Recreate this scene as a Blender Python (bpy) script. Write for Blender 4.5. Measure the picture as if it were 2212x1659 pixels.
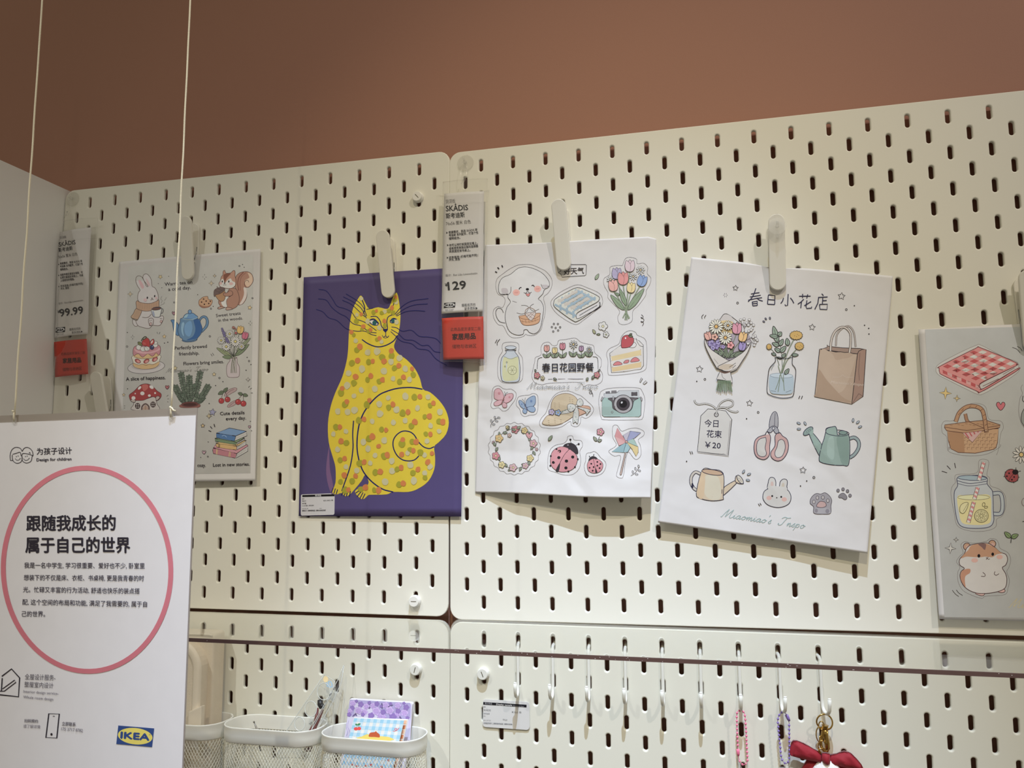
import bpy, math, random
import numpy as np
from mathutils import Vector, Matrix, geometry

for _o in list(bpy.data.objects):
    bpy.data.objects.remove(_o)
SC = bpy.context.scene
COL = SC.collection
ZT = 1950.0          # height of the pegboards' top edge above the floor, mm
MM = 0.001

# ------------------------------------------------------------------ camera
RC = np.array([[0.9706824173506502, 0.034236134045485936, 0.23791496752394065],
               [0.24029725034948485, -0.11460725086000688, -0.9639099592414161],
               [-0.005733770206001366, 0.9928207618578144, -0.11947409218443052]])
CC = np.array([310.32, -947.95, -409.84])
FPX = 1817.75
cam = bpy.data.cameras.new('camera')
cam.sensor_fit = 'HORIZONTAL'
cam.sensor_width = 36
cam.lens = FPX / 2212 * 36
cam.clip_start = 0.01
camo = bpy.data.objects.new('camera', cam)
COL.objects.link(camo)
M4 = Matrix.Identity(4)
for _i in range(3):
    for _j in range(3):
        M4[_i][_j] = RC[_i, _j]
M4[0][3], M4[1][3], M4[2][3] = CC[0]*MM, CC[1]*MM, (CC[2]+ZT)*MM
camo.matrix_world = M4
SC.camera = camo

# ------------------------------------------------------------------ world, lights, exposure
SC.view_settings.view_transform = 'Standard'
SC.view_settings.look = 'None'
SC.view_settings.gamma = 1
SC.view_settings.use_curve_mapping = False
SC.view_settings.exposure = 0.0
W = bpy.data.worlds.new('shop_air')
SC.world = W
W.use_nodes = True
W.node_tree.nodes['Background'].inputs[0].default_value = (1.0, 0.92, 0.72, 1)
W.node_tree.nodes['Background'].inputs[1].default_value = 0.28

def spot(name, loc, aim, power, color, size_deg, blend, radius):
    l = bpy.data.lights.new(name, 'SPOT')
    l.energy = power; l.color = color; l.spot_size = math.radians(size_deg)
    l.spot_blend = blend; l.shadow_soft_size = radius
    o = bpy.data.objects.new(name, l); COL.objects.link(o)
    p = Vector((loc[0]*MM, loc[1]*MM, (loc[2]+ZT)*MM)); q = Vector((aim[0]*MM, aim[1]*MM, (aim[2]+ZT)*MM))
    o.location = p; o.rotation_euler = (q-p).to_track_quat('-Z', 'Y').to_euler()
    return o
spot('track_spotlight_near', (420, -1100, 2000), (190, 0, -800), 15, (0.62, 0.79, 1.0), 16, 1.0, 0.010)
spot('track_spotlight_mid', (330, -2300, 2000), (170, 0, -480), 122, (1.0, 0.86, 0.58), 23, 1.0, 0.014)
spot('track_spotlight_left', (-1300, -2300, 2000), (-220, 0, -850), 118, (0.98, 1.0, 0.96), 22, 1.0, 0.014)
spot('track_spotlight_low', (420, -1100, 2000), (130, 0, -1310), 430, (0.60, 0.75, 1.0), 22, 1.0, 0.010)
spot('track_spotlight_right', (1900, -2000, 2000), (450, 0, -300), 120, (1.0, 0.90, 0.84), 40, 1.0, 0.02)

# ------------------------------------------------------------------ helpers
WO = {}      # world origin (mm) of every object that can be a parent

def srgb(c):
    c = np.asarray(c, float)/255.0
    return np.where(c <= 0.04045, c/12.92, ((c+0.055)/1.055)**2.4)

def thing(name, label, cat, loc, group=None):
    o = bpy.data.objects.new(name, None); COL.objects.link(o)
    o.empty_display_size = 0.02
    o.location = (loc[0]*MM, loc[1]*MM, (loc[2]+ZT)*MM)
    o['label'] = label; o['category'] = cat
    if group: o['group'] = group
    WO[o.name] = np.array(loc, float)
    return o

def tag(o, label=None, cat=None, group=None, kind=None):
    if label: o['label'] = label
    if cat: o['category'] = cat
    if group: o['group'] = group
    if kind: o['kind'] = kind
    return o

def mesh(name, v, f, mat, parent=None, origin=None, smooth=False, cols=None, sm_faces=None, matidx=None):
    """v in world mm; becomes one mesh object whose origin sits at `origin` (or at its parent's origin)"""
    v = np.asarray(v, float).reshape(-1, 3)
    if parent is not None:
        base = WO[parent.name]
        org = base if origin is None else np.asarray(origin, float)
    else:
        org = np.asarray(origin, float) if origin is not None else np.array([(v[:, 0].min()+v[:, 0].max())/2, (v[:, 1].min()+v[:, 1].max())/2, v[:, 2].min()])
        base = np.array([0, 0, -ZT])
    me = bpy.data.meshes.new(name)
    me.from_pydata(((v-org)*MM).tolist(), [], f)
    for m in (mat if isinstance(mat, (list, tuple)) else [mat]):
        me.materials.append(m)
    if smooth:
        me.polygons.foreach_set('use_smooth', [True]*len(me.polygons))
    if sm_faces is not None:
        me.polygons.foreach_set('use_smooth', sm_faces)
    if matidx is not None:
        me.polygons.foreach_set('material_index', matidx)
    if cols is not None:
        a = me.color_attributes.new('Col', 'FLOAT_COLOR', 'POINT')
        c4 = np.ones((len(v), 4)); c4[:, :3] = cols
        a.data.foreach_set('color', c4.ravel())
    me.update()
    o = bpy.data.objects.new(name, me); COL.objects.link(o)
    o.location = ((org-base)*MM).tolist()
    if parent is not None: o.parent = parent
    WO[o.name] = org
    return o

class MB:
    """collects primitives into one mesh (world mm)"""
    def __init__(s): s.v = []; s.f = []; s.sm = []
    def add(s, v, f, smooth=False):
        n = len(s.v); s.v += [tuple(p) for p in v]; s.f += [tuple(i+n for i in q) for q in f]; s.sm += [smooth]*len(f); return s
    def box(s, a, b, bev=0.0):
        x0, y0, z0 = a; x1, y1, z1 = b
        if bev <= 0:
            v = [(x, y, z) for z in (z0, z1) for y in (y0, y1) for x in (x0, x1)]
            return s.add(v, [(0, 2, 3, 1), (4, 5, 7, 6), (0, 1, 5, 4), (2, 6, 7, 3), (0, 4, 6, 2), (1, 3, 7, 5)])
        import bmesh
        bm = bmesh.new(); bmesh.ops.create_cube(bm, size=1)
        for p in bm.verts: p.co = ((x0+x1)/2+p.co.x*(x1-x0), (y0+y1)/2+p.co.y*(y1-y0), (z0+z1)/2+p.co.z*(z1-z0))
        bmesh.ops.bevel(bm, geom=bm.edges[:], offset=bev, segments=2, affect='EDGES', profile=0.7)
        bm.verts.index_update()
        v = [tuple(p.co) for p in bm.verts]; f = [tuple(q.index for q in fa.verts) for fa in bm.faces]; bm.free()
        return s.add(v, f)
    def tube(s, pts, r, n=8, closed=False, caps=True, smooth=True):
        P = np.asarray(pts, float); m = len(P)
        rr = np.full(m, r) if np.isscalar(r) else np.asarray(r, float)
        T = np.zeros_like(P)
        for i in range(m):
            a = P[(i-1) % m] if (closed or i > 0) else P[i]; b = P[(i+1) % m] if (closed or i < m-1) else P[i]
            T[i] = (b-a)/(np.linalg.norm(b-a)+1e-9)
        up = np.array([0, 0, 1.]) if abs(T[0][2]) < .9 else np.array([1., 0, 0])
        N = np.cross(T[0], up); N /= np.linalg.norm(N); v = []
        for i in range(m):
            N = N-T[i]*np.dot(N, T[i]); N /= np.linalg.norm(N)+1e-9; B = np.cross(T[i], N)
            for k in range(n):
                a = 2*math.pi*k/n; v.append(P[i]+rr[i]*(math.cos(a)*N+math.sin(a)*B))
        f = []
        for i in range(m if closed else m-1):
            j = (i+1) % m
            for k in range(n):
                l = (k+1) % n; f.append((i*n+k, i*n+l, j*n+l, j*n+k))
        s.add(v, f, smooth)
        if caps and not closed:
            b = len(s.v)-m*n
            s.f.append(tuple(b+k for k in range(n))[::-1]); s.sm.append(False)
            s.f.append(tuple(b+(m-1)*n+k for k in range(n))); s.sm.append(False)
        return s
    def sphere(s, c, r, nu=10, nv=7):
        r = np.array([r, r, r] if np.isscalar(r) else r, float); c = np.array(c, float); v = []
        for j in range(nv+1):
            t = math.pi*j/nv
            for i in range(nu):
                a = 2*math.pi*i/nu; v.append(c+r*np.array([math.sin(t)*math.cos(a), math.sin(t)*math.sin(a), math.cos(t)]))
        f = [(j*nu+i, (j+1)*nu+i, (j+1)*nu+(i+1) % nu, j*nu+(i+1) % nu) for j in range(nv) for i in range(nu)]
        return s.add(v, f, True)
    def prism(s, loop, y0, y1, bev=0.0, smooth=False):
        """loop of (x,z), extruded from y0 (front) to y1 (back), front edge rounded by bev"""
        L = np.asarray(loop, float); n = len(L); c = L.mean(0)
        rings = []
        if bev > 0:
            for k in range(4):
                a = math.pi/2*k/3; off = bev*(1-math.sin(a)); rings.append((off, y0+bev*(1-math.cos(a))))
        else: rings.append((0, y0))
        rings.append((0, y1))
        E = np.roll(L, -1, 0)-np.roll(L, 1, 0); E /= np.linalg.norm(E, axis=1)[:, None]+1e-9
        Nn = np.stack([-E[:, 1], E[:, 0]], 1)
        if ((c-L)*Nn).sum() < 0: Nn = -Nn
        v = []
        for off, y in rings:
            q = L+Nn*off; v += [(p[0], y, p[1]) for p in q]
        f = [tuple(range(n))]
        for r in range(len(rings)-1):
            for k in range(n):
                l = (k+1) % n; f.append((r*n+k, r*n+l, (r+1)*n+l, (r+1)*n+k))
        f.append(tuple((len(rings)-1)*n+k for k in range(n))[::-1])
        return s.add(v, f, smooth)
    def xf(s, fn, start=0):
        for i in range(start, len(s.v)): s.v[i] = tuple(fn(np.array(s.v[i])))
        return s
    def build(s, name, mat, parent=None, origin=None, smooth=None):
        return mesh(name, s.v, s.f, mat, parent, origin, sm_faces=s.sm if smooth is None else [smooth]*len(s.f))

def stadium(cx, z0, z1, r, n=10):
    """vertical capsule outline between z0 (bottom) and z1 (top)"""
    pts = [(cx+r*math.cos(math.pi*k/n), z1-r+r*math.sin(math.pi*k/n)) for k in range(n+1)]
    pts += [(cx-r*math.cos(math.pi*k/n), z0+r-r*math.sin(math.pi*k/n)) for k in range(n+1)]
    return pts

def rrect(x0, x1, z0, z1, r, n=6):
    P = []
    for cx, cz, a0 in ((x1-r, z1-r, 0), (x0+r, z1-r, 90), (x0+r, z0+r, 180), (x1-r, z0+r, 270)):
        for k in range(n+1):
            a = math.radians(a0+90*k/n); P.append((cx+r*math.cos(a), cz+r*math.sin(a)))
    return P

def copy_thing(t, loc, label, group=None, rot=None):
    c = t.copy(); COL.objects.link(c)
    c.location = (loc[0]*MM, loc[1]*MM, (loc[2]+ZT)*MM)
    if rot is not None: c.rotation_euler = rot
    c['label'] = label
    if group: c['group'] = group
    WO[c.name] = np.array(loc, float)
    for ch in list(t.children):
        d = ch.copy(); COL.objects.link(d); d.parent = c
        for g in list(ch.children):
            e = g.copy(); COL.objects.link(e); e.parent = d
    return c

# ------------------------------------------------------------------ materials
def new_mat(name):
    m = bpy.data.materials.new(name); m.use_nodes = True
    return m, m.node_tree.nodes, m.node_tree.links, m.node_tree.nodes['Principled BSDF']

def mat(name, col, rough=0.5, metal=0.0, spec=0.5, noise=0.0, nscale=60.0, bump=0.0, bscale=400.0, trans=0.0, coat=0.0, lin=False):
    m, N, L, P = new_mat(name)
    c = tuple(col) if lin else tuple(srgb(col))
    P.inputs['Base Color'].default_value = (*c, 1)
    P.inputs['Roughness'].default_value = rough; P.inputs['Metallic'].default_value = metal
    P.inputs['Specular IOR Level'].default_value = spec
    if coat: P.inputs['Coat Weight'].default_value = coat
    if trans: P.inputs['Transmission Weight'].default_value = trans
    g = N.new('ShaderNodeNewGeometry')
    if noise:
        n = N.new('ShaderNodeTexNoise'); n.inputs['Scale'].default_value = nscale; n.inputs['Detail'].default_value = 3
        L.new(g.outputs['Position'], n.inputs['Vector'])
        mx = N.new('ShaderNodeMix'); mx.data_type = 'RGBA'
        mx.inputs['A'].default_value = (*[x*(1-noise) for x in c], 1); mx.inputs['B'].default_value = (*[min(1, x*(1+noise)) for x in c], 1)
        L.new(n.outputs['Fac'], mx.inputs['Factor']); L.new(mx.outputs['Result'], P.inputs['Base Color'])
    if bump:
        n = N.new('ShaderNodeTexNoise'); n.inputs['Scale'].default_value = bscale; n.inputs['Detail'].default_value = 2
        L.new(g.outputs['Position'], n.inputs['Vector'])
        b = N.new('ShaderNodeBump'); b.inputs['Strength'].default_value = bump; b.inputs['Distance'].default_value = 0.0004
        L.new(n.outputs['Fac'], b.inputs['Height']); L.new(b.outputs['Normal'], P.inputs['Normal'])
    return m

def clear(name, tint=(0.97, 0.97, 0.97), gloss_rough=0.05, ior=1.45, haze=0.0, hazecol=(0.8, 0.8, 0.8), bump=0.0, bscale=30.0, boost=1.0):
    """thin clear plastic: what lies behind shows through, the surface mirrors by Fresnel; haze adds a milky film"""
    m, N, L, P = new_mat(name); out = N['Material Output']; N.remove(P)
    t = N.new('ShaderNodeBsdfTransparent'); t.inputs[0].default_value = (*tint, 1)
    gl = N.new('ShaderNodeBsdfGlossy'); gl.inputs['Roughness'].default_value = gloss_rough; gl.inputs['Color'].default_value = (1, 1, 1, 1)
    fr = N.new('ShaderNodeFresnel'); fr.inputs['IOR'].default_value = ior
    mx = N.new('ShaderNodeMixShader')
    mu = N.new('ShaderNodeMath'); mu.operation = 'MULTIPLY'; mu.inputs[1].default_value = boost; mu.use_clamp = True
    gb = N.new('ShaderNodeNewGeometry'); fb = N.new('ShaderNodeMath'); fb.operation = 'SUBTRACT'; fb.inputs[0].default_value = 1.0
    L.new(gb.outputs['Backfacing'], fb.inputs[1])
    mf = N.new('ShaderNodeMath'); mf.operation = 'MULTIPLY'; L.new(fr.outputs[0], mf.inputs[0]); L.new(fb.outputs[0], mf.inputs[1])
    L.new(mf.outputs[0], mu.inputs[0]); L.new(mu.outputs[0], mx.inputs[0])
    src = t.outputs[0]
    if haze:
        d = N.new('ShaderNodeBsdfDiffuse'); d.inputs[0].default_value = (*hazecol, 1)
        m2 = N.new('ShaderNodeMixShader'); m2.inputs[0].default_value = haze
        L.new(t.outputs[0], m2.inputs[1]); L.new(d.outputs[0], m2.inputs[2]); src = m2.outputs[0]
    L.new(src, mx.inputs[1]); L.new(gl.outputs[0], mx.inputs[2]); L.new(mx.outputs[0], out.inputs['Surface'])
    if bump:
        g = N.new('ShaderNodeNewGeometry'); n = N.new('ShaderNodeTexNoise'); n.inputs['Scale'].default_value = bscale
        L.new(g.outputs['Position'], n.inputs['Vector'])
        b = N.new('ShaderNodeBump'); b.inputs['Strength'].default_value = bump; b.inputs['Distance'].default_value = 0.004
        L.new(n.outputs['Fac'], b.inputs['Height']); L.new(b.outputs['Normal'], gl.inputs['Normal']); L.new(b.outputs['Normal'], fr.inputs['Normal'])
    return m

M_wall = mat('pink_brown_wall_paint', (170, 124, 105), 0.7, noise=0.03, nscale=4, bump=0.15, bscale=700)
M_panel = mat('white_side_panel_paint', (238, 237, 235), 0.45, noise=0.015, nscale=5)
M_board = mat('white_pegboard_paint', (236, 234, 222), 0.42, spec=0.4, noise=0.012, nscale=9, bump=0.05, bscale=900)
M_floor = mat('grey_shop_floor', (150, 145, 140), 0.4, noise=0.05, nscale=3)
M_plast = mat('white_clip_plastic', (232, 229, 218), 0.35)
M_plast2 = mat('white_button_plastic', (240, 239, 233), 0.3)
M_slit = mat('dark_slit', (86, 78, 58), 0.8)
M_metalw = mat('white_powder_coated_steel', (238, 237, 230), 0.35, noise=0.02, nscale=30)
M_mesh = mat('cream_mesh_wire', (232, 228, 212), 0.4)
M_spring = mat('spring_steel', (170, 172, 172), 0.25, metal=1)
M_acry = clear('clear_acrylic_sheet', (0.985, 0.99, 0.98), 0.01, 1.49)
M_edge = mat('acrylic_edge_painted_reflection', (96, 72, 68), 0.25, spec=0.6, noise=0.12, nscale=60)  # brown wall mirrored inside the clear edge, painted in as its colour
M_chip = mat('scratched_acrylic_chip', (205, 195, 190), 0.5)
M_sleeve = clear('clear_vinyl_sleeve', (0.985, 0.985, 0.98), 0.09, 1.5, haze=0.012, hazecol=(0.75, 0.73, 0.74), bump=0.25, bscale=45)
M_disc = clear('clear_hook_plastic', (0.985, 0.985, 0.98), 0.15, 1.45, haze=0.16, hazecol=(0.85, 0.83, 0.78))
M_frost = clear('grey_frosted_sheet', (0.5, 0.48, 0.47), 0.3, 1.4, haze=0.8, hazecol=tuple(srgb((178, 168, 160))))
M_string = mat('cream_cotton_string', (236, 228, 204), 0.8, bump=0.6, bscale=1500)
M_canvas = mat('beige_canvas', (222, 210, 192), 0.9, noise=0.06, nscale=80, bump=0.7, bscale=1200)
M_canvas2 = mat('beige_canvas_tape', (230, 219, 202), 0.85, noise=0.04, nscale=80, bump=0.4, bscale=1500)
M_gold = mat('pale_gold_metal', (196, 160, 92), 0.22, metal=1)
M_velvet = mat('red_velvet_ribbon', (150, 14, 36), 0.75, noise=0.12, nscale=40, bump=0.3, bscale=800)
M_velvet.node_tree.nodes['Principled BSDF'].inputs['Sheen Weight'].default_value = 0.15
M_plush = mat('white_plush', (238, 232, 230), 0.95, bump=1.0, bscale=500)
M_pink = mat('pink_bead_enamel', (244, 128, 164), 0.3)
M_purple = mat('purple_bead_enamel', (136, 112, 184), 0.28)
M_steel = mat('steel', (150, 148, 146), 0.3, metal=1)
M_black = mat('black_plastic', (38, 36, 38), 0.4)
M_maroon = mat('maroon_plastic', (118, 52, 50), 0.4)
M_tclear = clear('clear_template_plastic', (0.975, 0.98, 0.98), 0.05, 1.5, haze=0.015, hazecol=(0.85, 0.85, 0.83), boost=1.3)
M_rim = mat('clear_plastic_cut_rim', (214, 218, 216), 0.12, spec=0.8)
M_bag = clear('clear_bag_film', (0.97, 0.97, 0.97), 0.12, 1.5, haze=0.05, hazecol=(0.8, 0.8, 0.78), bump=0.5, bscale=60)

# ------------------------------------------------------------------ setting
MB().box((-2600, 16, -1950), (2600, 66, 1100)).build('wall_back', M_wall).__setitem__('kind', 'structure')
MB().box((-2600, -3500, -1990), (2600, 66, -1950)).build('floor', M_floor).__setitem__('kind', 'structure')
# side panel of the display bay: three upright boards with fine joints between them
pl = MB().box((-578, -700, -1950), (-564.5, 15.4, 2.6)).build('wall_left', M_panel, origin=(-571, -340, -1950))
pl['kind'] = 'structure'
yy = [15.0, -62.0, -330.0, -700.0]
for a, b in zip(yy[:-1], yy[1:]):
    MB().box((-564.5, b+0.35, -1950), (-562.2, a-0.35, 2.8), 0.3).build('panel', M_panel, pl)

# ------------------------------------------------------------------ pegboards
GH, GV = 1.14, 4.13
BOARD = {  # name: (x of left edge, z of top edge, width, dz, rot, dx)
    'UL': (-560-GH, 0, 560, 0, 0, 0), 'UR': (0, 0, 760, -3.0, 4.86e-3, 0),
    'LL': (-560-GH, -560-GV, 560, 0, 0, 2.1), 'LR': (0, -560-GV, 760, -1.2, -0.9e-3, 1.23)}
def btrans(key, x, z):
    x0, z0, w, dz, rt, dx = BOARD[key]
    X = x0+x; Z = z0-z
    cz = z0-280
    return X+dx-rt*(Z-cz), Z+dz+rt*X
def slot(key, x, row):
    return btrans(key, x, row*20)

def slot_ring(r):
    p = [(r*math.cos(math.radians(22.5*k)), 5+r*math.sin(math.radians(22.5*k))) for k in range(9)]
    return p+[(-a, -b) for a, b in p]
SQ = [(10, 0), (10, 10), (5, 10), (2.5, 10), (0, 10), (-2.5, 10), (-5, 10), (-10, 10), (-10, 0)]
SQ = SQ+[(-a, -b) for a, b in SQ]

def pegboard(key, label):
    x0, z0, w, dz, rt, dx = BOARD[key]
    H = 560; ni = (w-20)//20; nj = 27
    TH = 4.0
    tv = []; tf = []; sm = []
    rings = [(SQ, 0.0), (slot_ring(3.95), 0.0), (slot_ring(3.1), 0.28), (slot_ring(2.5), 1.25), (slot_ring(2.5), TH), (SQ, TH)]
    for ring, y in rings: tv += [(a, y, b) for a, b in ring]
    for r in range(5):
        for k in range(18):
            l = (k+1) % 18
            if r in (0, 4) and k in (8, 17):
                # the two square points coincide here: triangle
                pass
            tf.append((r*18+k, r*18+l, (r+1)*18+l, (r+1)*18+k)); sm.append(False)
    tv = np.array(tv); V = []; F = []
    plain = np.array([(a, y, b) for y in (0, TH) for a, b in ((-10, -10), (10, -10), (10, 10), (-10, 10))])
    n = 0
    for j in range(1, nj+1):
        for i in range(1, ni+1):
            c = np.array([20*i, 0, -20*j])
            if (i+j) % 2:
                V.append(tv+c); F += [tuple(q+n for q in f) for f in tf]; n += len(tv)
            else:
                V.append(plain+c); F += [(n, n+1, n+2, n+3), (n+4, n+7, n+6, n+5)]; n += 8
    # border with rounded corners, softly rounded outer edge
    R = 14.0; x1, x2, z1, z2 = 10, w-10, -H+10, -10
    def loop(off):
        P = []
        for cx, cz, a0, inn in ((w-R, -R, 0, (x2, z2)), (R, -R, 90, (x1, z2)), (R, -H+R, 180, (x1, z1)), (w-R, -H+R, 270, (x2, z1))):
            for k in range(7):
                a = math.radians(a0+15*k); P.append((cx+(R-off)*math.cos(a), cz+(R-off)*math.sin(a)))
        return P
    inn = [q for q in ((x2, z2), (x1, z2), (x1, z1), (x2, z1)) for _ in range(7)]
    bl = [(inn, 0), (loop(0.9), 0), (loop(0.25), 0.25), (loop(0), 0.9), (loop(0), TH), (inn, TH)]
    m = 28
    bv = []
    for P, y in bl: bv += [(a, y, b) for a, b in P]
    bf = [(r*m+k, r*m+(k+1) % m, (r+1)*m+(k+1) % m, (r+1)*m+k) for r in range(5) for k in range(m)]
    V.append(np.array(bv)); F += [tuple(q+n for q in f) for f in bf]
    V = np.concatenate(V)
    X, Z = btrans(key, V[:, 0], -V[:, 2])
    V = np.stack([X, V[:, 1], Z], 1)
    o = mesh('pegboard', V, F, M_board)
    tag(o, label, 'pegboard', 'white pegboards on the wall')
    return o
pegboard('UL', 'white slotted pegboard, square, at upper left holding the purple cat poster')
pegboard('UR', 'white slotted pegboard, wide, at upper right holding the crumpled white sheets')
pegboard('LL', 'white slotted pegboard at lower left below the clear shelf, behind the mesh baskets')
pegboard('LR', 'white slotted pegboard at lower right below the clear shelf, with the row of hooks')

# ------------------------------------------------------------------ pixel -> place on a surface in front of the board
def ray(px, py):
    px = np.asarray(px, float); py = np.asarray(py, float)
    return (np.stack([(px-1106)/FPX, -(py-829.5)/FPX, -np.ones_like(px)], -1))@RC.T
def atY(px, py, Y=0.0):
    d = ray(px, py); return CC+d*((Y-CC[1])/d[..., 1])[..., None]

# ------------------------------------------------------------------ clear shelf
sh = MB().box((-561, -171.5, -565.6), (760, -0.8, -562.2)).build('acrylic_shelf', M_acry, origin=(0, -0.8, -565.6))
tag(sh, 'clear acrylic shelf with a dark brown front edge running below the upper pegboards', 'shelf')
MB().box((-561, -173.2, -565.7), (760, -171.5, -562.1)).build('front_edge', M_edge, sh)
_r = random.Random(5); mb = MB()
for k in range(46):
    x = _r.uniform(60, 540) if k < 34 else _r.uniform(-200, 60)
    w = _r.uniform(0.3, 1.3)*(1.2 if 280 < x < 460 else 0.7)
    z = _r.choice([-562.2, -562.5, -563.3, -564.6]) - _r.uniform(0, .4)
    mb.box((x, -173.35, z-_r.uniform(.15, .5)), (x+w, -173.2, z+.1))
o = mb.build('chipped_spots', M_chip, sh); o['kind'] = 'stuff'

# ------------------------------------------------------------------ round slotted caps that fix the boards
def make_cap(loc, ang, label):
    t = thing('board_fixing_knob', label, 'knob', loc, 'round white fixing knobs on the pegboards')
    x, y, z = loc; n = 28
    circ = lambda r: [(x+r*math.cos(2*math.pi*k/n), z+r*math.sin(2*math.pi*k/n)) for k in range(n)]
    MB().prism(circ(6.9), -3.4, 0, 0.8, smooth=False).build('flange', M_plast2, t)
    MB().prism(circ(6.2), -6.6, -3.4, 0.7).build('cap', M_plast2, t)
    m = MB().box((x-3.2, -6.72, z-0.38), (x+3.2, -6.5, z+0.38))
    ca, sa = math.cos(ang), math.sin(ang)
    m.xf(lambda p: (x+(p[0]-x)*ca-(p[2]-z)*sa, p[1], z+(p[0]-x)*sa+(p[2]-z)*ca))
    m.build('screw_slot', M_slit, t)
    return t
for key, x, row, a, lab in (('UL', 520, 3, -0.85, 'round white knob with a slanting slot near the top right corner of the left pegboard'),
                            ('UL', 520, 27, 0.0, 'round white knob with a level slot at the bottom right of the upper left pegboard'),
                            ('LL', 520, 3, 1.3, 'round white knob with an upright slot on the lower left pegboard under the shelf'),
                            ('LR', 40, 3, -1.2, 'round white knob with a tilted slot above the white display label card')):
    X, Z = slot(key, x, row)
    make_cap((X, 0, Z+{'UL3': 3.5, 'UL27': -3.0, 'LL3': 4.5, 'LR3': 4.5}[key+str(row)]), a, lab)

# ------------------------------------------------------------------ J hooks in the lower right board
def hook_path():
    P = [(0, 11, 4), (0, 9, 1.5), (0, 5, -1), (0, 0, -2.2), (0, -2.2, -4.5), (0, -2.6, -9), (0, -2.6, -30), (0, -2.8, -44)]
    for k in range(1, 8):
        a = math.pi*k/8; P.append((0, -10.8+8*math.cos(a), -48-8*math.sin(a)))
    P += [(0, -19.0, -46), (0, -19.5, -40)]
    return P
ords = ['first', 'second', 'third', 'fourth', 'fifth', 'sixth', 'seventh', 'eighth', 'ninth']
extra = ['white metal hook farthest left in the row, half behind the display label', 'second white metal hook from the left in the row below the shelf, empty',
         'third white metal hook from the left in the row below the shelf, empty', 'fourth white metal hook from the left in the row below the shelf, empty',
         'fifth white metal hook from the left, the middle one of the row', 'sixth white metal hook from the left, last empty one before the pink chain',
         'white metal hook carrying the pink bead chain', 'white metal hook carrying the purple bead chain', 'white metal hook carrying the gold clasp with the red bow, last in the row']
hz = []
h0 = None
for k in range(9):
    X, Z = slot('LR', 80+40*k, 1)
    X += 0.2
    rz = {7: 0.20, 8: 0.34, 0: 0.05, 1: -0.03}.get(k, 0.0)
    loc = (X, 0, Z)
    if h0 is None:
        h0 = thing('pegboard_hook', extra[0], 'hook', loc, 'white hooks in a row below the shelf')
        P = [(X+a, b, Z+c) for a, b, c in hook_path()]
        MB().tube(P, 1.85, 10).build('wire', M_metalw, h0)
        MB().tube([(X, -19.5, Z-40), (X, -19.55, Z-39.4), (X, -19.55, Z-39.2)], [1.85, 1.7, 1.2], 10).build('tip', M_plast2, h0)
        h0.rotation_euler = (0, 0, rz)
    else:
        copy_thing(h0, loc, extra[k], 'white hooks in a row below the shelf', (0, 0, rz))
    hz.append((X, Z, rz))
def hook_tip(k):   # bottom of the curl where things hang, mm
    X, Z, rz = hz[k]
    return np.array([X+math.sin(rz)*10.8, -10.8*math.cos(rz), Z-56+1.85])

# ------------------------------------------------------------------ paper clips
def clip_parts(t, o):
    x, y, z = o
    # front paddle: leans forward at its top, grips at its foot
    m = MB().prism(stadium(0, -41, 41, 8.6, 12), -1.7, 1.5, 1.0)
    m.xf(lambda p: (p[0]+x, p[1]+y-15.0-5.6*(p[2]/41.0)+0.0006*(p[2]+41)*(p[2]-41)*-1*0.6, p[2]+z))
    m.build('front_paddle', M_plast, t)
    m = MB().prism(stadium(0, -38, 37, 8.4, 12), -3.2, -0.4, 0.8)
    m.xf(lambda p: (p[0]+x, p[1]+y, p[2]+z)).build('back_paddle', M_plast, t)
    m = MB().prism(stadium(0, -18, 28, 5.2, 8), -3.35, -3.2).xf(lambda p: (p[0]+x, p[1]+y, p[2]+z))
    m.build('recess', M_plast, t)
    m = MB()
    for s in (-1, 1):
        m.tube([(s*6.5+0.9*math.cos(a), -8.2+1.7*math.sin(a), -13+0.01*a) for a in np.linspace(0, 12, 40)], 0.35, 6)
    m.tube([(-6.5, -8.2, -13), (6.5, -8.2, -13)], 1.0, 8)
    for s in (-1, 1):
        m.tube([(s*6.5, -7, -12), (s*7, -4.5, -4), (s*6.8, -3.6, 4)], 0.4, 6)
    m.xf(lambda p: (p[0]+x, p[1]+y, p[2]+z)).build('spring', M_spring, t)
    m = MB().box((-5.5, -11, -17), (5.5, -3, -14))
    m.xf(lambda p: (p[0]+x, p[1]+y, p[2]+z)).build('peg', M_plast, t)
clips = [((399, 469), (404.5, 601), 'white plastic clip holding the rabbit and teapot sheet, behind the string'),
         ((824.5, 498.5), (838.5, 640.5), 'white plastic clip holding the purple cat poster'),
         ((1205, 430.5), (1218.5, 582), 'white plastic clip holding the white puppy sticker sheet'),
         ((1677, 462), (1681, 626), 'white plastic clip under the clear disc, holding the flower shop sheet'),
         ((2221, 588), (2233, 752), 'white plastic clip cut by the right picture edge, on the picnic sheet'),
         ((203.5, 802.5), (226, 937), 'white plastic clip beside the red price card, partly behind the hanging sign')]
c0 = None; clip_pos = []
for (ta, tb, lab) in clips:
    A = atY(ta[0], ta[1], -22.2); B = atY(tb[0], tb[1], -11.5)
    c = (A+B)/2; ang = math.atan2(-(A[0]-B[0]), (A[2]-B[2]))*-1
    loc = (c[0], 0, c[2])
    clip_pos.append((loc, ang))
    if c0 is None:
        c0 = thing('paper_clip', lab, 'clip', loc, 'white plastic clips on the pegboards')
        clip_parts(c0, loc); c0.rotation_euler = (0, ang, 0)
    else:
        copy_thing(c0, loc, lab, 'white plastic clips on the pegboards', (0, ang, 0))

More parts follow.
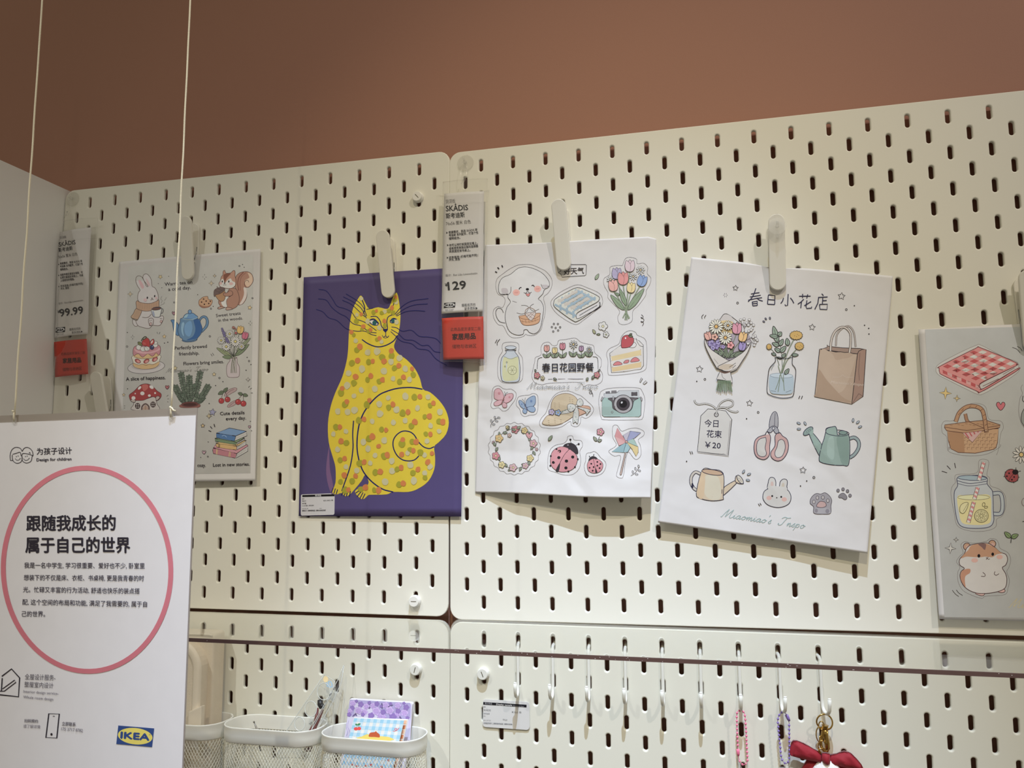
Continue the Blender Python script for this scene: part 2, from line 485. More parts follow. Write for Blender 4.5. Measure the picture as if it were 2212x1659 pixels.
# ------------------------------------------------------------------ clear round hooks
def disc_hook(px, py, R, y0, label, strap):
    c = atY(px, py, y0); x, z = c[0], c[2]
    t = thing('clear_disc_hook', label, 'hook', (x, y0, z))
    n = 32
    circ = lambda r: [(x+r*math.cos(2*math.pi*k/n), z+r*math.sin(2*math.pi*k/n)) for k in range(n)]
    MB().prism(circ(R), y0-2.2, y0-0.2, 0.9).build('disc', M_disc, t)
    MB().tube([(x, y0-2, z), (x, y0-5, z+.4), (x, y0-8, z+1.6), (x, y0-9.5, z+4)], [2.2, 1.7, 1.5, 1.2], 10).build('nub', M_disc, t)
    if strap:
        m = MB()
        for s in (-1, 1):
            m.tube([(x+s*0.6, y0-6.5, z+1.5), (x+s*3.2, y0-6, z-5), (x+s*3.8, y0-7.5, z-12), (x+s*3.4, y0-9, z-20), (x+s*1.2, y0-10, z-27)], 0.45, 6)
        m.tube([(x-1.2, y0-10, z-27), (x+0.3, y0-11.5, z-24), (x+1.8, y0-11, z-20.5), (x+.6, y0-11, z-26), (x-2.6, y0-11, z-30)], 0.6, 6)
        m.build('strap', M_disc, t)
    return t
disc_hook(158, 430.5, 10.2, 0, 'clear round stick-on hook at the far left top corner, holding the 99.99 tag', True)
disc_hook(1006, 352.5, 10.2, 0, 'clear round stick-on hook at the top middle, holding the 129 tag', True)
disc_hook(1678.5, 490, 9.6, -23.2, 'clear round stick-on disc on the top of the flower shop clip', False)

# ------------------------------------------------------------------ wire mesh baskets
def rr_pt(cx, hw, y0, y1, r, u):
    """point and normal on a rounded rectangle at perimeter fraction u (starts mid back)"""
    hx = hw-r; ym = (y0+y1)/2; hy = (y1-y0)/2-r
    segs = [('l', hx), ('a', 90), ('l', 2*hy), ('a', 0), ('l', 2*hx), ('a', -90), ('l', 2*hy), ('a', 180), ('l', hx)]
    tot = 4*hx+4*hy+2*math.pi*r; d = (u % 1)*tot
    L = [hx, math.pi*r/2, 2*hy, math.pi*r/2, 2*hx, math.pi*r/2, 2*hy, math.pi*r/2, hx]
    k = 0
    while k < 8 and d > L[k]: d -= L[k]; k += 1
    f = d
    if k == 0: return (cx+f, y1), (0, 1)
    if k == 2: return (cx+hw, ym+hy-f), (1, 0)
    if k == 4: return (cx+hx-f, y0), (0, -1)
    if k == 6: return (cx-hw, ym-hy+f), (-1, 0)
    if k == 8: return (cx-hx+f, y1), (0, 1)
    c = {1: (cx+hx, ym+hy, 90), 3: (cx+hx, ym-hy, 0), 5: (cx-hx, ym-hy, -90), 7: (cx-hx, ym+hy, 180)}[k]
    a = math.radians(c[2]-math.degrees(f/r))
    return (c[0]+r*math.cos(a), c[1]+r*math.sin(a)), (math.cos(a), math.sin(a))

def basket(cx, hw, y0, y1, zr, label, sheary=0.0):
    r = 25.0 if hw > 50 else 22
    t = thing('mesh_basket', label, 'basket', (cx, y1, zr-92), 'white mesh baskets on the lower pegboard')
    N = 96
    ring = lambda off, z: [((p[0]+n[0]*off), (p[1]+n[1]*off), z) for p, n in (rr_pt(cx, hw, y0, y1, r, k/N) for k in range(N))]
    prof = [(-1.9, zr-16), (-0.9, zr-17.3), (-0.5, zr-16.5), (0.2, zr-9), (-0.2, zr-2.2), (0.35, zr-0.9), (0, zr), (-0.9, zr-0.1), (-1.2, zr-1.2), (-1.3, zr-9), (-1.9, zr-16)]
    v = []; f = []
    for off, z in prof: v += ring(off, z)
    for a in range(len(prof)-1):
        for k in range(N):
            l = (k+1) % N; f.append((a*N+k, a*N+l, (a+1)*N+l, (a+1)*N+k))
    m = MB().add(v, f, True); m.build('rim_band', M_metalw, t)
    # mesh wall: two families of slanting strands that cross into diamonds
    H = 74.0; zs = zr-16.5; m = MB(); cols = 78; steps = 26; w = 0.44
    per = 78.0
    for fam in (1, -1):
        for c in range(cols):
            P = []; Q = []
            for sidx in range(steps+1):
                z = zs-H*sidx/steps
                u = (c+fam*(H*sidx/steps)/6.4)/cols
                p, n = rr_pt(cx, hw-1.6, y0+1.6, y1-1.6, r-1.6, u)
                tp = 1-0.00*sidx
                P.append((p[0], p[1], z)); Q.append(n)
            vv = []; ff = []
            for (p, n) in zip(P, Q):
                tx, ty = -n[1], n[0]
                vv += [(p[0]+tx*w, p[1]+ty*w, p[2]), (p[0]+n[0]*.35, p[1]+n[1]*.35, p[2]), (p[0]-tx*w, p[1]-ty*w, p[2]), (p[0]-n[0]*.35, p[1]-n[1]*.35, p[2])]
            for i in range(steps):
                for k in range(4):
                    l = (k+1) % 4; ff.append((i*4+k, i*4+l, i*4+4+l, i*4+4+k))
            m.add(vv, ff)
    o = m.build('mesh_wall', M_mesh, t)
    v = ring(-1.6, zs-H)+ring(-1.6, zs-H-1.5)
    MB().add(v, [tuple(range(N)), tuple(range(2*N-1, N-1, -1))]+[(k, (k+1) % N, N+(k+1) % N, N+k) for k in range(N)]).build('bottom', M_metalw, t)
    return t
basket(-321.5, 59.5, -60.5, -1.5, -681, 'white mesh basket at the left holding the beige canvas pouch')
basket(-199.5, 59.5, -60.5, -1.5, -680.5, 'white mesh basket in the middle holding clear rulers')
basket(-77, 59.5, -60.5, -1.5, -683, 'white mesh basket at the right holding the purple notebook')

# ------------------------------------------------------------------ canvas pouch in the left basket
pt = thing('canvas_pouch', 'beige canvas pouch with taped edge standing in the left mesh basket', 'pouch', (-322, -30, -748))
def pouch_loop(x0, x1, z0, z1, r):
    return [(x0, z0), (x1, z0)]+[(x1-r+r*math.cos(math.radians(a)), z1-r+r*math.sin(math.radians(a))) for a in range(0, 91, 9)]+[(x0+r-r*math.cos(math.radians(a)), z1-r+r*math.sin(math.radians(a))) for a in range(90, -1, -9)]
MB().prism(pouch_loop(-372, -284.5, -748, -583, 5), -30, -8, 2.5).build('back_panel', M_canvas, pt)
m = MB().prism(pouch_loop(-368, -291.5, -748, -590, 34), -46, -28, 3)
m.xf(lambda p: (p[0]+0.8*math.sin(p[2]*.12), p[1]+1.1*math.sin(p[2]*.21+p[0]*.05), p[2])).build('front_panel', M_canvas, pt)
# tape around the front edge
lo = np.array(pouch_loop(-368, -291.5, -742, -590, 34))[1:]
m = MB(); v = []; cen = np.array([-330, -660])
for p in lo:
    d = cen-p; d = d/np.linalg.norm(d)
    d = np.array([-1.0, 0]) if p[1] < -624 and p[0] > -330 else (np.array([1.0, 0]) if p[1] < -624 else (np.array([-291.5-34, -624.0]) if p[0] > -330 else np.array([-368+34, -624.0]))-p)
    d = d/(np.linalg.norm(d)+1e-6)
    for off, y in ((-1.2, -44), (-0.8, -47.2), (1.5, -48.3), (6.5, -48.3), (8.0, -47.4), (8.3, -45)):
        v.append((p[0]+d[0]*off, y, p[1]+d[1]*off))
k6 = 6; n = len(lo)
m.add(v, [(i*k6+j, i*k6+j+1, (i+1)*k6+j+1, (i+1)*k6+j) for i in range(n-1) for j in range(5)], True)
m.build('edge_tape', M_canvas2, pt)
m = MB().box((-300.5, -52, -690), (-283.5, -45, -669), 1.4)
m.xf(lambda p: (p[0], p[1], p[2]+0.45*(p[0]+300) if p[2] > -680 else p[2])).build('corner_tab', M_canvas2, pt)
MB().tube([(-372+i*4.3, -31.5, -585-0.0*i) for i in range(20)]+[(-286, -31.5, -586)], 1.0, 6).build('zip_piping', M_canvas2, pt)

# ------------------------------------------------------------------ hanging sign strings are built with the sign (below)
# ------------------------------------------------------------------ bead chains
def chain(name_px, mat_, label, k, conn):
    t0 = hook_tip(k)
    y = t0[1]-0.5
    t = thing('bead_chain', label, 'keychain', (t0[0], y, t0[2]))
    P = np.array([atY(a, b, y) for a, b in name_px])
    seg = np.linalg.norm(np.diff(P, axis=0), axis=1); L = np.concatenate([[0], np.cumsum(seg)]); n = int(L[-1]/3.9)
    Q = np.array([[np.interp(i*L[-1]/n, L, P[:, a]) for a in range(3)] for i in range(n+1)])
    # the strand passes over the hook wire at its top, in front and behind
    MB().tube(P, 0.38, 6).build('link_wire', mat_, t)
    bm = MB().sphere((0, 0, 0), 1.22, 10, 6)
    first = None
    skip = [atY(a, b, y) for a, b in conn]
    for q in Q:
        if min(np.linalg.norm(q-s) for s in skip) < 3.2: continue
        if first is None:
            first = mesh('bead', np.array(bm.v)+q, bm.f, mat_, t, origin=q, smooth=True)
        else:
            c = first.copy(); COL.objects.link(c); c.location = ((q-t0*0-WO[t.name])*MM).tolist(); c.parent = t
    a, b = skip[0], skip[-1]
    MB().tube([a, a*.97+b*.03, a*.6+b*.4, a*.4+b*.6, b], [1.2, 1.75, 1.75, 1.75, 1.2], 10).build('connector', mat_, t)
    return t, P
zz = lambda s, ox, oy, sc: [(ox+float(a)/sc, oy+float(b)/sc) for a, b in zip(s.split()[0::2], s.split()[1::2])]
pk = zz('395 365 360 375 335 420 328 500 330 580 334 740 340 900 348 1060 352 1150 358 1240 362 1390 375 1470 410 1530 445 1575 490 1590 540 1560 572 1500 570 1420 560 1250 552 1090 545 920 535 750 524 590 517 500 500 425 470 385 430 362 395 365', 1560, 1500, 10.431)
chain(pk, M_pink, 'pink bead chain loop hanging from the seventh hook', 6, [(1560+355/10.431, 1500+1235/10.431), (1560+362/10.431, 1500+1385/10.431)])
pp = zz('1345 405 1300 440 1265 510 1250 600 1262 700 1275 860 1292 1040 1312 1220 1325 1380 1352 1480 1395 1545 1450 1560 1490 1520 1510 1450 1518 1290 1515 1120 1512 940 1510 760 1510 660 1490 560 1440 445 1400 405 1345 405', 1560, 1500, 10.431)
chain(pp, M_purple, 'purple bead chain loop hanging from the eighth hook, beside the red bow', 7, [(1560+1445/10.431, 1500+455/10.431), (1560+1515/10.431, 1500+600/10.431)])
# small clear charms whose loops hang on the chains, mostly below the frame
for (a, b, w, lab) in ((1606, 1652, 9, 'clear charm with a loop hanging from the pink bead chain'), (1699, 1647, 9, 'clear lilac charm with a loop hanging from the purple bead chain')):
    c = atY(a, b, -12.5)
    t = thing('clear_charm', lab, 'charm', (c[0], c[1], c[2]-28))
    m = MB().tube([(c[0]+3.2*math.cos(q), c[1]-1.0, c[2]+4.2*math.sin(q)) for q in np.linspace(0, 2*math.pi, 17)[:-1]], 0.7, 8, closed=True)
    m.build('loop', M_disc, t)
    MB().prism(rrect(c[0]-w, c[0]+w, c[2]-28, c[2]-4.5, 4), c[1]-2.2, c[1]+0.2, 0.5).build('body', M_disc, t)

# ------------------------------------------------------------------ gold clasp, red bow, plush charm
ht = hook_tip(8)
yb = ht[1]-1
t = thing('bow_keychain', 'gold clasp with a red velvet bow over a white plush charm on the last hook', 'keychain', (ht[0], yb, ht[2]-60))
cxp = lambda a, b, y=yb: atY(1690+a/10.435, 1500+b/10.435, y)
rc = cxp(950, 622)
MB().tube([rc+np.array([7.6*math.cos(q), 1.2*math.sin(2*q), 7.6*math.sin(q)]) for q in np.linspace(0, 2*math.pi, 33)[:-1]], 0.8, 8, closed=True).build('split_ring', M_gold, t)
m = MB()
a = cxp(965, 690); b = cxp(960, 790)
m.tube([a, a*.7+b*.3, a*.3+b*.7, b], [3.6, 2.9, 3.2, 2.4], 12)
m.build('swivel_head', M_gold, t)
m = MB()
m.tube([cxp(915, 800), cxp(900, 880), cxp(880, 1000), cxp(875, 1120), cxp(900, 1230), cxp(950, 1285), cxp(1010, 1285), cxp(1045, 1220), cxp(1040, 1100), cxp(1010, 960), cxp(1005, 820)], 1.25, 8)
m.tube([cxp(960, 800), cxp(965, 900), cxp(985, 1080), cxp(1000, 1240)], [2.6, 1.7, 1.6, 1.5], 8)
m.build('lobster_clasp', M_gold, t)
m = MB()
for (ca, cb, ra, rb, ph) in ((880, 700, 3.2, 4.6, 0), (842, 905, 4.6, 8.6, .3), (860, 1065, 3.4, 6.4, 1.2), (892, 1180, 4.6, 7.0, .2), (900, 1275, 5.2, 3.0, .5)):
    c = cxp(ca, cb, yb-1.5)
    m.tube([c+np.array([ra*.8*math.cos(q)*math.cos(ph), ra*.5*math.sin(ph)*math.cos(q), rb*.85*math.sin(q)]) for q in np.linspace(0, 2*math.pi, 19)[:-1]], 0.6, 6, closed=True)
m.build('chain_links', M_gold, t)
def ribbon(outer, y, depth, name, bulge, mat_):
    P = np.array([cxp(a, b, y) for a, b in outer]); n = len(P); c = P.mean(0)
    v = []; f = []; K = 6
    for k in range(K+1):
        s = 1-k/K*0.999
        q = c+(P-c)*s; yy_ = y-depth*math.sqrt(max(0, 1-s*s))+bulge*np.sin((q[:, 0]-c[0])*.55+(q[:, 2]-c[2])*.35)
        v += [(a[0], w, a[2]) for a, w in zip(q, yy_)]
    for k in range(K):
        for i in range(n): f.append((k*n+i, k*n+(i+1) % n, (k+1)*n+(i+1) % n, (k+1)*n+i))
    b0 = len(v); v += [(a[0], y+3, a[2]) for a in P]
    for i in range(n): f.append((i, (i+1) % n, b0+(i+1) % n, b0+i))
    f.append(tuple(b0+i for i in range(n)))
    return MB().add(v, f, True).build(name, mat_, t)
ribbon([(205, 1080), (250, 1040), (330, 1050), (480, 1105), (590, 1165), (700, 1235), (830, 1300), (905, 1370), (930, 1450), (920, 1530), (800, 1530), (620, 1490), (420, 1455), (190, 1385), (165, 1300), (185, 1180)], yb-1, 7, 'bow_loop', 0.7, M_velvet)
ribbon([(1080, 1360), (1230, 1345), (1330, 1300), (1400, 1285), (1500, 1310), (1570, 1345), (1690, 1470), (1790, 1590), (1840, 1690), (1700, 1700), (1400, 1650), (1200, 1600), (1060, 1560), (1050, 1450)], yb-1, 7, 'bow_loop', 0.9, M_velvet)
ribbon([(890, 1330), (980, 1320), (1070, 1345), (1085, 1450), (1070, 1570), (1020, 1600), (940, 1560), (895, 1480)], yb-6, 5, 'bow_knot', 0.2, M_velvet)
ribbon([(560, 1480), (760, 1500), (900, 1540), (760, 1620), (740, 1760), (500, 1780), (420, 1700)], yb+1, 4, 'bow_tail', 0.6, M_velvet)
ribbon([(1080, 1560), (1300, 1590), (1600, 1660), (1650, 1800), (1300, 1760)], yb+1, 4, 'bow_tail', 0.6, M_velvet)
c = cxp(1010, 1840, yb-2)
m = MB().sphere(c, (15, 9, 15.5), 40, 26)
_r = random.Random(3)
m.xf(lambda p: c+(p-c)*(1+_r.uniform(-.035, .035)))
m.build('plush_head', M_plush, t)

# ------------------------------------------------------------------ sheets of paper and their print
def paper_mat(name, col, rough=0.65, bump=0.0, vcol=False, noise=0.02):
    m, N, L, P = new_mat(name)
    P.inputs['Roughness'].default_value = rough; P.inputs['Specular IOR Level'].default_value = 0.3
    g = N.new('ShaderNodeNewGeometry')
    n = N.new('ShaderNodeTexNoise'); n.inputs['Scale'].default_value = 55; n.inputs['Detail'].default_value = 4
    L.new(g.outputs['Position'], n.inputs['Vector'])
    mx = N.new('ShaderNodeMix'); mx.data_type = 'RGBA'; mx.blend_type = 'MULTIPLY'; mx.inputs['Factor'].default_value = 1
    rmp = N.new('ShaderNodeMapRange'); rmp.inputs['To Min'].default_value = 1-noise*2.2; rmp.inputs['To Max'].default_value = 1.0+noise
    L.new(n.outputs['Fac'], rmp.inputs['Value'])
    cb = N.new('ShaderNodeCombineColor')
    for k in range(3): L.new(rmp.outputs[0], cb.inputs[k])
    if vcol:
        a = N.new('ShaderNodeAttribute'); a.attribute_name = 'Col'; L.new(a.outputs['Color'], mx.inputs['A'])
    else: mx.inputs['A'].default_value = (*srgb(col), 1)
    L.new(cb.outputs[0], mx.inputs['B']); L.new(mx.outputs['Result'], P.inputs['Base Color'])
    if bump:
        v = N.new('ShaderNodeTexNoise'); v.inputs['Scale'].default_value = 15; v.inputs['Detail'].default_value = 2.0; v.inputs['Distortion'].default_value = 0.8
        L.new(g.outputs['Position'], v.inputs['Vector'])
        b = N.new('ShaderNodeBump'); b.inputs['Strength'].default_value = bump; b.inputs['Distance'].default_value = 0.004
        L.new(v.outputs['Fac'], b.inputs['Height']); L.new(b.outputs['Normal'], P.inputs['Normal'])
    return m
PAPER_ALB = (228, 226, 226)
M_paper = paper_mat('white_printer_paper', PAPER_ALB)
M_paperc = paper_mat('crumpled_white_paper', PAPER_ALB, bump=0.25)
M_ink = paper_mat('print_ink', None, vcol=True, noise=0.05)
M_inkc = paper_mat('print_ink_on_crumpled_paper', None, vcol=True, noise=0.05, bump=0.25)
M_inkg = paper_mat('poster_print', None, vcol=True, noise=0.03, rough=0.5)

class Page:
    def __init__(s, corners, h, disp, seg=6.0, lmax=9.0, crumple=None, eps0=0.16, base_alb=PAPER_ALB, ink=None):
        s.h = h; s.disp = [srgb(disp[0]), srgb(disp[1])] if isinstance(disp[0], tuple) else [srgb(disp)]*2; s.alb = srgb(base_alb); s.seg = seg; s.lmax = lmax; s.cr = crumple; s.eps0 = eps0; s.ink = ink or M_ink
        s.C = None; s.desat = 0.2
        C = []
        for (px, py), (a, b) in zip(corners, ((0, 0), (1, 0), (1, 1), (0, 1))):
            P = atY(px, py, -float(h(np.array([a]), np.array([b]))[0])); C.append((P[0], P[2]))
        s.C = np.array(C)
    def XZ(s, a, b):
        a = np.asarray(a)[..., None]; b = np.asarray(b)[..., None]
        return (1-a)*(1-b)*s.C[0]+a*(1-b)*s.C[1]+a*b*s.C[2]+(1-a)*b*s.C[3]
    def inv(s, X, Z):
        a = np.full(X.shape, .5); b = np.full(X.shape, .5)
        for _ in range(5):
            p = s.XZ(a, b); ex = X-p[..., 0]; ez = Z-p[..., 1]
            da = (1-b)[..., None]*(s.C[1]-s.C[0])+b[..., None]*(s.C[2]-s.C[3])
            db = (1-a)[..., None]*(s.C[3]-s.C[0])+a[..., None]*(s.C[2]-s.C[1])
            D = da[..., 0]*db[..., 1]-da[..., 1]*db[..., 0]
            a = a+(ex*db[..., 1]-ez*db[..., 0])/D; b = b+(da[..., 0]*ez-da[..., 1]*ex)/D
        return a, b
    def H(s, a, b):
        v = s.h(a, b)
        if s.cr is not None: v = v+s.cr(a, b)
        return v
    def to3d(s, px, py, eps=0.0):
        px = np.asarray(px, float); py = np.asarray(py, float)
        Y = np.full(px.shape, -8.0)
        for _ in range(7):
            P = atY(px, py, Y); a, b = s.inv(P[..., 0], P[..., 2]); Y = -s.H(a, b)
        P = atY(px, py, Y); P[..., 1] -= eps
        return P
    def sheet(s, name, mat_, parent, nu=60, nv=84, edge=None, a0=0, a1=1, b0=0, b1=1, thick=0.22, off=0.0):
        A, B = np.meshgrid(np.linspace(a0, a1, nu+1), np.linspace(b0, b1, nv+1))
        xz = s.XZ(A, B); Y = -s.H(A, B)-off
        if edge is not None:
            dx, dz = edge(A, B); xz[..., 0] += dx; xz[..., 1] += dz
        v = np.stack([xz[..., 0], Y, xz[..., 1]], -1).reshape(-1, 3)
        n = nu+1
        f = [(j*n+i, (j+1)*n+i, (j+1)*n+i+1, j*n+i+1) for j in range(nv) for i in range(nu)]
        # back side and rim give the sheet its thickness
        bk = v.copy(); bk[:, 1] += thick; m = len(v)
        f += [tuple(m+i for i in q[::-1]) for q in f]
        rim = [j*n for j in range(nv+1)]+[nv*n+i for i in range(1, n)]+[j*n+nu for j in range(nv-1, -1, -1)]+[i for i in range(nu-1, 0, -1)]
        f += [(rim[k], m+rim[k], m+rim[(k+1) % len(rim)], rim[(k+1) % len(rim)]) for k in range(len(rim))]
        sm = [True]*(2*nu*nv)+[False]*len(rim)
        return mesh(name, np.concatenate([v, bk]), f, mat_, parent, sm_faces=sm)

def crumple_fn(seed, n, amp, Wd=210, Hd=297, box=(0, 1, 0, 1)):
    r = random.Random(seed); L = []
    for _ in range(n):
        L.append((r.uniform(box[0], box[1])*Wd, r.uniform(box[2], box[3])*Hd, r.uniform(0, math.pi), r.uniform(9, 26), r.uniform(18, 55), r.choice((-1, 1))*amp*r.uniform(.35, 1)))
    def fn(a, b):
        x = a*Wd; y = b*Hd; t = np.zeros_like(x)
        for cx, cy, ang, w, ln, am in L:
            dx = x-cx; dy = y-cy; u = dx*math.cos(ang)+dy*math.sin(ang); q = -dx*math.sin(ang)+dy*math.cos(ang)
            t = t+am*np.maximum(0, 1-np.abs(q)/w)*np.maximum(0, 1-(u/ln)**2)
        return t
    return fn

INK = (44, 36, 40)
TEXTC = {}
def text_geo(s, bold=0.0):
    k = (s, bold)
    if k in TEXTC: return TEXTC[k]
    cu = bpy.data.curves.new('lettering', 'FONT'); cu.body = s; cu.offset = bold; cu.resolution_u = 2; cu.fill_mode = 'FRONT' if hasattr(cu, 'fill_mode') else cu.fill_mode
    o = bpy.data.objects.new('lettering', cu); COL.objects.link(o)
    dg = bpy.context.evaluated_depsgraph_get(); dg.update()
    ev = o.evaluated_get(dg); me = ev.to_mesh()
    me.calc_loop_triangles()
    v = np.array([p.co[:2] for p in me.vertices]) if len(me.vertices) else np.zeros((0, 2))
    t = [tuple(q.vertices) for q in me.loop_triangles]
    ev.to_mesh_clear(); bpy.data.objects.remove(o); bpy.data.curves.remove(cu)
    TEXTC[k] = (v, t); return TEXTC[k]

def spl(P, closed, n=5):
    P = np.asarray(P, float); m = len(P)
    if m < 3: return P
    out = []
    rng = range(m) if closed else range(m-1)
    for i in rng:
        p0 = P[(i-1) % m] if (closed or i > 0) else 2*P[0]-P[1]
        p1 = P[i]; p2 = P[(i+1) % m]
        p3 = P[(i+2) % m] if (closed or i+2 < m) else 2*P[-1]-P[-2]
        for k in range(n):
            t = k/n
            out.append(0.5*((2*p1)+(-p0+p2)*t+(2*p0-5*p1+4*p2-p3)*t*t+(-p0+3*p1-3*p2+p3)*t**3))
    if not closed: out.append(P[-1])
    return np.array(out)

class Art:
    """one printed drawing: flat shapes laid on a page, coordinates read in a crop (ox, oy, scale) of the photo"""
    def __init__(s, page, parent, name, ox, oy, sc):
        s.pg = page; s.par = parent; s.name = name; s.ox = ox; s.oy = oy; s.sc = sc
        s.V = []; s.F = []; s.K = []; s.E = []; s.n = 0; s.layer = 3; s.lw = 3.0; s.cyc = None; s.hold = None
    def P(s, t):
        if isinstance(t, str):
            a = [float(x) for x in t.replace(',', ' ').split()]; return np.array(a).reshape(-1, 2)
        return np.asarray(t, float)
    def _add(s, v, f, col):
        v = np.asarray(v, float)
        s.layer += 1
        lay = s.layer
        if s.cyc: lay = s.cyc[0]+(s.layer-s.cyc[0]) % s.cyc[1]
        if s.hold is not None: lay = s.hold
        v = np.array([s.ox, s.oy])+v/s.sc
        n = s.n; s.V.append(v); s.F += [tuple(i+n for i in q) for q in f]; s.n += len(v)
        c = srgb(col); c = c*(1-s.pg.desat)+s.pg.desat*float(c@np.array([.3, .6, .1])); s.K.append(np.tile(c, (len(v), 1))); s.E.append(np.full(len(v), lay*0.006))
    def _sub(s, v, tris):
        """split long edges so that shapes follow the curl of the sheet"""
        L = s.pg.lmax*1.75*s.sc; v = [tuple(p) for p in v]
        for _ in range(7):
            mid = {}; out = []; ch = False
            def m(i, j):
                k = (min(i, j), max(i, j))
                if k not in mid:
                    a, b = v[i], v[j]
                    if math.hypot(a[0]-b[0], a[1]-b[1]) <= L: mid[k] = None
                    else:
                        v.append(((a[0]+b[0])/2, (a[1]+b[1])/2)); mid[k] = len(v)-1
                return mid[k]
            for a, b, c in tris:
                ab, bc, ca = m(a, b), m(b, c), m(c, a); q = [x is not None for x in (ab, bc, ca)]
                if not any(q): out.append((a, b, c)); continue
                ch = True
                if all(q): out += [(a, ab, ca), (ab, b, bc), (ca, bc, c), (ab, bc, ca)]
                elif sum(q) == 1:
                    if q[0]: out += [(a, ab, c), (ab, b, c)]
                    elif q[1]: out += [(a, b, bc), (a, bc, c)]
                    else: out += [(a, b, ca), (b, c, ca)]
                else:
                    if not q[0]: out += [(c, ca, bc), (ca, a, b), (ca, b, bc)]
                    elif not q[1]: out += [(a, ab, ca), (ab, b, c), (ab, c, ca)]
                    else: out += [(b, bc, ab), (bc, c, a), (bc, a, ab)]
            tris = out
            if not ch: break
        return v, tris
    def fill(s, pts, col, sm=1, line=None, w=None):
        P = s.P(pts)
        if sm: P = spl(P, True, 5 if len(P) < 30 else 3)
        t = geometry.tessellate_polygon([[Vector((p[0], p[1], 0)) for p in P]])
        v, t = s._sub(P, [tuple(x) for x in t]); s._add(v, t, col)
        if line is not None: s.line(P, w or s.lw, line, 0, True)
        return s
    def line(s, pts, w=None, col=INK, sm=1, closed=False):
        P = s.P(pts); w = w or s.lw
        if sm: P = spl(P, closed, 5)
        if len(P) < 2: return s
        m = len(P); A = np.roll(P, 1, 0); B = np.roll(P, -1, 0)
        if not closed: A[0] = P[0]; B[-1] = P[-1]
        T = B-A; T /= np.linalg.norm(T, axis=1)[:, None]+1e-9; Nn = np.stack([-T[:, 1], T[:, 0]], 1)*w/2
        v = np.concatenate([P+Nn, P-Nn]); f = []
        for i in range(m if closed else m-1):
            j = (i+1) % m; f.append((i, m+i, m+j, j))
        s._add(v, f, col); return s
    def fl(s, pts, col, w=None, sm=1, ink=INK): return s.fill(pts, col, sm, ink, w)
    def ell(s, cx, cy, rx, ry=None, rot=0, col=None, line=None, w=None, n=18, a0=0, a1=360):
        ry = ry or rx; ca, sa = math.cos(math.radians(rot)), math.sin(math.radians(rot))
        A = np.radians(np.linspace(a0, a1, n+1)); A = A[:-1] if a1-a0 == 360 else A
        P = np.stack([cx+rx*np.cos(A)*ca-ry*np.sin(A)*sa, cy+rx*np.cos(A)*sa+ry*np.sin(A)*ca], 1)
        if col is not None: s.fill(P, col, 0)
        if line is not None: s.line(P, w, line, 0, a1-a0 == 360)
        return s
    def leaf(s, x0, y0, x1, y1, wd, col, line=INK, w=None, vein=True):
        a = np.array([x0, y0], float); b = np.array([x1, y1], float); d = b-a; n = np.array([-d[1], d[0]])/(np.linalg.norm(d)+1e-9)*wd
        P = [a, a+d*.3+n, a+d*.7+n*.8, b, a+d*.7-n*.8, a+d*.3-n]
        s.fill(P, col, 1, line, w)
        if vein and line is not None: s.line([a, a+d*.8], (w or s.lw)*.6, line, 0)
        return s
    def flower(s, cx, cy, r, col, cen=(250, 240, 200), n=5, w=None, rc=.26, line=INK, rot=0):
        A = np.linspace(0, 2*math.pi, n*8+1)[:-1]
        R = r*(.72+.28*np.abs(np.cos((A+math.radians(rot))*n/2)))
        P = np.stack([cx+R*np.cos(A), cy+R*np.sin(A)], 1)
        s.fill(P, col, 0, line, w); s.ell(cx, cy, r*rc, col=cen, line=line, w=(w or s.lw)*.8, n=10); return s
    def daisy(s, cx, cy, r, n=12, col=(236, 232, 210), cen=(226, 180, 70), w=None, line=INK):
        for k in range(n):
            a = 2*math.pi*k/n; s.ell(cx+r*.62*math.cos(a), cy+r*.62*math.sin(a), r*.38, r*.15, math.degrees(a), col, line, (w or s.lw)*.7, 8)
        s.ell(cx, cy, r*.24, col=cen, line=line, w=(w or s.lw)*.7, n=10); return s
    def tulip(s, cx, cy, r, col, rot=0, w=None, line=INK):
        ca, sa = math.cos(math.radians(rot)), math.sin(math.radians(rot))
        R = lambda pts: [(cx+(x*ca-y*sa)*r, cy+(x*sa+y*ca)*r) for x, y in pts]
        s.fill(R([(0, 1), (-.62, .75), (-.8, 0), (-.6, -.85), (-.25, -.7), (0, -1), (.3, -.75), (.65, -.85), (.82, 0), (.6, .75)]), col, 1, line, w)
        s.line(R([(-.25, -.7), (.12, -.2), (.15, .4), (0, .95)]), (w or s.lw)*.7, line); s.line(R([(.3, -.75), (.1, -.3)]), (w or s.lw)*.7, line); return s
    def star(s, cx, cy, r, col=None, rot=0, n=5, k=.5, w=None):
        P = [(cx+(r if i % 2 == 0 else r*k)*math.sin(math.radians(rot)+math.pi*i/n), cy-(r if i % 2 == 0 else r*k)*math.cos(math.radians(rot)+math.pi*i/n)) for i in range(2*n)]
        if col is not None: s.fill(P, col, 0)
        s.line(P, w, INK, 0, True); return s
    def heart(s, cx, cy, r, col=(206, 130, 134), w=None):
        s.fill([(cx, cy+r), (cx-r*.9, cy), (cx-r*.85, cy-r*.7), (cx-r*.35, cy-r*.8), (cx, cy-r*.3), (cx+r*.35, cy-r*.8), (cx+r*.85, cy-r*.7), (cx+r*.9, cy)], col, 1, INK, w); return s
    def dash(s, *segs, w=None, col=INK):
        for (a, b, c, d) in segs: s.line([(a, b), (c, d)], w, col, 0)
        return s
    def dots(s, t, r=4, ring=False, col=INK):
        for x, y in s.P(t):
            if ring: s.ell(x, y, r, line=col, w=r*.5, n=10)
            else: s.ell(x, y, r, col=col, n=8)
        return s
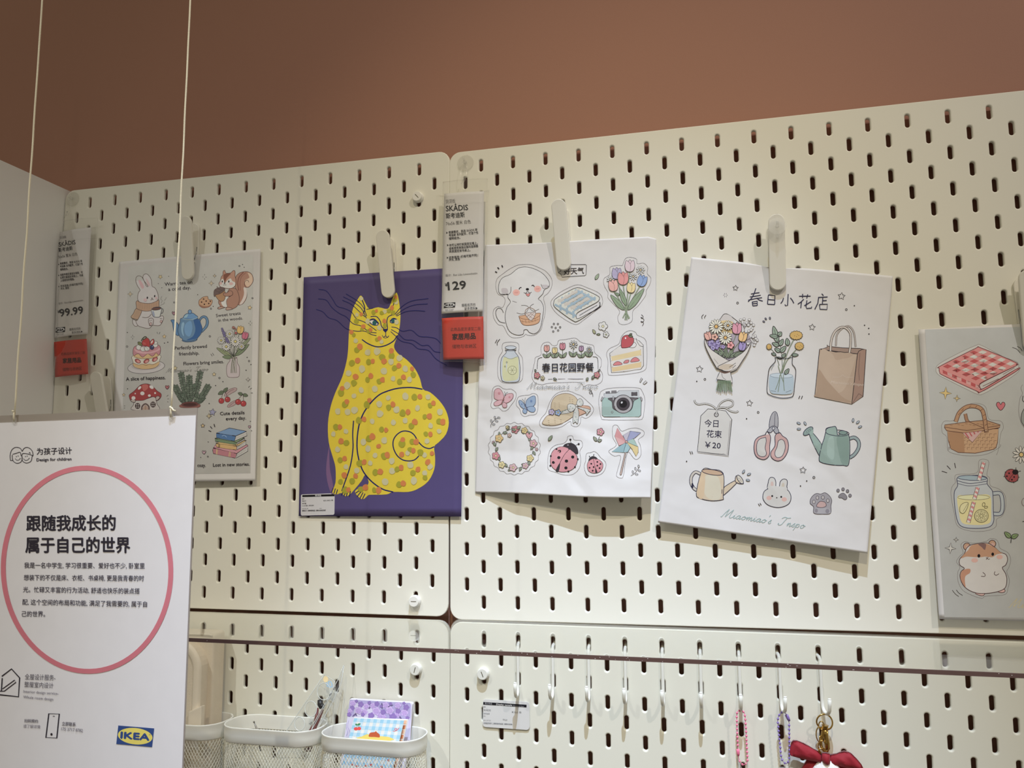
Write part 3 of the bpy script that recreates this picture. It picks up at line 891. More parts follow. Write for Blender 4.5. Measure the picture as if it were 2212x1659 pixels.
    def text(s, t, x0, y0, x1, y1, h, col=INK, bold=0.0, shear=0.0):
        if bold > 0:
            b = bold*h*1.1
            for dx, dy in ((-b, 0), (b, 0), (0, -b), (0, b)): s.text(t, x0+dx, y0+dy, x1+dx, y1+dy, h, col, 0.0, shear)
            return s
        bold = 0.0
        """h = height of one em in crop pixels, baseline from (x0,y0) to (x1,y1)"""
        v, tr = text_geo(t, bold)
        if not len(v): return s
        xm, xM = v[:, 0].min(), v[:, 0].max()
        d = np.array([x1-x0, y1-y0], float); L = np.linalg.norm(d); u = np.array([d[1], -d[0]])/L
        q = np.array([x0, y0])+np.outer((v[:, 0]-xm)/(xM-xm), d)+np.outer(v[:, 1]*h, u)+np.outer(v[:, 1]*h*shear, d/L)
        s._add(q, tr, col); return s
    def done(s, label=None, kind=None):
        v = np.concatenate(s.V)
        P = s.pg.to3d(v[:, 0], v[:, 1]); P[:, 1] -= s.pg.eps0+np.concatenate(s.E)
        tb = np.clip(s.pg.inv(P[:, 0], P[:, 2])[1], 0, 1)[:, None]
        K = np.concatenate(s.K)/(s.pg.disp[0]*(1-tb)+s.pg.disp[1]*tb)*s.pg.alb*.98
        o = mesh(s.name, P, s.F, s.pg.ink, s.par, cols=np.clip(K, 0, .93))
        if kind: o['kind'] = kind
        if label: o['label'] = label
        return o
def lin(a, b, n): return [a+(b-a)*i/(n-1) for i in range(n)]

SCRIPT = {'M': (1.08, '0 .05 .1 0 .25 .5 .45 1', '.45 1 .42 .5 .4 .05', '.4 .05 .65 .6 .85 1', '.85 1 .8 .5 .78 .1 .9 0 1.08 .15'),
 'i': (.28, '0 .15 .1 .38 .08 .1 .15 0 .28 .15', '.14 .52 .15 .56'), 'a': (.5, '.35 .35 .2 .42 .03 .2 .1 0 .25 .1 .36 .38 .32 .1 .38 0 .5 .15'),
 'o': (.45, '.25 .4 .08 .3 .05 .08 .18 0 .33 .15 .3 .35 .2 .4 .3 .3 .45 .3'), 'm': (.62, '0 .15 .08 .38 .05 0', '.05 .1 .2 .4 .26 .3 .23 0', '.24 .1 .4 .4 .46 .3 .43 .05 .5 0 .62 .15'),
 "'": (.16, '.08 1 .03 .78'), 's': (.32, '0 .1 .15 .38 .2 .45 .17 .3 .25 .1 .15 0 .03 .05'), ' ': (.6,),
 'I': (.8, '.1 .8 .3 1 .6 .95 .85 1.02', '.55 .97 .42 .5 .32 .1 .15 0 0 .1 .05 .22'), 'n': (.44, '0 .15 .08 .38 .05 0', '.05 .1 .2 .4 .28 .3 .25 .05 .32 0 .44 .15'),
 'p': (.44, '0 .15 .1 .4 0 -.38', '.08 .3 .25 .42 .33 .25 .25 .03 .08 .05')}
# script lettering
def script(d, t, x0, y0, x1, y1, h, col, w):
    """cursive lettering drawn stroke by stroke along a baseline"""
    tot = sum(SCRIPT[c][0] for c in t); u = np.array([x1-x0, y1-y0], float)/tot; L = np.linalg.norm(u); up = np.array([u[1], -u[0]])/L*h; x = 0
    for c in t:
        g = SCRIPT[c]
        for st in g[1:]:
            q = np.array([float(k) for k in st.split()]).reshape(-1, 2)
            P = np.array([x0, y0])+np.outer(x+q[:, 0]+q[:, 1]*.38*h/L/1.0*.9, u)+np.outer(q[:, 1], up); d.line(P, w, col)
        x += g[0]

# ================================================================== sheet 1: rabbit and teapot
hA = lambda a, b: 3.6+3.2*b+1.0*np.sin(a*3.1)*b
pgA = Page([(257.5, 565.7), (562.8, 537.6), (551.3, 1038.6), (240, 1042)], hA, ((168, 161, 148), (198, 192, 178)))
tA = thing('printed_sheet', 'paper sheet printed with a rabbit, squirrel, teapot and cake, left of the cat poster', 'sheet', (-356, -8, -403), 'printed drawing sheets clipped to the pegboards')
pgA.sheet('paper', M_paper, tA)
def A(name, ox, oy, sc, page=None, par=None): return Art(page or pgA, par or tA, name, ox, oy, sc)
# cream printed ground inside the white margin
d = A('printed_ground', 0, 0, 1); d.hold = 0
d.fill('278 575 547 550 541 1022 259 1026', (172, 166, 148), 0); d.done()
# rabbit   (240,560) x10.369
R_ = (240, 560, 10.369)
d = A('printed_rabbit', *R_); d.lw = 10; br = (86, 62, 52); cr = (186, 176, 162)
d.fl('480 1390 500 1340 560 1350 600 1480 540 1500 495 1450', cr, ink=br)
d.fl('650 690 590 590 555 480 570 400 625 372 690 400 740 480 790 600 830 610 800 560 740 480 715 410 735 350 790 328 850 370 900 460 920 600 980 640 1030 720 1060 830 1055 900 1000 950 880 990 740 985 640 960 600 900 600 820 620 740', cr, ink=br)
d.fill('615 480 650 465 700 530 740 620 720 660 680 640 640 560', (196, 150, 142)); d.fill('785 430 830 480 870 560 870 600 825 590 800 520', (190, 156, 146))
d.fl('690 1150 640 1230 570 1330 560 1400 610 1490 720 1530 850 1550 920 1490 940 1480 1070 1490 1130 1440 1180 1330 1160 1270 1100 1280 1060 1290 1040 1200 1000 1150', cr, ink=br)
d.fl('590 930 560 970 570 1050 575 1110 640 1140 780 1165 900 1150 1060 1110 1075 1000 1070 910 1020 940 880 990 740 985 640 960', (178, 138, 100), ink=br)
for k in range(11): d.line([(625+40*k, 985-abs(k-5)*3), (640+38*k, 1130-abs(k-5)*2)], 5, (140, 104, 76), 0)
d.fl('560 1110 500 1220 450 1300 580 1350 620 1320 690 1160 640 1140', (178, 142, 104), ink=br)
for k in range(4): d.line([(590+25*k, 1140), (500+32*k, 1310)], 4, (140, 104, 76), 0)
d.line('450 1300 480 1330 520 1350 560 1370 600 1360', 16, (110, 96, 74))
d.line('700 1300 780 1310 850 1290 905 1230', 9, br); d.fl('840 1390 850 1340 900 1318 945 1340 950 1400 930 1480 870 1490 860 1460', cr, ink=br)
d.ell(890, 1450, 24, 36, 15, (190, 154, 140), br, 7); d.ell(1125, 1395, 22, 32, 20, (190, 154, 140), br, 7)
d.dots('870 1380 905 1368 1110 1330 1140 1328', 9, col=br)
d.ell(1145, 1160, 26, 52, 10, None, (60, 60, 66), 9)
d.fl('905 1140 920 1210 950 1280 1020 1300 1090 1290 1110 1240 1135 1110 1080 1070 960 1085', (190, 190, 190), ink=(60, 60, 66)); d.ell(1020, 1110, 105, 32, -7, (110, 74, 60), (60, 60, 66), 8)
d.fill('925 1170 960 1170 985 1270 950 1270', (146, 150, 160))
d.ell(768, 912, 36, 34, 0, (196, 158, 148)); d.ell(1015, 870, 24, 30, 0, (196, 158, 148))
d.ell(816, 864, 15, 25, 8, INK); d.ell(980, 826, 14, 24, 8, INK); d.line('885 908 905 912 922 890 940 905 950 890', 7, br); d.ell(920, 872, 12, 9, 0, br)
d.line('1140 830 1115 890 1150 930 1120 980', 5, (120, 112, 104)); d.line('1240 850 1220 900 1190 920', 5, (120, 112, 104)); d.line('1190 950 1190 990 1130 1020 1105 1045', 5, (120, 112, 104))
d.done()
d = A('printed_stars', *R_); d.lw = 8
d.star(1105, 395, 52, (196, 168, 112), 36); d.star(430, 780, 62, (190, 170, 130), 0, 4, .36)
d.dots('1290 385 1060 545 1140 640', 9); d.dots('1412 968', 16, True)
for q in ((430, 395), ):
    pass
d.ox, d.oy, d.sc = 400, 560, 10.369
d.star(587, 540, 62, (190, 170, 130), 0, 4, .36); d.star(662, 374, 44, (190, 170, 130), 0, 4, .36)
d.dash((438, 335, 438, 360), (438, 430, 438, 455), (390, 395, 410, 397), (460, 398, 482, 400)); d.dash((1460, 1380, 1460, 1410), (1460, 1455, 1460, 1485), (1420, 1435, 1440, 1435), (1485, 1430, 1502, 1430))
d.star(1450, 1085, 52, (202, 170, 110), 10); d.dots('282 795 630 1058', 11); d.dots('1218 152 1508 872 580 1108', 16, True); d.dots('1288 118 1325 180', 10)
d.done(kind='stuff')
d = A('printed_squirrel', 400, 560, 10.369); d.lw = 9; bn = (70, 46, 40)
sq = (160, 112, 84)
d.fl('1190 1020 1290 1000 1370 880 1385 760 1360 640 1420 630 1490 560 1525 470 1500 350 1420 285 1310 280 1200 320 1130 410 1110 600 1180 740 1210 880', sq, ink=bn)
d.fill('1310 640 1360 640 1385 760 1360 880 1280 1000 1220 1010 1290 880 1320 760', (196, 176, 156)); d.fill('1400 300 1490 350 1515 470 1480 560 1400 620 1345 560 1340 480 1400 440 1440 400', (196, 160, 124))
d.line('1310 290 1210 400 1180 540 1200 700', 22, (128, 74, 56)); d.line('1360 300 1260 400 1230 540 1240 700', 10, (128, 74, 56)); d.line('1360 635 1330 560 1350 490 1400 470 1430 520', 9, bn)
d.fl('1000 660 1130 660 1190 760 1215 900 1180 1030 1100 1100 980 1135 920 1130 930 1090 870 1080 740 1110 740 1080 790 1060 750 980 760 920 840 930 900 840', sq, ink=bn)
d.fill('810 960 900 840 980 850 930 930 940 1060 860 1060', (208, 196, 176)); d.line('1060 800 960 870 925 960 950 1060', 8, bn)
d.fl('845 350 850 280 885 248 915 310 990 312 1030 300 1090 250 1120 280 1120 380 1140 480 1130 580 1090 630 1000 660 850 640 780 610 760 540 790 490 810 400', (172, 122, 92), ink=bn)
d.fill('790 500 830 440 870 470 885 540 950 470 1020 430 1060 490 1120 520 1120 580 1080 625 1000 650 850 630 785 600 770 540', (214, 202, 184)); d.fill('870 340 990 318 1020 330 930 430 890 530 865 440', (122, 70, 48))
d.ell(1030, 548, 46, 32, 0, (206, 150, 134)); d.ell(800, 540, 26, 34, 0, (206, 150, 134)); d.ell(834, 500, 14, 22, 0, INK); d.ell(980, 500, 14, 24, 0, INK)
d.ell(886, 538, 17, 13, 0, INK); d.line('850 570 870 580 890 565 905 580 925 570', 7, bn)
d.fl('660 780 690 720 800 690 890 720 900 860 850 940 770 930 700 850', (164, 118, 70), ink=bn); d.fl('645 790 655 700 720 650 820 628 880 650 885 700 790 770 690 800 660 840', (104, 82, 72), ink=bn)
d.line('735 650 715 610', 18, (96, 74, 64)); d.line('680 700 780 750', 6, (70, 56, 50)); d.line('730 660 840 700', 6, (70, 56, 50)); d.line('760 740 870 670', 6, (70, 56, 50))
d.fl('860 760 940 750 1000 705 1060 730 1060 800 980 830 880 820', sq, ink=bn)
d.fl('740 1100 760 1070 850 1070 890 1080 800 1110 745 1115', (176, 138, 112), ink=bn); d.fl('915 1110 940 1080 1020 1090 1060 1120 960 1140 920 1135', (176, 138, 112), ink=bn)
d.done()
d = A('printed_cookie', 400, 560, 10.369); d.lw = 9
d.fl('400 850 500 832 520 890 560 910 605 915 605 980 560 1050 500 1080 400 1090 330 1050 305 990 315 920 350 890', (184, 138, 92), ink=(90, 58, 40))
d.fill('330 1050 305 1000 400 1050 520 1050 600 990 560 1050 500 1080 400 1090', (150, 98, 66)); d.dots('415 893 370 960 472 938 432 1010 530 993 565 942', 17, col=(66, 40, 32)); d.done()
d = A('printed_text', 400, 560, 10.369)
d.text('Sweet treats', 695, 1298, 1245, 1240, 100, bold=.012); d.text('in the woods.', 745, 1402, 1295, 1350, 95, bold=.012)
d.ox, d.oy, d.sc = 0, 340, 3.4563
d.text('Warm tea on', 1232, 960, 1437, 942, 36, bold=.012); d.text('a cold day.', 1258, 998, 1425, 983, 36, bold=.012)
d.text('Perfectly brewed', 1306, 1437, 1546, 1421, 36, bold=.012); d.text('friendship.', 1338, 1480, 1488, 1472, 36, bold=.012); d.text('Flowers bring smiles.', 1372, 1553, 1672, 1536, 36, bold=.012)
script(d, "Miaomiao's Inspo", 1240, 1606, 1555, 1592, 32, (132, 128, 116), 2.2)
d.ox, d.oy, d.sc = 80, 780, 4.2538
d.text('A slice of happiness.', 820, 182, 1182, 166, 46, bold=.012); d.text('Cute details', 1684, 498, 1908, 487, 44, bold=.012); d.text('every day.', 1738, 545, 1922, 536, 44, bold=.012)
d.text('Lost in new stories.', 1620, 970, 1955, 960, 44, bold=.012); d.text('cozy.', 1476, 972, 1552, 972, 44, bold=.012)
d.done(kind='stuff')
d = A('printed_teapot', 360, 660, 7.54); d.lw = 7; nb = (34, 44, 66); bl = (92, 126, 150)
d.fl('535 225 560 185 610 165 660 190 685 260 670 340 620 400 575 440 570 400 610 360 640 300 640 230 600 200 560 230 548 255', bl, ink=nb)
d.fl('195 320 160 270 140 240 110 232 70 240 95 290 105 350 120 430 160 480 200 480', (80, 122, 156), ink=nb)
d.fl('250 205 220 270 190 350 185 420 215 510 260 545 255 575 320 595 420 590 490 565 505 530 560 460 580 380 555 290 510 215', bl, ink=nb)
d.fill('440 230 510 220 560 300 575 390 550 460 500 530 400 560 330 560 430 500 470 380', (50, 92, 138)); d.fill('245 300 270 270 290 300 270 400 280 500 250 450 238 370', (128, 164, 190)); d.fill('300 320 340 270 400 260 420 380 380 500 320 480 290 400', (104, 146, 176))
d.fl('265 205 300 150 360 125 430 125 480 160 505 180 500 210 420 225 320 220 260 212', (98, 140, 172), ink=nb); d.fill('280 195 310 155 350 140 330 190', (140, 172, 194))
d.ell(380, 102, 30, 32, 0, (98, 140, 172), nb, 7); d.line('250 212 320 228 420 228 508 200', 9, (150, 178, 196)); d.line('255 560 320 578 420 572 500 545', 6, nb); d.done()
d = A('printed_cake', 240, 700, 8.731); d.lw = 7; dk = (78, 52, 50)
d.ell(663, 810, 350, 122, -5, (188, 178, 164), (86, 76, 74), 8, 40); d.ell(665, 780, 280, 92, -4, (176, 162, 150), None, n=30)
d.fl('415 720 430 800 520 840 660 850 800 835 890 780 915 690 905 580 430 590', (206, 190, 160), ink=dk)
d.fill('420 740 440 800 540 840 660 848 800 830 890 775 910 710 780 760 640 750 520 770', (200, 160, 96)); d.line('420 735 520 770 590 755 660 780 720 755 800 765 900 710', 6, dk)
for x, y, r in ((505, 698, 30), (668, 700, -30), (828, 665, -35)): d.ell(x, y, 58, 36, r, (166, 66, 62), dk, 6); d.ell(x+8, y+6, 36, 22, r, (208, 136, 116))
d.fill('430 580 440 620 520 650 640 655 800 640 900 600 905 570 820 540 600 560', (204, 164, 98)); d.line('430 615 540 648 680 655 820 630 905 590', 6, dk)
d.fl('415 560 425 460 480 410 660 380 840 385 915 410 935 470 925 560 890 580 850 545 800 600 760 600 700 560 650 590 600 625 560 600 520 560 470 575 440 600', (188, 122, 120), ink=dk)
d.fill('440 470 520 500 700 530 860 490 910 450 905 500 700 560 500 540', (204, 150, 144))
for x, y, a, b in ((525, 440, 50, 50), (610, 470, 58, 48), (680, 465, 50, 45), (835, 400, 48, 42), (830, 355, 50, 30)): d.ell(x, y, a, b, 0, (214, 208, 196), dk, 6)
d.line('600 430 640 470 620 500', 5, (120, 104, 100)); d.line('660 430 700 470 690 500', 5, (120, 104, 100))
d.leaf(510, 340, 590, 410, 28, (122, 124, 66)); d.fl('585 340 620 290 680 262 725 300 735 370 725 430 680 420 630 410 590 390', (176, 50, 42), ink=dk)
d.line('570 320 600 270 640 240 670 250 640 280 600 290', 16, (70, 72, 46)); d.fl('740 380 745 330 800 282 820 340 810 370 770 400', (176, 60, 52), ink=dk); d.fill('752 370 760 330 795 305 785 350', (214, 180, 160)); d.line('600 350 650 360', 6, (220, 120, 100)); d.line('600 375 660 380', 6, (220, 120, 100))
d.ell(774, 442, 38, 42, 0, (62, 66, 96), (36, 34, 56), 6); d.ell(785, 425, 13, 11, 0, (120, 124, 150)); d.done()
d = A('printed_mushroom_house', 240, 700, 8.731); d.lw = 8
d.fl('450 1430 425 1520 405 1620 890 1620 865 1500 830 1370 640 1420', (186, 174, 156), ink=dk)
d.fl('345 1380 350 1330 430 1270 520 1180 580 1140 680 1128 780 1170 870 1260 940 1310 945 1370 900 1430 850 1450 850 1400 780 1370 700 1400 600 1440 470 1445 450 1480 380 1460', (160, 54, 48), ink=dk)
d.fill('590 1150 680 1140 700 1200 640 1260 600 1240', (190, 92, 76)); d.fl('370 1440 400 1420 460 1435 450 1475 400 1470', (178, 158, 138)); d.fl('850 1370 900 1360 920 1390 870 1440 850 1430', (178, 158, 138))
W_ = (206, 196, 178)
for x, y, a, b, r in ((592, 1308, 40, 36, 0), (424, 1395, 38, 34, 0), (724, 1350, 27, 24, 0), (832, 1302, 18, 18, 0), (765, 1190, 44, 30, 35), (540, 1205, 40, 22, -45), (458, 1312, 12, 14, 0)): d.ell(x, y, a, b, r, W_)
for x, y in ((502, 1545), (793, 1518)):
    d.ell(x, y, 50, 56, 0, (70, 50, 46))
    for a, b in ((-18, -22), (18, -22), (-18, 20), (18, 20)): d.ell(x+a, y+b, 13, 15, 0, (160, 148, 134))
d.line('580 1620 590 1550 650 1505 710 1550 720 1620', 26, (100, 76, 66)); d.fill('605 1620 615 1560 650 1530 690 1560 700 1620', (176, 140, 112)); d.line('650 1530 650 1620', 5, dk); d.done()
d = A('printed_stars', 240, 700, 8.731); d.lw = 6
d.star(1005, 235, 42, (200, 170, 110), 0); d.star(240, 1335, 34, (196, 170, 120), 0); d.heart(1060, 1195, 38, (172, 96, 92)); d.dots('308 160 1008 360 1072 345 312 1222', 10); d.dots('302 424', 16, True)
d.dash((406, 205, 408, 232), (408, 262, 408, 290), (374, 245, 392, 245), (424, 243, 442, 243), (870, 150, 878, 185), (925, 152, 905, 192), (1050, 1366, 1082, 1338), (1062, 1415, 1092, 1412), (1060, 1464, 1082, 1474), (244, 1544, 268, 1542), (245, 1590, 266, 1582))
d.ox, d.oy, d.sc = 360, 660, 7.54
d.dots('20 598 1312 846 1375 962 1296 1055 800 1304 918 1240 694 1597', 9); d.dots('706 502 862 1180 1343 905', 13, True); d.star(775, 1120, 34, (200, 176, 120), 0); d.star(1328, 1205, 38, (180, 170, 150), 0, 4, .4); d.star(140, 1020, 40, (196, 176, 120), 0)
d.dash((722, 788, 745, 826), (748, 772, 772, 812), (1356, 1310, 1332, 1338), (1388, 1342, 1362, 1365), (1372, 1424, 1404, 1424)); d.heart(120, 125, 30, (156, 110, 112)); d.heart(12, 1330, 32, (172, 96, 92))
d.ox, d.oy, d.sc = 80, 780, 4.2538
d.star(1525, 594, 20, (200, 170, 110), 0, w=5); d.star(1615, 470, 34, (146, 142, 160), 8, w=4); d.star(1582, 505, 26, (190, 170, 120), 0, 4, .4, w=4); d.heart(1536, 838, 17, (190, 150, 150), 4); d.heart(1954, 604, 12, (190, 150, 150), 4)
d.dash((1578, 638, 1602, 648), (1594, 600, 1610, 620), (1628, 578, 1636, 606), w=7); d.dots('1575 743 1506 885 1962 554 1972 640', 4); d.dots('1572 878', 6, True)
d.done(kind='stuff')
d = A('printed_flower_vase', 360, 660, 7.54); d.lw = 5; gr = (104, 116, 78); dg = (58, 60, 44)
d.fl('1040 850 1030 900 990 960 975 1040 985 1130 1010 1165 1090 1172 1170 1160 1188 1100 1185 1000 1150 930 1140 850', (180, 164, 154), 7, ink=(98, 70, 70)); d.line('1025 850 1060 862 1120 862 1150 842', 8, (98, 70, 70))
for x0, x1 in ((1060, 1120), (1085, 1045), (1100, 1100), (1120, 1075), (1080, 1060), (1110, 1140)): d.line([(x0, 820), (x0*.4+x1*.6, 950), (x1, 1100)], 7, (96, 102, 70))
for x, y in ((1030, 470), (1180, 470), (940, 560), (1240, 560), (985, 690), (1110, 600), (1220, 690), (930, 440), (1110, 400)): d.line([(x, y), ((x+1090)/2, (y+830)/2+20), (1088, 835)], 7, dg)
d.leaf(1060, 830, 815, 690, 34, (132, 138, 92)); d.leaf(1060, 845, 912, 835, 30, (116, 128, 86)); d.leaf(1140, 740, 1368, 530, 30, (130, 136, 96)); d.leaf(1120, 820, 1345, 630, 36, (112, 124, 84))
for y, x, r in ((380, 905, 16), (410, 915, 20), (450, 935, 26), (490, 945, 22), (540, 975, 22), (575, 990, 28), (600, 1010, 20)): d.ell(x, y, r, r*1.1, 0, (108, 98, 128), (74, 64, 84), 4)
d.daisy(1030, 462, 66, 13); d.daisy(892, 570, 66, 12); d.daisy(1125, 588, 84, 14); d.daisy(978, 672, 74, 13); d.daisy(1228, 668, 56, 11)
d.tulip(1208, 396, 66, (204, 160, 74), 8); d.tulip(1285, 490, 62, (186, 92, 108), 12); d.ell(1096, 360, 22, 20, 0, (154, 96, 76), dk, 4); d.ell(1130, 382, 13, 16, 0, (154, 96, 76), dk, 4); d.ell(1136, 450, 20, 20, 0, (164, 82, 76), dk, 4)
d.done()
d = A('printed_potted_plant', 360, 660, 7.54); d.lw = 4; g1 = (96, 106, 84); lk = (44, 50, 40)
d.cyc = (0, 40)
stems = [((385, 1600), (240, 1130)), ((400, 1600), (545, 1110)), ((370, 1600), (150, 1340)), ((420, 1600), (670, 1330)), ((380, 1600), (370, 1180)), ((360, 1600), (230, 1480)), ((430, 1600), (580, 1500))]
for (x0, y0), (x1, y1) in stems:
    mx, my = (x0*.35+x1*.65), (y0*.5+y1*.5); Q = spl([(x0, y0), (mx, my), (x1, y1)], False, 6); d.line(Q, 6, lk, 0)
    for i in range(2, len(Q)):
        T_ = Q[i]-Q[i-1]; T_ /= np.linalg.norm(T_); Nn = np.array([-T_[1], T_[0]])
        for sg in (-1, 1):
            e = Q[i]+(T_*.55+Nn*sg*.85)*62; d.leaf(Q[i][0], Q[i][1], e[0], e[1], 19, g1 if (i+sg) % 3 else (112, 122, 98), lk, 4)
    e = Q[-1]+T_*60; d.leaf(Q[-1][0], Q[-1][1], e[0], e[1], 19, g1, lk, 4)
for x, y, a in ((360, 1230, 40), (430, 1340, 100), (330, 1400, 170), (470, 1430, 60), (400, 1500, 120), (300, 1480, 200), (520, 1520, 30), (270, 1530, 190), (450, 1270, 80), (350, 1560, 140)):
    ca, sa = math.cos(math.radians(a)), math.sin(math.radians(a)); d.leaf(x, y, x+78*ca, y+78*sa, 36, (88, 100, 78), lk, 4)
d.cyc = None; d.layer = 42; d.fl('245 1610 240 1660 520 1660 518 1600', (140, 82, 66), ink=dk); d.ell(382, 1608, 138, 40, -2, (112, 62, 52), dk, 8); d.ell(382, 1612, 112, 26, -2, (76, 44, 38)); d.done()
d = A('printed_cherries', 360, 660, 7.54); d.lw = 6
for pts in ('940 1470 960 1420 1020 1370 1100 1340 1145 1350 1130 1390 1060 1430 980 1475', '990 1650 1010 1610 1080 1560 1130 1545 1150 1560 1110 1620 1030 1655'): d.fl(pts, (168, 138, 128), ink=(96, 66, 62)); 
d.line('970 1450 1040 1390 1100 1365', 6, (110, 76, 70)); d.line('1020 1640 1080 1590 1120 1565', 6, (110, 76, 70))
for q in ('895 1500 915 1440 930 1400', '990 1490 970 1440 945 1405', '1165 1530 1210 1480 1240 1450', '1255 1560 1250 1500 1245 1455'): d.line(q, 7, dk)
for x, y, r in ((893, 1553, 45), (993, 1530, 45), (1165, 1570, 46), (1252, 1597, 46)): d.ell(x, y, r, r, 0, (166, 44, 42), dk, 6); d.ell(x-14, y-14, 10, 7, -30, (210, 120, 110))
d.leaf(932, 1400, 840, 1445, 28, (100, 112, 78)); d.leaf(930, 1410, 995, 1340, 26, (100, 112, 78)); d.leaf(1240, 1450, 1165, 1425, 24, (100, 112, 78)); d.leaf(1245, 1450, 1325, 1470, 26, (100, 112, 78)); d.done()
d = A('printed_books', 80, 780, 4.2538); d.lw = 5
for top, sp, pgs, c1, c2 in (('1620 795 1640 770 1935 770 1940 780 1835 850', '1618 800 1835 850 1822 892 1620 850 1615 820', '1838 850 1940 775 1938 828 1828 892', (196, 132, 132), (180, 110, 112)),
        ('1642 755 1700 735 1925 730 1850 780', '1645 757 1835 782 1832 818 1650 790', '1838 782 1918 725 1922 768 1836 816', (206, 168, 90), (200, 156, 80)),
        ('1635 710 1690 690 1905 705 1838 748', '1635 712 1838 748 1832 768 1640 738', '1838 748 1910 708 1908 728 1838 768', (122, 142, 98), (108, 130, 88)),
        ('1650 660 1770 615 1925 645 1828 688', '1648 664 1826 690 1815 736 1650 705', '1828 690 1925 648 1930 686 1818 734', (110, 142, 172), (72, 112, 152))):
    d.fl(pgs, (200, 194, 176), sm=0); d.fl(top, c1, sm=0); d.fl(sp, c2, sm=0)
    q = d.P(pgs)
    for k in (.3, .5, .7): d.line([q[0]*(1-k)+q[3]*k, q[1]*(1-k)+q[2]*k], 2, (110, 100, 92), 0)
d.dash((1652, 808, 1648, 856), (1660, 810, 1656, 858), (1770, 832, 1764, 878), (1780, 834, 1774, 880), col=(226, 190, 110), w=4); d.dash((1672, 762, 1670, 792), (1680, 763, 1678, 793), w=3)
d.line('1700 690 1722 682 1745 700', 4, (150, 176, 196)); d.done()

# ================================================================== sheet 2: the purple cat poster
hP = lambda a, b: 3.8+0.2*b-1.6*(1-a)*b
pgP = Page([(656, 599), (1002, 577), (996.4, 1115.8), (645.2, 1115)], hP, ((184, 178, 164), (212, 208, 194)), lmax=40, ink=M_inkg, eps0=0.1, base_alb=(225, 222, 215))
pgP.desat = 0.04
M_purp = paper_mat('purple_poster_paper', (88, 78, 126), rough=0.5)
tP = thing('cat_poster', 'purple poster of a spotted yellow cat clipped to the upper left pegboard', 'poster', (-86, -4, -446))
pgP.sheet('paper', M_purp, tP, 20, 30)
Z3 = (600, 540, 2.765)
d = A('printed_cat', *Z3, page=pgP, par=tP); nv = (30, 32, 88); ye = (214, 190, 48); d.lw = 5
d.fill('462 810 480 795 448 940 395 1010 320 1130 290 1290 300 1400 330 1470 330 1400 310 1280 320 1100 400 930 460 820', (122, 92, 128))
d.fill('498 272 520 310 548 352 600 342 655 352 675 320 690 280 712 256 728 330 733 400 725 480 705 540 695 580 720 620 770 655 820 710 850 770 868 832 910 850 965 900 1005 960 1022 1030 1005 1100 960 1150 935 1175 940 1240 935 1310 900 1380 840 1425 780 1445 690 1445 650 1460 560 1462 540 1465 505 1490 462 1450 480 1425 540 1400 535 1360 520 1345 500 1380 450 1440 425 1465 400 1470 380 1452 350 1460 325 1445 345 1390 345 1300 330 1240 305 1150 300 1040 315 940 345 850 385 760 410 670 420 600 425 500 432 430 450 350 475 300', ye)
d.line('865 832 800 822 720 826 650 845 600 870 550 920 510 980 485 1050 474 1140 478 1220 500 1300 530 1350 575 1395 630 1430 690 1446', 8, nv)
d.line('935 1175 905 1186 870 1175 840 1145 815 1105 785 1085 745 1083 710 1105 690 1140 692 1185 715 1230 750 1255 790 1260 820 1252 843 1230', 7, nv)
d.line('453 1020 448 1100 450 1180 440 1260 425 1320 400 1390 383 1440', 7, nv); d.line('503 535 540 560 590 578 640 572 690 545 715 510', 7, nv)
d.fl('545 425 575 418 600 445 570 448', (220, 216, 200), 5, ink=nv); d.ell(578, 435, 13, 14, 0, (38, 92, 92)); d.fl('672 430 690 412 710 420 690 436', (220, 216, 200), 5, ink=nv); d.ell(688, 423, 11, 12, 0, (38, 92, 92))
d.line('545 420 575 412 605 440', 5, nv); d.line('670 425 690 408 712 415', 5, nv); d.line('555 398 590 398 612 425 620 455 635 472', 5, nv); d.line('690 385 660 400 652 430 656 465 650 475', 5, nv)
d.fill('628 475 658 472 648 490 644 494', nv); d.line('645 490 644 512 630 522', 4, nv); d.line('644 512 656 522 664 512', 4, nv); d.line('624 508 632 522 646 526 660 518', 3, nv)
d.line('505 300 520 345 512 380', 6, nv); d.line('700 295 690 330 672 360', 5, nv); d.line('530 355 570 348', 4, nv)
for q in ('245 235 290 245 325 290 355 335 400 350 440 370 470 410 520 432 560 460 590 482', '242 292 290 300 325 345 370 380 410 400 450 440 500 455 545 488 590 495', '230 355 270 370 305 405 355 422 410 470 470 485 520 485 560 505 590 512',
          '680 460 710 465 745 485 800 480 845 515 900 520 945 530 975 560', '678 475 720 500 760 535 810 540 860 570 900 570 935 605 972 612', '675 487 700 510 740 545 800 560 840 590 900 600 945 650 1010 690',
          '392 280 450 310 500 350 530 408', '386 300 440 325 490 370 522 400', '408 262 470 300 510 340 532 395', '700 385 740 340 800 305 900 290', '705 390 760 350 820 328 896 322', '710 395 760 370 820 362 880 366'): d.line(q, 4, nv)
for q in ('332 1420 322 1448', '345 1425 335 1455', '358 1430 350 1458', '395 1435 380 1465', '408 1438 396 1470', '420 1440 410 1470', '435 1440 428 1472', '490 1435 465 1452', '500 1440 475 1472', '510 1448 492 1482', '522 1455 506 1488'): d.line(q, 5, nv)
og, gn, wt = (200, 122, 66), (158, 152, 40), (192, 184, 140)
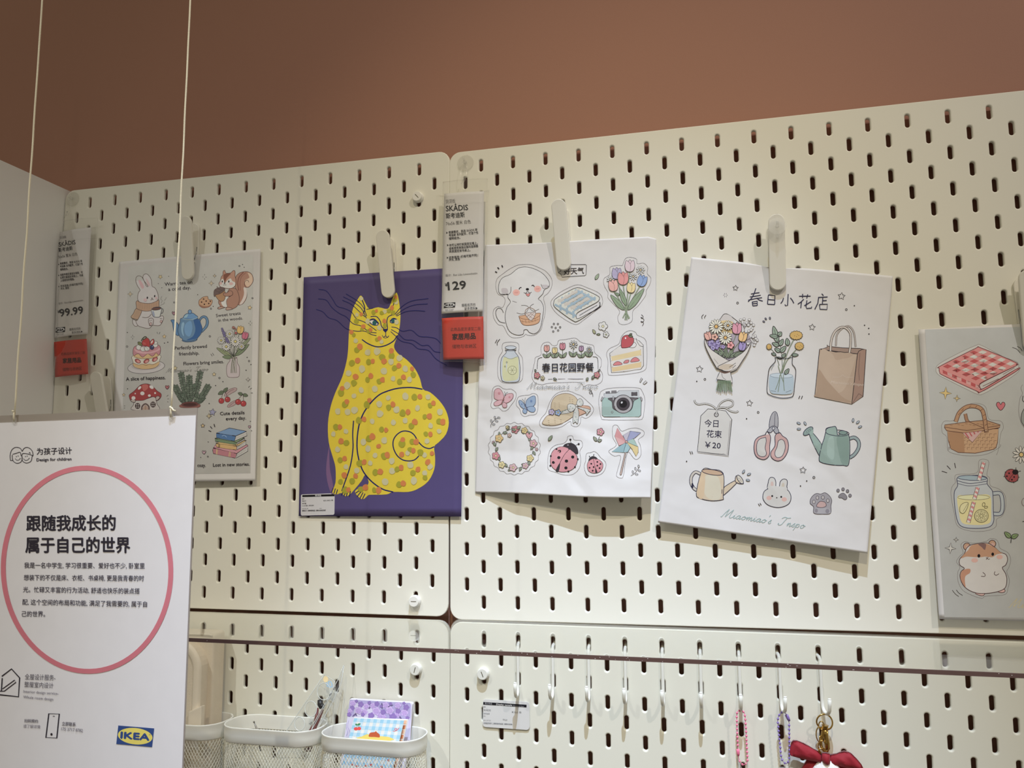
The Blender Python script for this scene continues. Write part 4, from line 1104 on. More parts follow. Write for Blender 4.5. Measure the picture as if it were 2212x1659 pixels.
spots = '500 290 w 706 282 o 700 300 g 683 345 o 664 365 g 573 373 g 590 364 o 622 377 g 640 368 w 473 388 w 500 384 o 470 425 g 440 490 o 455 508 g 512 457 o 503 474 g 545 485 g 555 478 o 637 425 o 640 452 g 608 465 w 710 432 w 538 425 w 592 535 g 608 528 o 620 548 w 690 375 g 708 310 w 466 543 w 492 578 o 474 597 g 538 612 w 594 606 w 624 640 g 680 603 o 680 632 g 728 645 w 443 675 g 478 660 o 545 670 g 568 664 o 636 665 o 678 668 w 697 705 g 724 690 o 763 710 w 803 710 o 810 745 g 504 712 w 423 736 w 634 725 w 466 757 o 455 795 g 537 775 g 556 752 o 606 785 g 626 776 o 690 768 w 729 787 g 752 760 o 788 775 w 386 828 o 378 852 g 416 810 w 500 838 w 581 830 w 457 872 w 414 906 o 402 922 g 548 898 o 532 924 g 608 922 w 660 884 w 763 875 w 818 880 g 850 877 o 898 878 w 931 915 o 910 928 g 689 922 o 664 940 g 710 955 w 836 944 w 778 967 o 747 974 g 969 967 w 906 993 o 878 996 g 359 964 w 418 970 w 460 957 w 610 978 w 484 1018 g 516 1012 o 565 1024 w 691 1030 w 762 1018 w 820 1028 o 800 1050 g 986 1028 o 965 1024 g 914 1050 w 350 1058 g 372 1058 o 333 1100 w 408 1084 w 620 1072 g 648 1075 o 964 1082 w 912 1100 o 885 1098 g 565 1115 o 545 1126 g 636 1138 w 747 1133 o 742 1157 g 378 1143 o 410 1152 g 512 1147 w 828 1145 o 803 1145 g 892 1142 w 604 1172 o 540 1188 w 358 1192 w 790 1192 g 810 1198 o 740 1222 o 776 1212 w 852 1208 g 877 1224 w 922 1215 o 583 1226 w 636 1230 g 655 1226 o 400 1246 o 374 1254 g 683 1260 w 895 1270 g 897 1266 o 408 1295 w 491 1274 g 517 1267 o 553 1274 w 792 1285 w 713 1310 g 738 1300 o 683 1320 w 585 1326 g 612 1324 o 808 1330 g 838 1310 o 878 1332 w 910 1294 w 472 1318 w 398 1345 o 376 1384 g 465 1350 o 445 1380 g 642 1386 w 814 1378 w 880 1360 g 725 1400 g 750 1394 o 422 1432 o 405 1435 g 496 1428 g 525 1418 o 578 1435 g 602 1435 o'.split()
_r = random.Random(8)
for i in range(0, len(spots), 3):
    x, y = float(spots[i]), float(spots[i+1]); k = spots[i+2]
    r0 = {'w': 17, 'o': 15.5, 'g': 16.5}[k]*_r.uniform(.82, 1.2)
    if y < 560: r0 *= .72
    n = 7; P = [(x+r0*_r.uniform(.85, 1.12)*math.cos(2*math.pi*j/n), y+r0*1.1*_r.uniform(.85, 1.15)*math.sin(2*math.pi*j/n)) for j in range(n)]
    d.hold = 60+{'w': 0, 'g': 1, 'o': 2}[k]; d.fill(P, {'w': wt, 'o': og, 'g': gn}[k])
d.done()
d = A('price_sticker', 640, 1060, 22.12, page=pgP, par=tP)
d.fill([(225+0, 250), (240, 200), (290, 178), (1760, 125), (1820, 150), (1838, 210), (1825, 1080), (1800, 1135), (1750, 1152), (280, 1190), (235, 1170), (218, 1110)], (205, 203, 200), 0)
d.fill('290 205 1828 165 1832 265 290 308', (22, 20, 22), 0); d.text('展示样品', 905, 268, 1190, 262, 92, (220, 220, 216), .01)
d.text('画片', 290, 420, 395, 418, 70, bold=.01); d.text('BILD', 288, 525, 468, 518, 90, bold=.01); d.text('¥39.99/3 件', 1300, 510, 1765, 492, 90, bold=.01)
d.text('毕尔德', 290, 648, 475, 640, 75, bold=.01); d.text('21x30 厘米, 黄色猫咪', 290, 745, 845, 730, 70); d.text('605.253.78', 285, 882, 565, 876, 60, (90, 88, 86)); d.text('3603', 1110, 865, 1215, 862, 50, (90, 88, 86)); d.text('请到正门二层家居用品区, 储物与收纳区购买', 285, 985, 1410, 965, 75, bold=.015)
d.done('white printed price sticker')

# ================================================================== sheet 3: puppy sticker sheet, crumpled
def hC(a, b):
    bot = np.interp(a, [0, .06, .25, .45, .7, .9, 1.0], [1.5, 3, 10, 14, 19.5, 19, 16])
    return 5.0+1.5*b+(bot-6.5)*np.clip(b, 0, 1.1)**2.6+0.6*np.sin(a*9)*np.sin(b*3)
cC0 = crumple_fn(11, 30, 1.0, box=(0, 1, .55, 1)); cC1 = crumple_fn(5, 16, .6, box=(0, 1, 0, .6))
pgC = Page([(1048, 529), (1417.5, 510.5), (1405.4, 1077), (1026.6, 1064)], hC, ((190, 184, 178), (236, 237, 238)), lmax=4, crumple=lambda a, b: cC0(a, b)+cC1(a, b), ink=M_inkc, eps0=.25)
tC = thing('printed_sheet', 'crumpled white sheet of sticker drawings with a puppy, camera and ladybirds, bottom curling forward', 'sheet', (138, -8, -424), 'printed drawing sheets clipped to the pegboards')
def edC(a, b):
    dz = np.where(b < .02, 0, 0)-np.maximum(0, a-.955)**1.0*np.maximum(0, .03-b)*2600*.9
    dz = dz+1.2*np.sin(a*7)*(b > .99)*0.6-np.sin(np.pi*np.clip(a/.62, 0, 1))*(b < .001)*1.0
    return -np.zeros_like(a)+np.sin(b*3.14)*1.2*(a > .99)-np.sin(b*3.14)*.8*(a < .01), dz
pgC.sheet('paper', M_paperc, tC, 110, 156, edge=edC)
Z5 = (1020, 500, 5.1833); Z6 = (1020, 800, 5.2667)
def Cc(name, z): return A(name, *z, page=pgC, par=tC)
gy = (110, 100, 100)
d = Cc('printed_puppy', Z5); d.lw = 5
d.line('560 370 660 372 760 410 830 450 890 530 890 620 850 690 800 740 820 840 815 930 790 1020 770 1100 700 1160 620 1160 600 1150 560 1180 460 1190 400 1150 350 1060 290 1040 240 960 240 880 290 840 340 850 370 780 350 730 290 700 265 620 280 530 350 470 420 420 500 380', 3, gy, closed=True)
wp = (206, 202, 198)
d.fl('430 480 520 410 620 400 720 430 800 480 860 560 860 620 810 650 790 700 740 755 770 780 800 850 790 950 760 1090 700 1145 640 1130 615 1100 580 1105 570 1150 500 1160 420 1120 380 1030 370 940 390 850 430 790 400 740 400 700 340 710 300 680 300 590 340 520', wp)
d.line('435 620 430 680 400 705 330 700', 5); d.line('770 590 800 640 860 610', 5); d.fill('330 640 390 640 400 690 340 690', (186, 176, 176)); d.fill('780 600 850 600 820 640', (186, 176, 176))
d.line('350 910 330 870 290 860 265 900 275 960 310 1010 370 1025', 5); d.line('450 780 480 790 500 795', 4)
d.ell(495, 684, 40, 36, 0, (226, 164, 150)); d.ell(733, 644, 40, 36, 0, (226, 164, 150)); d.dash((478, 692, 484, 674), (492, 694, 498, 676), (506, 692, 512, 676), (716, 652, 722, 636), (730, 652, 736, 636), (744, 650, 750, 634), w=4, col=(196, 90, 80))
d.line('525 650 535 632 553 628', 10); d.line('667 610 682 602 698 620', 10); d.ell(619, 648, 18, 14, 0, (20, 16, 20)); d.line('578 684 600 692 620 672 645 690 665 680', 5); d.fl('600 692 622 700 648 690 640 720 625 726 610 715', (220, 130, 124), 4)
d.line('550 828 600 830 630 850 610 900 560 925 500 912', 4); d.line('690 812 660 830 645 860 690 892 750 870', 4); d.line('640 850 600 880 590 930', 5, (130, 84, 52)); d.line('645 850 700 880 712 930', 5, (130, 84, 52))
d.fl('527 960 545 945 745 915 760 940 745 1020 650 1052 565 1040', (208, 156, 112), 5, ink=(110, 66, 40)); d.line('530 965 600 985 700 975 755 945', 5, (130, 84, 52)); d.fl('600 920 700 905 705 940 665 998 620 965', (206, 190, 180), 4)
for k in range(5): d.line([(560+36*k, 992-4*k), (572+34*k, 1034-6*k)], 3, (130, 84, 52), 0)
d.line('545 1005 640 1015 745 985', 3, (130, 84, 52)); d.dash((620, 930, 680, 975), (650, 915, 700, 950), (690, 912, 640, 970), (665, 915, 615, 955), w=3, col=(120, 90, 90))
d.dash((258, 450, 280, 460), (285, 402, 303, 422), (333, 378, 343, 402), w=12); d.done()
d = Cc('printed_speech_bubble', Z5); d.line('995 372 1270 370 1280 380 1275 485 1260 495 1005 510 992 475 962 462 990 445 995 420', 5, sm=0); d.text('好天气', 1028, 478, 1252, 468, 80, bold=.01); d.done()
def blanket(d, top, side, fold, c0, c1, c2, n, m, ink=INK):
    T = d.P(top); S = d.P(side)
    d.fl(side, c2, sm=0, ink=ink); d.fl(top, c0, sm=0, ink=ink)
d = Cc('printed_folded_blanket', Z5); d.lw = 5
d.line('885 830 890 770 960 700 1060 640 1180 596 1290 630 1420 690 1460 760 1450 830 1380 890 1250 990 1170 1040 1080 1010 950 920', 3, gy, closed=True)
d.fl('915 790 940 750 1060 680 1180 630 1300 670 1410 725 1425 755 1400 790 1290 850 1180 910 1165 960 1190 975 1300 920 1415 860 1425 790 1428 840 1300 930 1180 1005 1130 1000 1000 910 920 840', (206, 204, 190))
bq = (150, 172, 184); tq = np.array([[925, 775], [1180, 632], [1418, 750], [1165, 905]])
bil = lambda q, a, b: q[0]*(1-a)*(1-b)+q[1]*a*(1-b)+q[2]*a*b+q[3]*(1-a)*b
for k in (.12, .42, .72): d.line([bil(tq, 0.02, k), bil(tq, .98, k)], 26, (196, 186, 172), 0)
for k in (.12, .42, .72): d.line([bil(tq, k, .02), bil(tq, k, .98)], 26, (196, 186, 172), 0)
for k in (.27, .57, .87): d.line([bil(tq, 0.02, k), bil(tq, .98, k)], 24, bq, 0); d.line([bil(tq, k, .02), bil(tq, k, .98)], 24, bq, 0)
sq_ = np.array([[925, 785], [1165, 905], [1165, 985], [925, 850]])
for k in (.27, .57, .87): d.line([bil(sq_, k, 0), bil(sq_, k, 1)], 24, bq, 0)
d.line([bil(sq_, 0, .5), bil(sq_, 1, .5)], 22, bq, 0)
d.line('915 790 940 750 1060 680 1180 630 1300 670 1410 725 1425 755 1400 790 1290 850 1180 910 1165 960 1190 975 1300 920 1415 860 1428 840 1300 930 1180 1005 1130 1000 1000 910 920 840', 5, closed=True)
d.line('1200 940 1300 880 1400 825', 4); d.line('1428 840 1425 790', 5); d.done()
d = Cc('printed_tulip_bouquet', Z5); d.lw = 4; gl = (134, 154, 118)
d.line('1690 360 1720 300 1780 290 1840 310 1850 360 1920 355 1965 400 1960 470 2000 520 1990 590 1950 660 1940 720 1860 830 1800 890 1790 1000 1720 1040 1650 1030 1630 960 1650 890 1570 800 1520 740 1520 680 1480 610 1475 530 1540 480 1545 400 1620 380 1680 380', 3, gy, closed=True)
for x, y in ((1765, 440), (1620, 530), (1690, 590), (1580, 660), (1780, 680), (1880, 610)): d.line([(x, y), (x*.5+1725*.5, y*.5+440), (1725+(x-1725)*-.25, 1000-abs(x-1725)*.2)], 12, (96, 112, 84)); d.line([(x, y), (x*.5+1725*.5, y*.5+440), (1725+(x-1725)*-.25, 1000-abs(x-1725)*.2)], 6, (150, 164, 128))
d.leaf(1700, 880, 1550, 710, 30, gl); d.leaf(1725, 830, 1650, 640, 26, gl); d.leaf(1745, 880, 1925, 640, 34, gl); d.leaf(1650, 715, 1595, 690, 14, gl)
for x, y, r in ((1885, 432, 52), (1803, 505, 48), (1550, 540, 46)): d.daisy(x, y, r, 9, (214, 212, 206), (204, 180, 130))
d.tulip(1765, 385, 68, (206, 180, 184)); d.tulip(1618, 470, 66, (168, 156, 184)); d.tulip(1690, 525, 74, (216, 134, 128)); d.tulip(1580, 605, 66, (222, 160, 146), -8); d.tulip(1780, 628, 60, (226, 198, 130), 5); d.tulip(1903, 552, 66, (130, 156, 200), 18)
d.done()
d = Cc('printed_doodles', Z5); d.lw = 5
d.leaf(1378, 540, 1418, 475, 16, (160, 176, 140)); d.line('1895 930 1915 955 1900 975 1890 960 1925 990 1900 1020 1890 1005 1920 1025 1905 1058', 5)
for x, y in ((893, 1070), (935, 1080), (985, 1072), (960, 1036), (915, 1035), (908, 1120), (963, 1108)): d.ell(x, y, 9, line=INK, w=5, n=10)
d.flower(1464, 1062, 54, (212, 208, 200), (220, 210, 160)); d.flower(1500, 1156, 34, (212, 208, 200), (180, 180, 120)); d.leaf(1380, 1145, 1350, 1098, 14, (180, 180, 130)); d.leaf(1434, 1152, 1392, 1152, 10, (150, 160, 120))
d.line('280 1210 258 1250', 6); d.line('310 1205 282 1245 282 1275', 6)
d.ox, d.oy, d.sc = Z6
d.fl('1905 130 1925 84 1940 95 1915 138', wp, sm=0); d.fl('1942 150 1975 118 1993 135 1960 160', wp, sm=0); d.line('1325 220 1355 230 1360 265 1335 260 1345 240 1370 265 1375 298', 5)
for q in ('212 650 218 610 260 560 300 540', '1805 1198 1850 1170 1880 1130 1900 1100'): d.line(q, 4)
for x, y, r in ((218, 575, 80), (260, 537, 70), (304, 538, 20), (280, 578, 10), (246, 615, -10), (1828, 1155, 80), (1857, 1118, 80), (1894, 1090, 75), (1903, 1140, 15), (1872, 1182, 5)): d.ell(x, y, 16, 9, r, None, INK, 4, 10)
d.flower(1459, 700, 44, (218, 150, 160), (240, 220, 160)); d.line('1450 750 1430 800', 4); d.leaf(1420, 805, 1380, 755, 16, (160, 168, 140)); d.leaf(1430, 805, 1475, 790, 16, (160, 168, 140)); d.leaf(868, 800, 912, 742, 16, (160, 176, 140))
d.done(kind='stuff')
d = Cc('printed_milk_bottle', Z5); d.lw = 5
d.line('335 1300 350 1250 430 1238 510 1250 525 1300 520 1350 560 1410 570 1500 565 1640 520 1690 430 1700 340 1690 295 1640 285 1560 290 1450 310 1390 340 1340', 3, gy, closed=True)
d.fl('385 1330 380 1360 330 1420 318 1520 325 1640 350 1680 440 1690 520 1675 535 1600 535 1500 520 1410 480 1350 480 1330', (196, 204, 212)); d.fill('355 1410 430 1425 510 1405 520 1500 515 1640 440 1672 350 1660 340 1520', (210, 210, 158)); d.line('355 1400 430 1428 508 1402', 4, (110, 120, 110))
d.ell(432, 1302, 62, 22, 0, (200, 208, 216), INK, 5); d.line('375 1320 380 1335 480 1335 490 1320', 5); d.ell(450, 1555, 48, 48, 0, (216, 216, 170), (110, 110, 70), 4)
for a in range(0, 360, 60): d.line([(450, 1555), (450+38*math.cos(math.radians(a)), 1555+38*math.sin(math.radians(a)))], 3, (120, 120, 80), 0)
d.dots('388 1465 368 1512', 8, True, (120, 120, 90)); d.done()
d = Cc('printed_garden_banner', Z5); d.lw = 5
d.line('700 1460 710 1410 770 1380 770 1300 800 1250 860 1240 900 1275 950 1270 970 1220 1040 1210 1090 1200 1160 1195 1220 1240 1300 1262 1360 1280 1375 1360 1440 1420 1445 1500 1430 1540 1460 1600 1450 1680 1380 1720 1300 1715 1250 1735 1200 1690 1000 1692 850 1700 780 1715 700 1690 668 1620 680 1550', 3, gy, closed=True)
d.line('728 1540 735 1440 760 1415 785 1412', 5); d.line('1350 1402 1395 1410 1408 1450 1410 1540', 5); d.line('850 1655 900 1653', 4); d.line('960 1652 1245 1650', 5, (120, 110, 120))
for x, y, r, c in ((835, 1308, 38, (222, 156, 142)), (925, 1332, 36, (224, 200, 130)), (1012, 1285, 40, (206, 128, 140)), (1222, 1310, 32, (176, 140, 166))):
    d.line([(x, y+30), (x+4, 1410)], 7, (92, 100, 78), 0); d.leaf(x, 1412, x-44, 1372, 15, (148, 164, 128)); d.leaf(x+5, 1412, x+46, 1355, 15, (148, 164, 128)); d.tulip(x, y, r, c)
for x, y, r in ((1135, 1265, 50), (1312, 1322, 34)):
    d.line([(x, y+30), (x-6, 1400)], 6, (92, 100, 78), 0); d.leaf(x-8, 1400, x-50, 1345, 15, (148, 164, 128)); d.leaf(x-6, 1400, x+40, 1350, 15, (148, 164, 128)); d.daisy(x, y, r, 9, (214, 212, 204), (214, 186, 120))
d.text('春日花园野餐', 785, 1565, 1362, 1558, 104, bold=.014)
d.flower(728, 1612, 36, (206, 128, 130), (224, 200, 150)); d.flower(790, 1640, 24, (206, 196, 150), (190, 170, 120)); d.flower(1398, 1606, 36, (206, 128, 130), (224, 200, 150)); d.leaf(1340, 1650, 1372, 1612, 12, (148, 160, 130)); d.leaf(705, 1545, 715, 1570, 9, (148, 160, 130)); d.leaf(1412, 1570, 1430, 1545, 8, (148, 160, 130)); d.leaf(910, 1645, 950, 1660, 10, (160, 168, 140)); d.leaf(1280, 1665, 1300, 1638, 12, (160, 168, 140))
d.ox, d.oy, d.sc = Z6; script(d, "Miaomiao's Inspo", 620, 208, 1430, 205, 72, (152, 150, 144), 4.2); d.done()
d = Cc('printed_cake_slice', Z5); d.lw = 5
d.line('1670 1180 1720 1125 1780 1110 1830 1130 1850 1160 1930 1200 1955 1280 1955 1480 1920 1560 1760 1595 1560 1610 1520 1580 1520 1450 1505 1370 1540 1310 1640 1260', 3, gy, closed=True)
d.fl('1540 1365 1670 1270 1810 1200 1870 1225 1915 1270 1920 1500 1890 1540 1700 1570 1560 1580', (214, 208, 200), sm=0); d.fill('1555 1400 1890 1325 1893 1385 1565 1452', (220, 196, 138), 0); d.fill('1562 1525 1893 1462 1893 1520 1570 1572', (220, 190, 132), 0)
for q in ('1545 1395 1890 1322', '1555 1452 1893 1385', '1560 1520 1893 1462'): d.line(q, 4, (120, 90, 80), 0)
d.fl('1582 1500 1600 1468 1640 1456 1680 1488', (216, 120, 122), 4); d.fl('1695 1475 1715 1445 1755 1440 1745 1470', (216, 120, 122), 4); d.fl('1775 1462 1800 1420 1840 1412 1872 1448', (216, 120, 122), 4)
d.line('1835 1195 1850 1240 1880 1280 1915 1290', 4); d.ell(1790, 1270, 48, 34, 0, (214, 210, 204), INK, 4); d.fl('1670 1290 1680 1190 1740 1160 1800 1190 1808 1240 1770 1290 1700 1305', (190, 70, 76)); d.leaf(1750, 1165, 1800, 1180, 14, (110, 120, 80)); d.leaf(1760, 1160, 1790, 1145, 10, (110, 120, 80)); d.ell(1717, 1195, 8, 10, 0, (240, 220, 220)); d.done()
for nm, z, cc, pc, dcc in (('printed_pink_butterfly', '', (222, 172, 178), 0, 0), ('printed_blue_butterfly', '', (150, 176, 206), 1, 0)):
    d = Cc(nm, Z6); d.lw = 5
    if not pc:
        d.line('225 290 240 200 300 175 350 205 390 215 450 215 500 260 490 330 440 400 400 450 350 462 300 425 240 435 212 400 225 340', 3, gy, closed=True)
        d.fl('250 300 255 230 300 205 340 240 365 310 360 340 300 340 260 325', cc, ink=(120, 70, 76)); d.fl('365 310 400 270 460 265 465 310 420 360 365 370', cc, ink=(120, 70, 76)); d.fl('350 340 290 345 250 370 255 400 300 400 335 375', cc, ink=(120, 70, 76)); d.fl('345 375 370 365 395 390 390 420 360 425 345 405', cc, ink=(120, 70, 76))
        d.ell(307, 262, 14, 16, 0, (206, 136, 146)); d.ell(425, 305, 12, 12, 0, (206, 136, 146)); d.line('365 300 345 350 330 390', 8, (150, 96, 90)); d.line('370 290 375 260 365 240', 3); d.line('375 290 385 262 408 248', 3)
    else:
        d.line('505 350 530 300 590 285 650 280 690 262 740 280 750 350 745 450 720 500 650 510 600 525 560 500 540 440 505 400', 3, gy, closed=True)
        d.fl('610 390 620 340 670 300 715 295 720 370 690 410 620 420', cc, ink=(70, 90, 120)); d.fl('530 350 560 345 595 390 600 440 550 410', cc, ink=(70, 90, 120)); d.fl('625 425 690 410 720 440 700 475 650 465', cc, ink=(70, 90, 120)); d.fl('600 435 625 460 610 492 580 480 578 450', cc, ink=(70, 90, 120))
        d.ell(672, 350, 13, 15, 0, (110, 140, 186)); d.ell(565, 385, 8, 9, 0, (110, 140, 186)); d.line('600 380 615 420 628 460', 8, (90, 96, 130)); d.line('598 378 600 340 605 310', 3); d.line('594 378 585 345 568 325', 3)
    d.done()
d = Cc('printed_sun_hat', Z6); d.lw = 5; sd = (206, 186, 150)
d.line('765 600 790 540 840 480 880 370 930 290 1000 245 1100 235 1190 270 1240 290 1310 350 1370 410 1380 460 1340 520 1290 545 1240 530 1230 600 1190 640 1130 625 1115 580 1020 640 930 660 850 655 790 645', 3, gy, closed=True)
d.fl('1200 400 1260 400 1330 410 1345 445 1300 480 1180 520', (216, 170, 140), ink=(120, 80, 60)); d.fl('800 590 850 520 920 505 1100 470 1200 450 1180 500 1050 590 950 625 850 625 805 610', sd, ink=(110, 78, 60)); d.fl('895 440 910 350 960 290 1060 262 1150 285 1200 340 1215 410 1120 450 1000 480 900 500', sd, ink=(110, 78, 60))
d.fl('890 450 1000 470 1120 430 1190 400 1200 440 1080 490 900 500', (206, 206, 200), 4)
for x, y in ((940, 370), (990, 370), (1110, 310), (1140, 330), (940, 550), (870, 570), (1010, 560)): d.dash((x-8, y, x+8, y+4), (x-6, y+22, x+10, y+26), (x-4, y+44, x+10, y+48), w=3, col=(150, 124, 96))
d.fl('1185 400 1120 380 1085 400 1095 460 1140 470 1185 415', (206, 206, 198), 4); d.fl('1190 395 1200 340 1235 322 1265 365 1245 405', (206, 206, 198), 4); d.fl('1180 420 1150 500 1148 600 1175 585 1200 605 1215 500 1200 425', (206, 206, 198), 4); d.fl('1200 415 1280 430 1345 450 1325 480 1300 512 1290 470 1210 430', (206, 206, 198), 4); d.ell(1187, 402, 14, 14, 0, (200, 196, 186), INK, 4)
d.dots('1120 410 1105 440 1145 430 1225 360 1240 385 1170 480 1180 530 1165 570 1195 560 1270 445 1310 465 1060 450 1030 470', 5, col=(110, 160, 150)); d.flower(905, 475, 36, (190, 176, 206), (226, 210, 190)); d.flower(978, 482, 36, (150, 176, 210), (226, 200, 120)); d.done()
d = Cc('printed_camera', Z6); d.lw = 5
d.line('1440 350 1455 260 1480 230 1550 205 1700 195 1890 200 1935 240 1965 330 1955 470 1940 540 1880 562 1520 562 1470 540 1450 450', 3, gy, closed=True)
d.fl('1500 265 1560 262 1655 250 1670 232 1895 228 1905 310 1500 315', (196, 200, 202), sm=0); d.fl('1520 245 1565 240 1568 262 1520 264', (120, 116, 120), sm=0); d.fl('1585 235 1640 232 1642 258 1585 260', (130, 126, 128), sm=0); d.fl('1812 250 1878 248 1878 288 1812 290', (90, 84, 88), sm=0)
d.fl('1478 318 1500 312 1905 310 1925 325 1920 510 1900 528 1500 528 1478 510', (162, 192, 184), sm=0); d.fl('1560 315 1880 312 1840 350 1820 430 1780 470 1700 485 1640 460 1600 430 1590 360', (100, 92, 96), 4)
d.ell(1718, 384, 106, 104, 0, (176, 172, 174), INK, 6, 32); d.ell(1718, 384, 74, 72, 0, (74, 66, 72), INK, 5, 28); d.ell(1718, 382, 46, 45, 0, (24, 20, 24), (60, 54, 60), 5, 22); d.ell(1702, 366, 10, 13, 30, (220, 220, 220))
d.fl('1598 292 1612 292 1612 338 1598 338', (190, 190, 190), 3, sm=0); d.ell(1593, 476, 10, 10, 0, (190, 206, 200), INK, 4); d.fl('1464 340 1480 300 1490 320 1478 345', (170, 166, 168), 3); d.fl('1915 300 1935 320 1932 345 1918 340', (170, 166, 168), 3); d.done()
d = Cc('printed_flower_wreath', Z6); d.lw = 4
P = [(480+(300 if i % 2 else 286)*math.cos(2*math.pi*i/44), 890+(300 if i % 2 else 286)*math.sin(2*math.pi*i/44)) for i in range(44)]; d.line(P, 3, gy, closed=True)
P = [(480+212*math.cos(a), 890+225*math.sin(a)) for a in np.linspace(0, 2*math.pi, 40)]; d.line(P, 4, (100, 110, 90), 0)
lf = (158, 172, 146); d.cyc = (2, 60)
for a in range(8, 360, 15):
    x, y = 480+215*math.cos(math.radians(a)), 890+228*math.sin(math.radians(a)); t = math.radians(a+90+(40 if a % 2 else -40)); d.leaf(x, y, x+50*math.cos(t), y+50*math.sin(t), 13, lf)
for x, y, r, c in ((490, 674, 46, (214, 140, 148)), (597, 684, 38, (224, 200, 130)), (697, 832, 46, (222, 172, 178)), (660, 1000, 42, (226, 206, 136)), (606, 1086, 36, (222, 180, 188)), (466, 1106, 46, (226, 186, 190)), (338, 1074, 40, (230, 216, 150)), (270, 972, 46, (218, 140, 150)), (307, 773, 48, (224, 190, 120)), (402, 648, 22, (226, 206, 140)), (425, 738, 24, (226, 190, 180)), (242, 820, 18, (226, 180, 186)), (734, 898, 18, (226, 180, 186))): d.flower(x, y, r, c, (236, 222, 160))
d.heart(650, 740, 38, (222, 160, 164)); d.done()
for nm, s_, ox_, oy_ in (('printed_large_ladybird', 1, 0, 0), ('printed_small_ladybird', .54, 0, 0)):
    d = Cc(nm, Z6); d.lw = 5 if s_ == 1 else 4; rd = (224, 148, 156); rk = (58, 50, 56)
    if s_ == 1:
        d.line('860 1060 865 980 890 900 950 850 1040 830 1080 790 1090 750 1140 745 1160 790 1240 800 1255 860 1225 920 1235 1010 1220 1110 1150 1180 1050 1190 950 1160 870 1130', 3, gy, closed=True)
        d.fl('1040 870 1060 840 1120 828 1170 850 1200 900 1200 950 1150 930 1090 890', rk); d.fl('890 1010 910 930 970 880 1050 870 1130 910 1190 970 1195 1040 1160 1110 1090 1150 1000 1155 930 1120 895 1070', rd); d.line('1108 895 1050 960 1000 1050 950 1140', 5); d.fill('1000 1050 985 1150 950 1140', rk)
        for x, y, a in ((993, 921, 19), (986, 993, 18), (924, 1048, 17), (1073, 1032, 19), (1144, 986, 18), (1067, 1110, 18)): d.ell(x, y, a, a*.95, 0, (30, 24, 30))
        d.line('1125 830 1118 790', 4); d.line('1180 850 1212 838', 4); d.dots('1118 788 1212 838', 12); d.dots('895 975 890 1085 1170 1100 1095 1150 1202 1010 960 895', 11); d.ell(1090, 850, 10, 6, 0, (180, 170, 176))
    else:
        d.line('1275 1100 1290 1030 1300 950 1350 935 1390 922 1430 950 1460 990 1515 1040 1520 1100 1480 1170 1400 1202 1310 1190', 3, gy, closed=True)
        d.fl('1327 1035 1335 1000 1370 978 1410 990 1425 1015 1370 1010', rk); d.fl('1308 1080 1330 1030 1380 1005 1440 1015 1485 1060 1480 1120 1440 1160 1380 1170 1325 1145', rd); d.line('1378 1008 1395 1080 1412 1160', 4); d.fill('1404 1110 1425 1162 1402 1165', rk)
        for x, y in ((1355, 1063), (1424, 1042), (1460, 1066), (1336, 1108), (1382, 1100), (1424, 1084), (1450, 1112), (1372, 1142)): d.ell(x, y, 10, 10, 0, (30, 24, 30), n=10)
        d.line('1345 995 1335 980', 3); d.line('1378 980 1382 962', 3); d.dots('1335 978 1384 960', 6)
    d.done()
d = Cc('printed_pinwheel', Z6); d.lw = 5
d.line('1600 640 1650 625 1700 690 1780 665 1870 655 1950 690 1950 740 1890 790 1915 860 1920 960 1880 1010 1840 1000 1780 930 1750 1000 1720 1200 1690 1225 1650 1210 1645 1170 1690 980 1620 975 1565 940 1560 910 1640 850 1600 760', 3, gy, closed=True)
for pts, c in (('1755 815 1650 655 1622 750', (222, 150, 152)), ('1755 815 1622 750 1670 858 1740 830', (228, 172, 170)), ('1755 815 1715 740 1800 690 1775 760', (196, 190, 206)), ('1755 815 1800 690 1920 708 1850 770', (160, 166, 206)), ('1755 815 1835 775 1888 870', (168, 202, 190)), ('1755 815 1888 870 1890 930 1865 978 1820 900', (226, 202, 130)), ('1755 815 1720 935 1590 925 1680 860', (146, 188, 196)), ('1755 815 1800 880 1770 930 1720 935', (160, 200, 206))): d.fl(pts, c, 4, sm=0)
d.ell(1755, 815, 16, 16, 0, (222, 170, 160), INK, 4); d.fl('1738 932 1752 934 1700 1186 1686 1192 1680 1180', (206, 180, 166), 4, sm=0); d.done()

# ================================================================== sheet 4: flower shop sheet
def hD(a, b):
    bot = np.interp(a, [0, .3, .6, .85, 1.0], [9.5, 8.5, 8.5, 11, 12])
    return 6.0+2*np.abs(a-.42)*(1-b)*2+(bot-6.5)*b**2.2+0.5*np.sin(a*6+1)*np.sin(b*4)
cD0 = crumple_fn(21, 12, .7, box=(0, 1, .6, 1)); cD1 = crumple_fn(4, 8, .6, box=(0, 1, 0, .12))
pgD = Page([(1493.6, 555.3), (1929, 596.4), (1873.7, 1195.6), (1421.2, 1128.6)], hD, ((196, 190, 184), (224, 222, 220)), lmax=4, crumple=lambda a, b: cD0(a, b)+cD1(a, b), ink=M_inkc, eps0=.22)
tD = thing('printed_sheet', 'tilted white sheet printed with flower shop drawings, a bouquet, watering cans and a paper bag', 'sheet', (367, -9, -481), 'printed drawing sheets clipped to the pegboards')
def edD(a, b):
    return np.zeros_like(a), -np.where(b < .001, 1, 0)*(np.exp(-((a-.43)/.1)**2)*3.0)
pgD.sheet('paper', M_paperc, tD, 84, 118, edge=edD)
Z7 = (1420, 540, 4.2538); Z8 = (1420, 850, 4.2538)
def D(name, z=Z7): return A(name, *z, page=pgD, par=tD)
d = D('printed_title'); nk = (40, 38, 66)
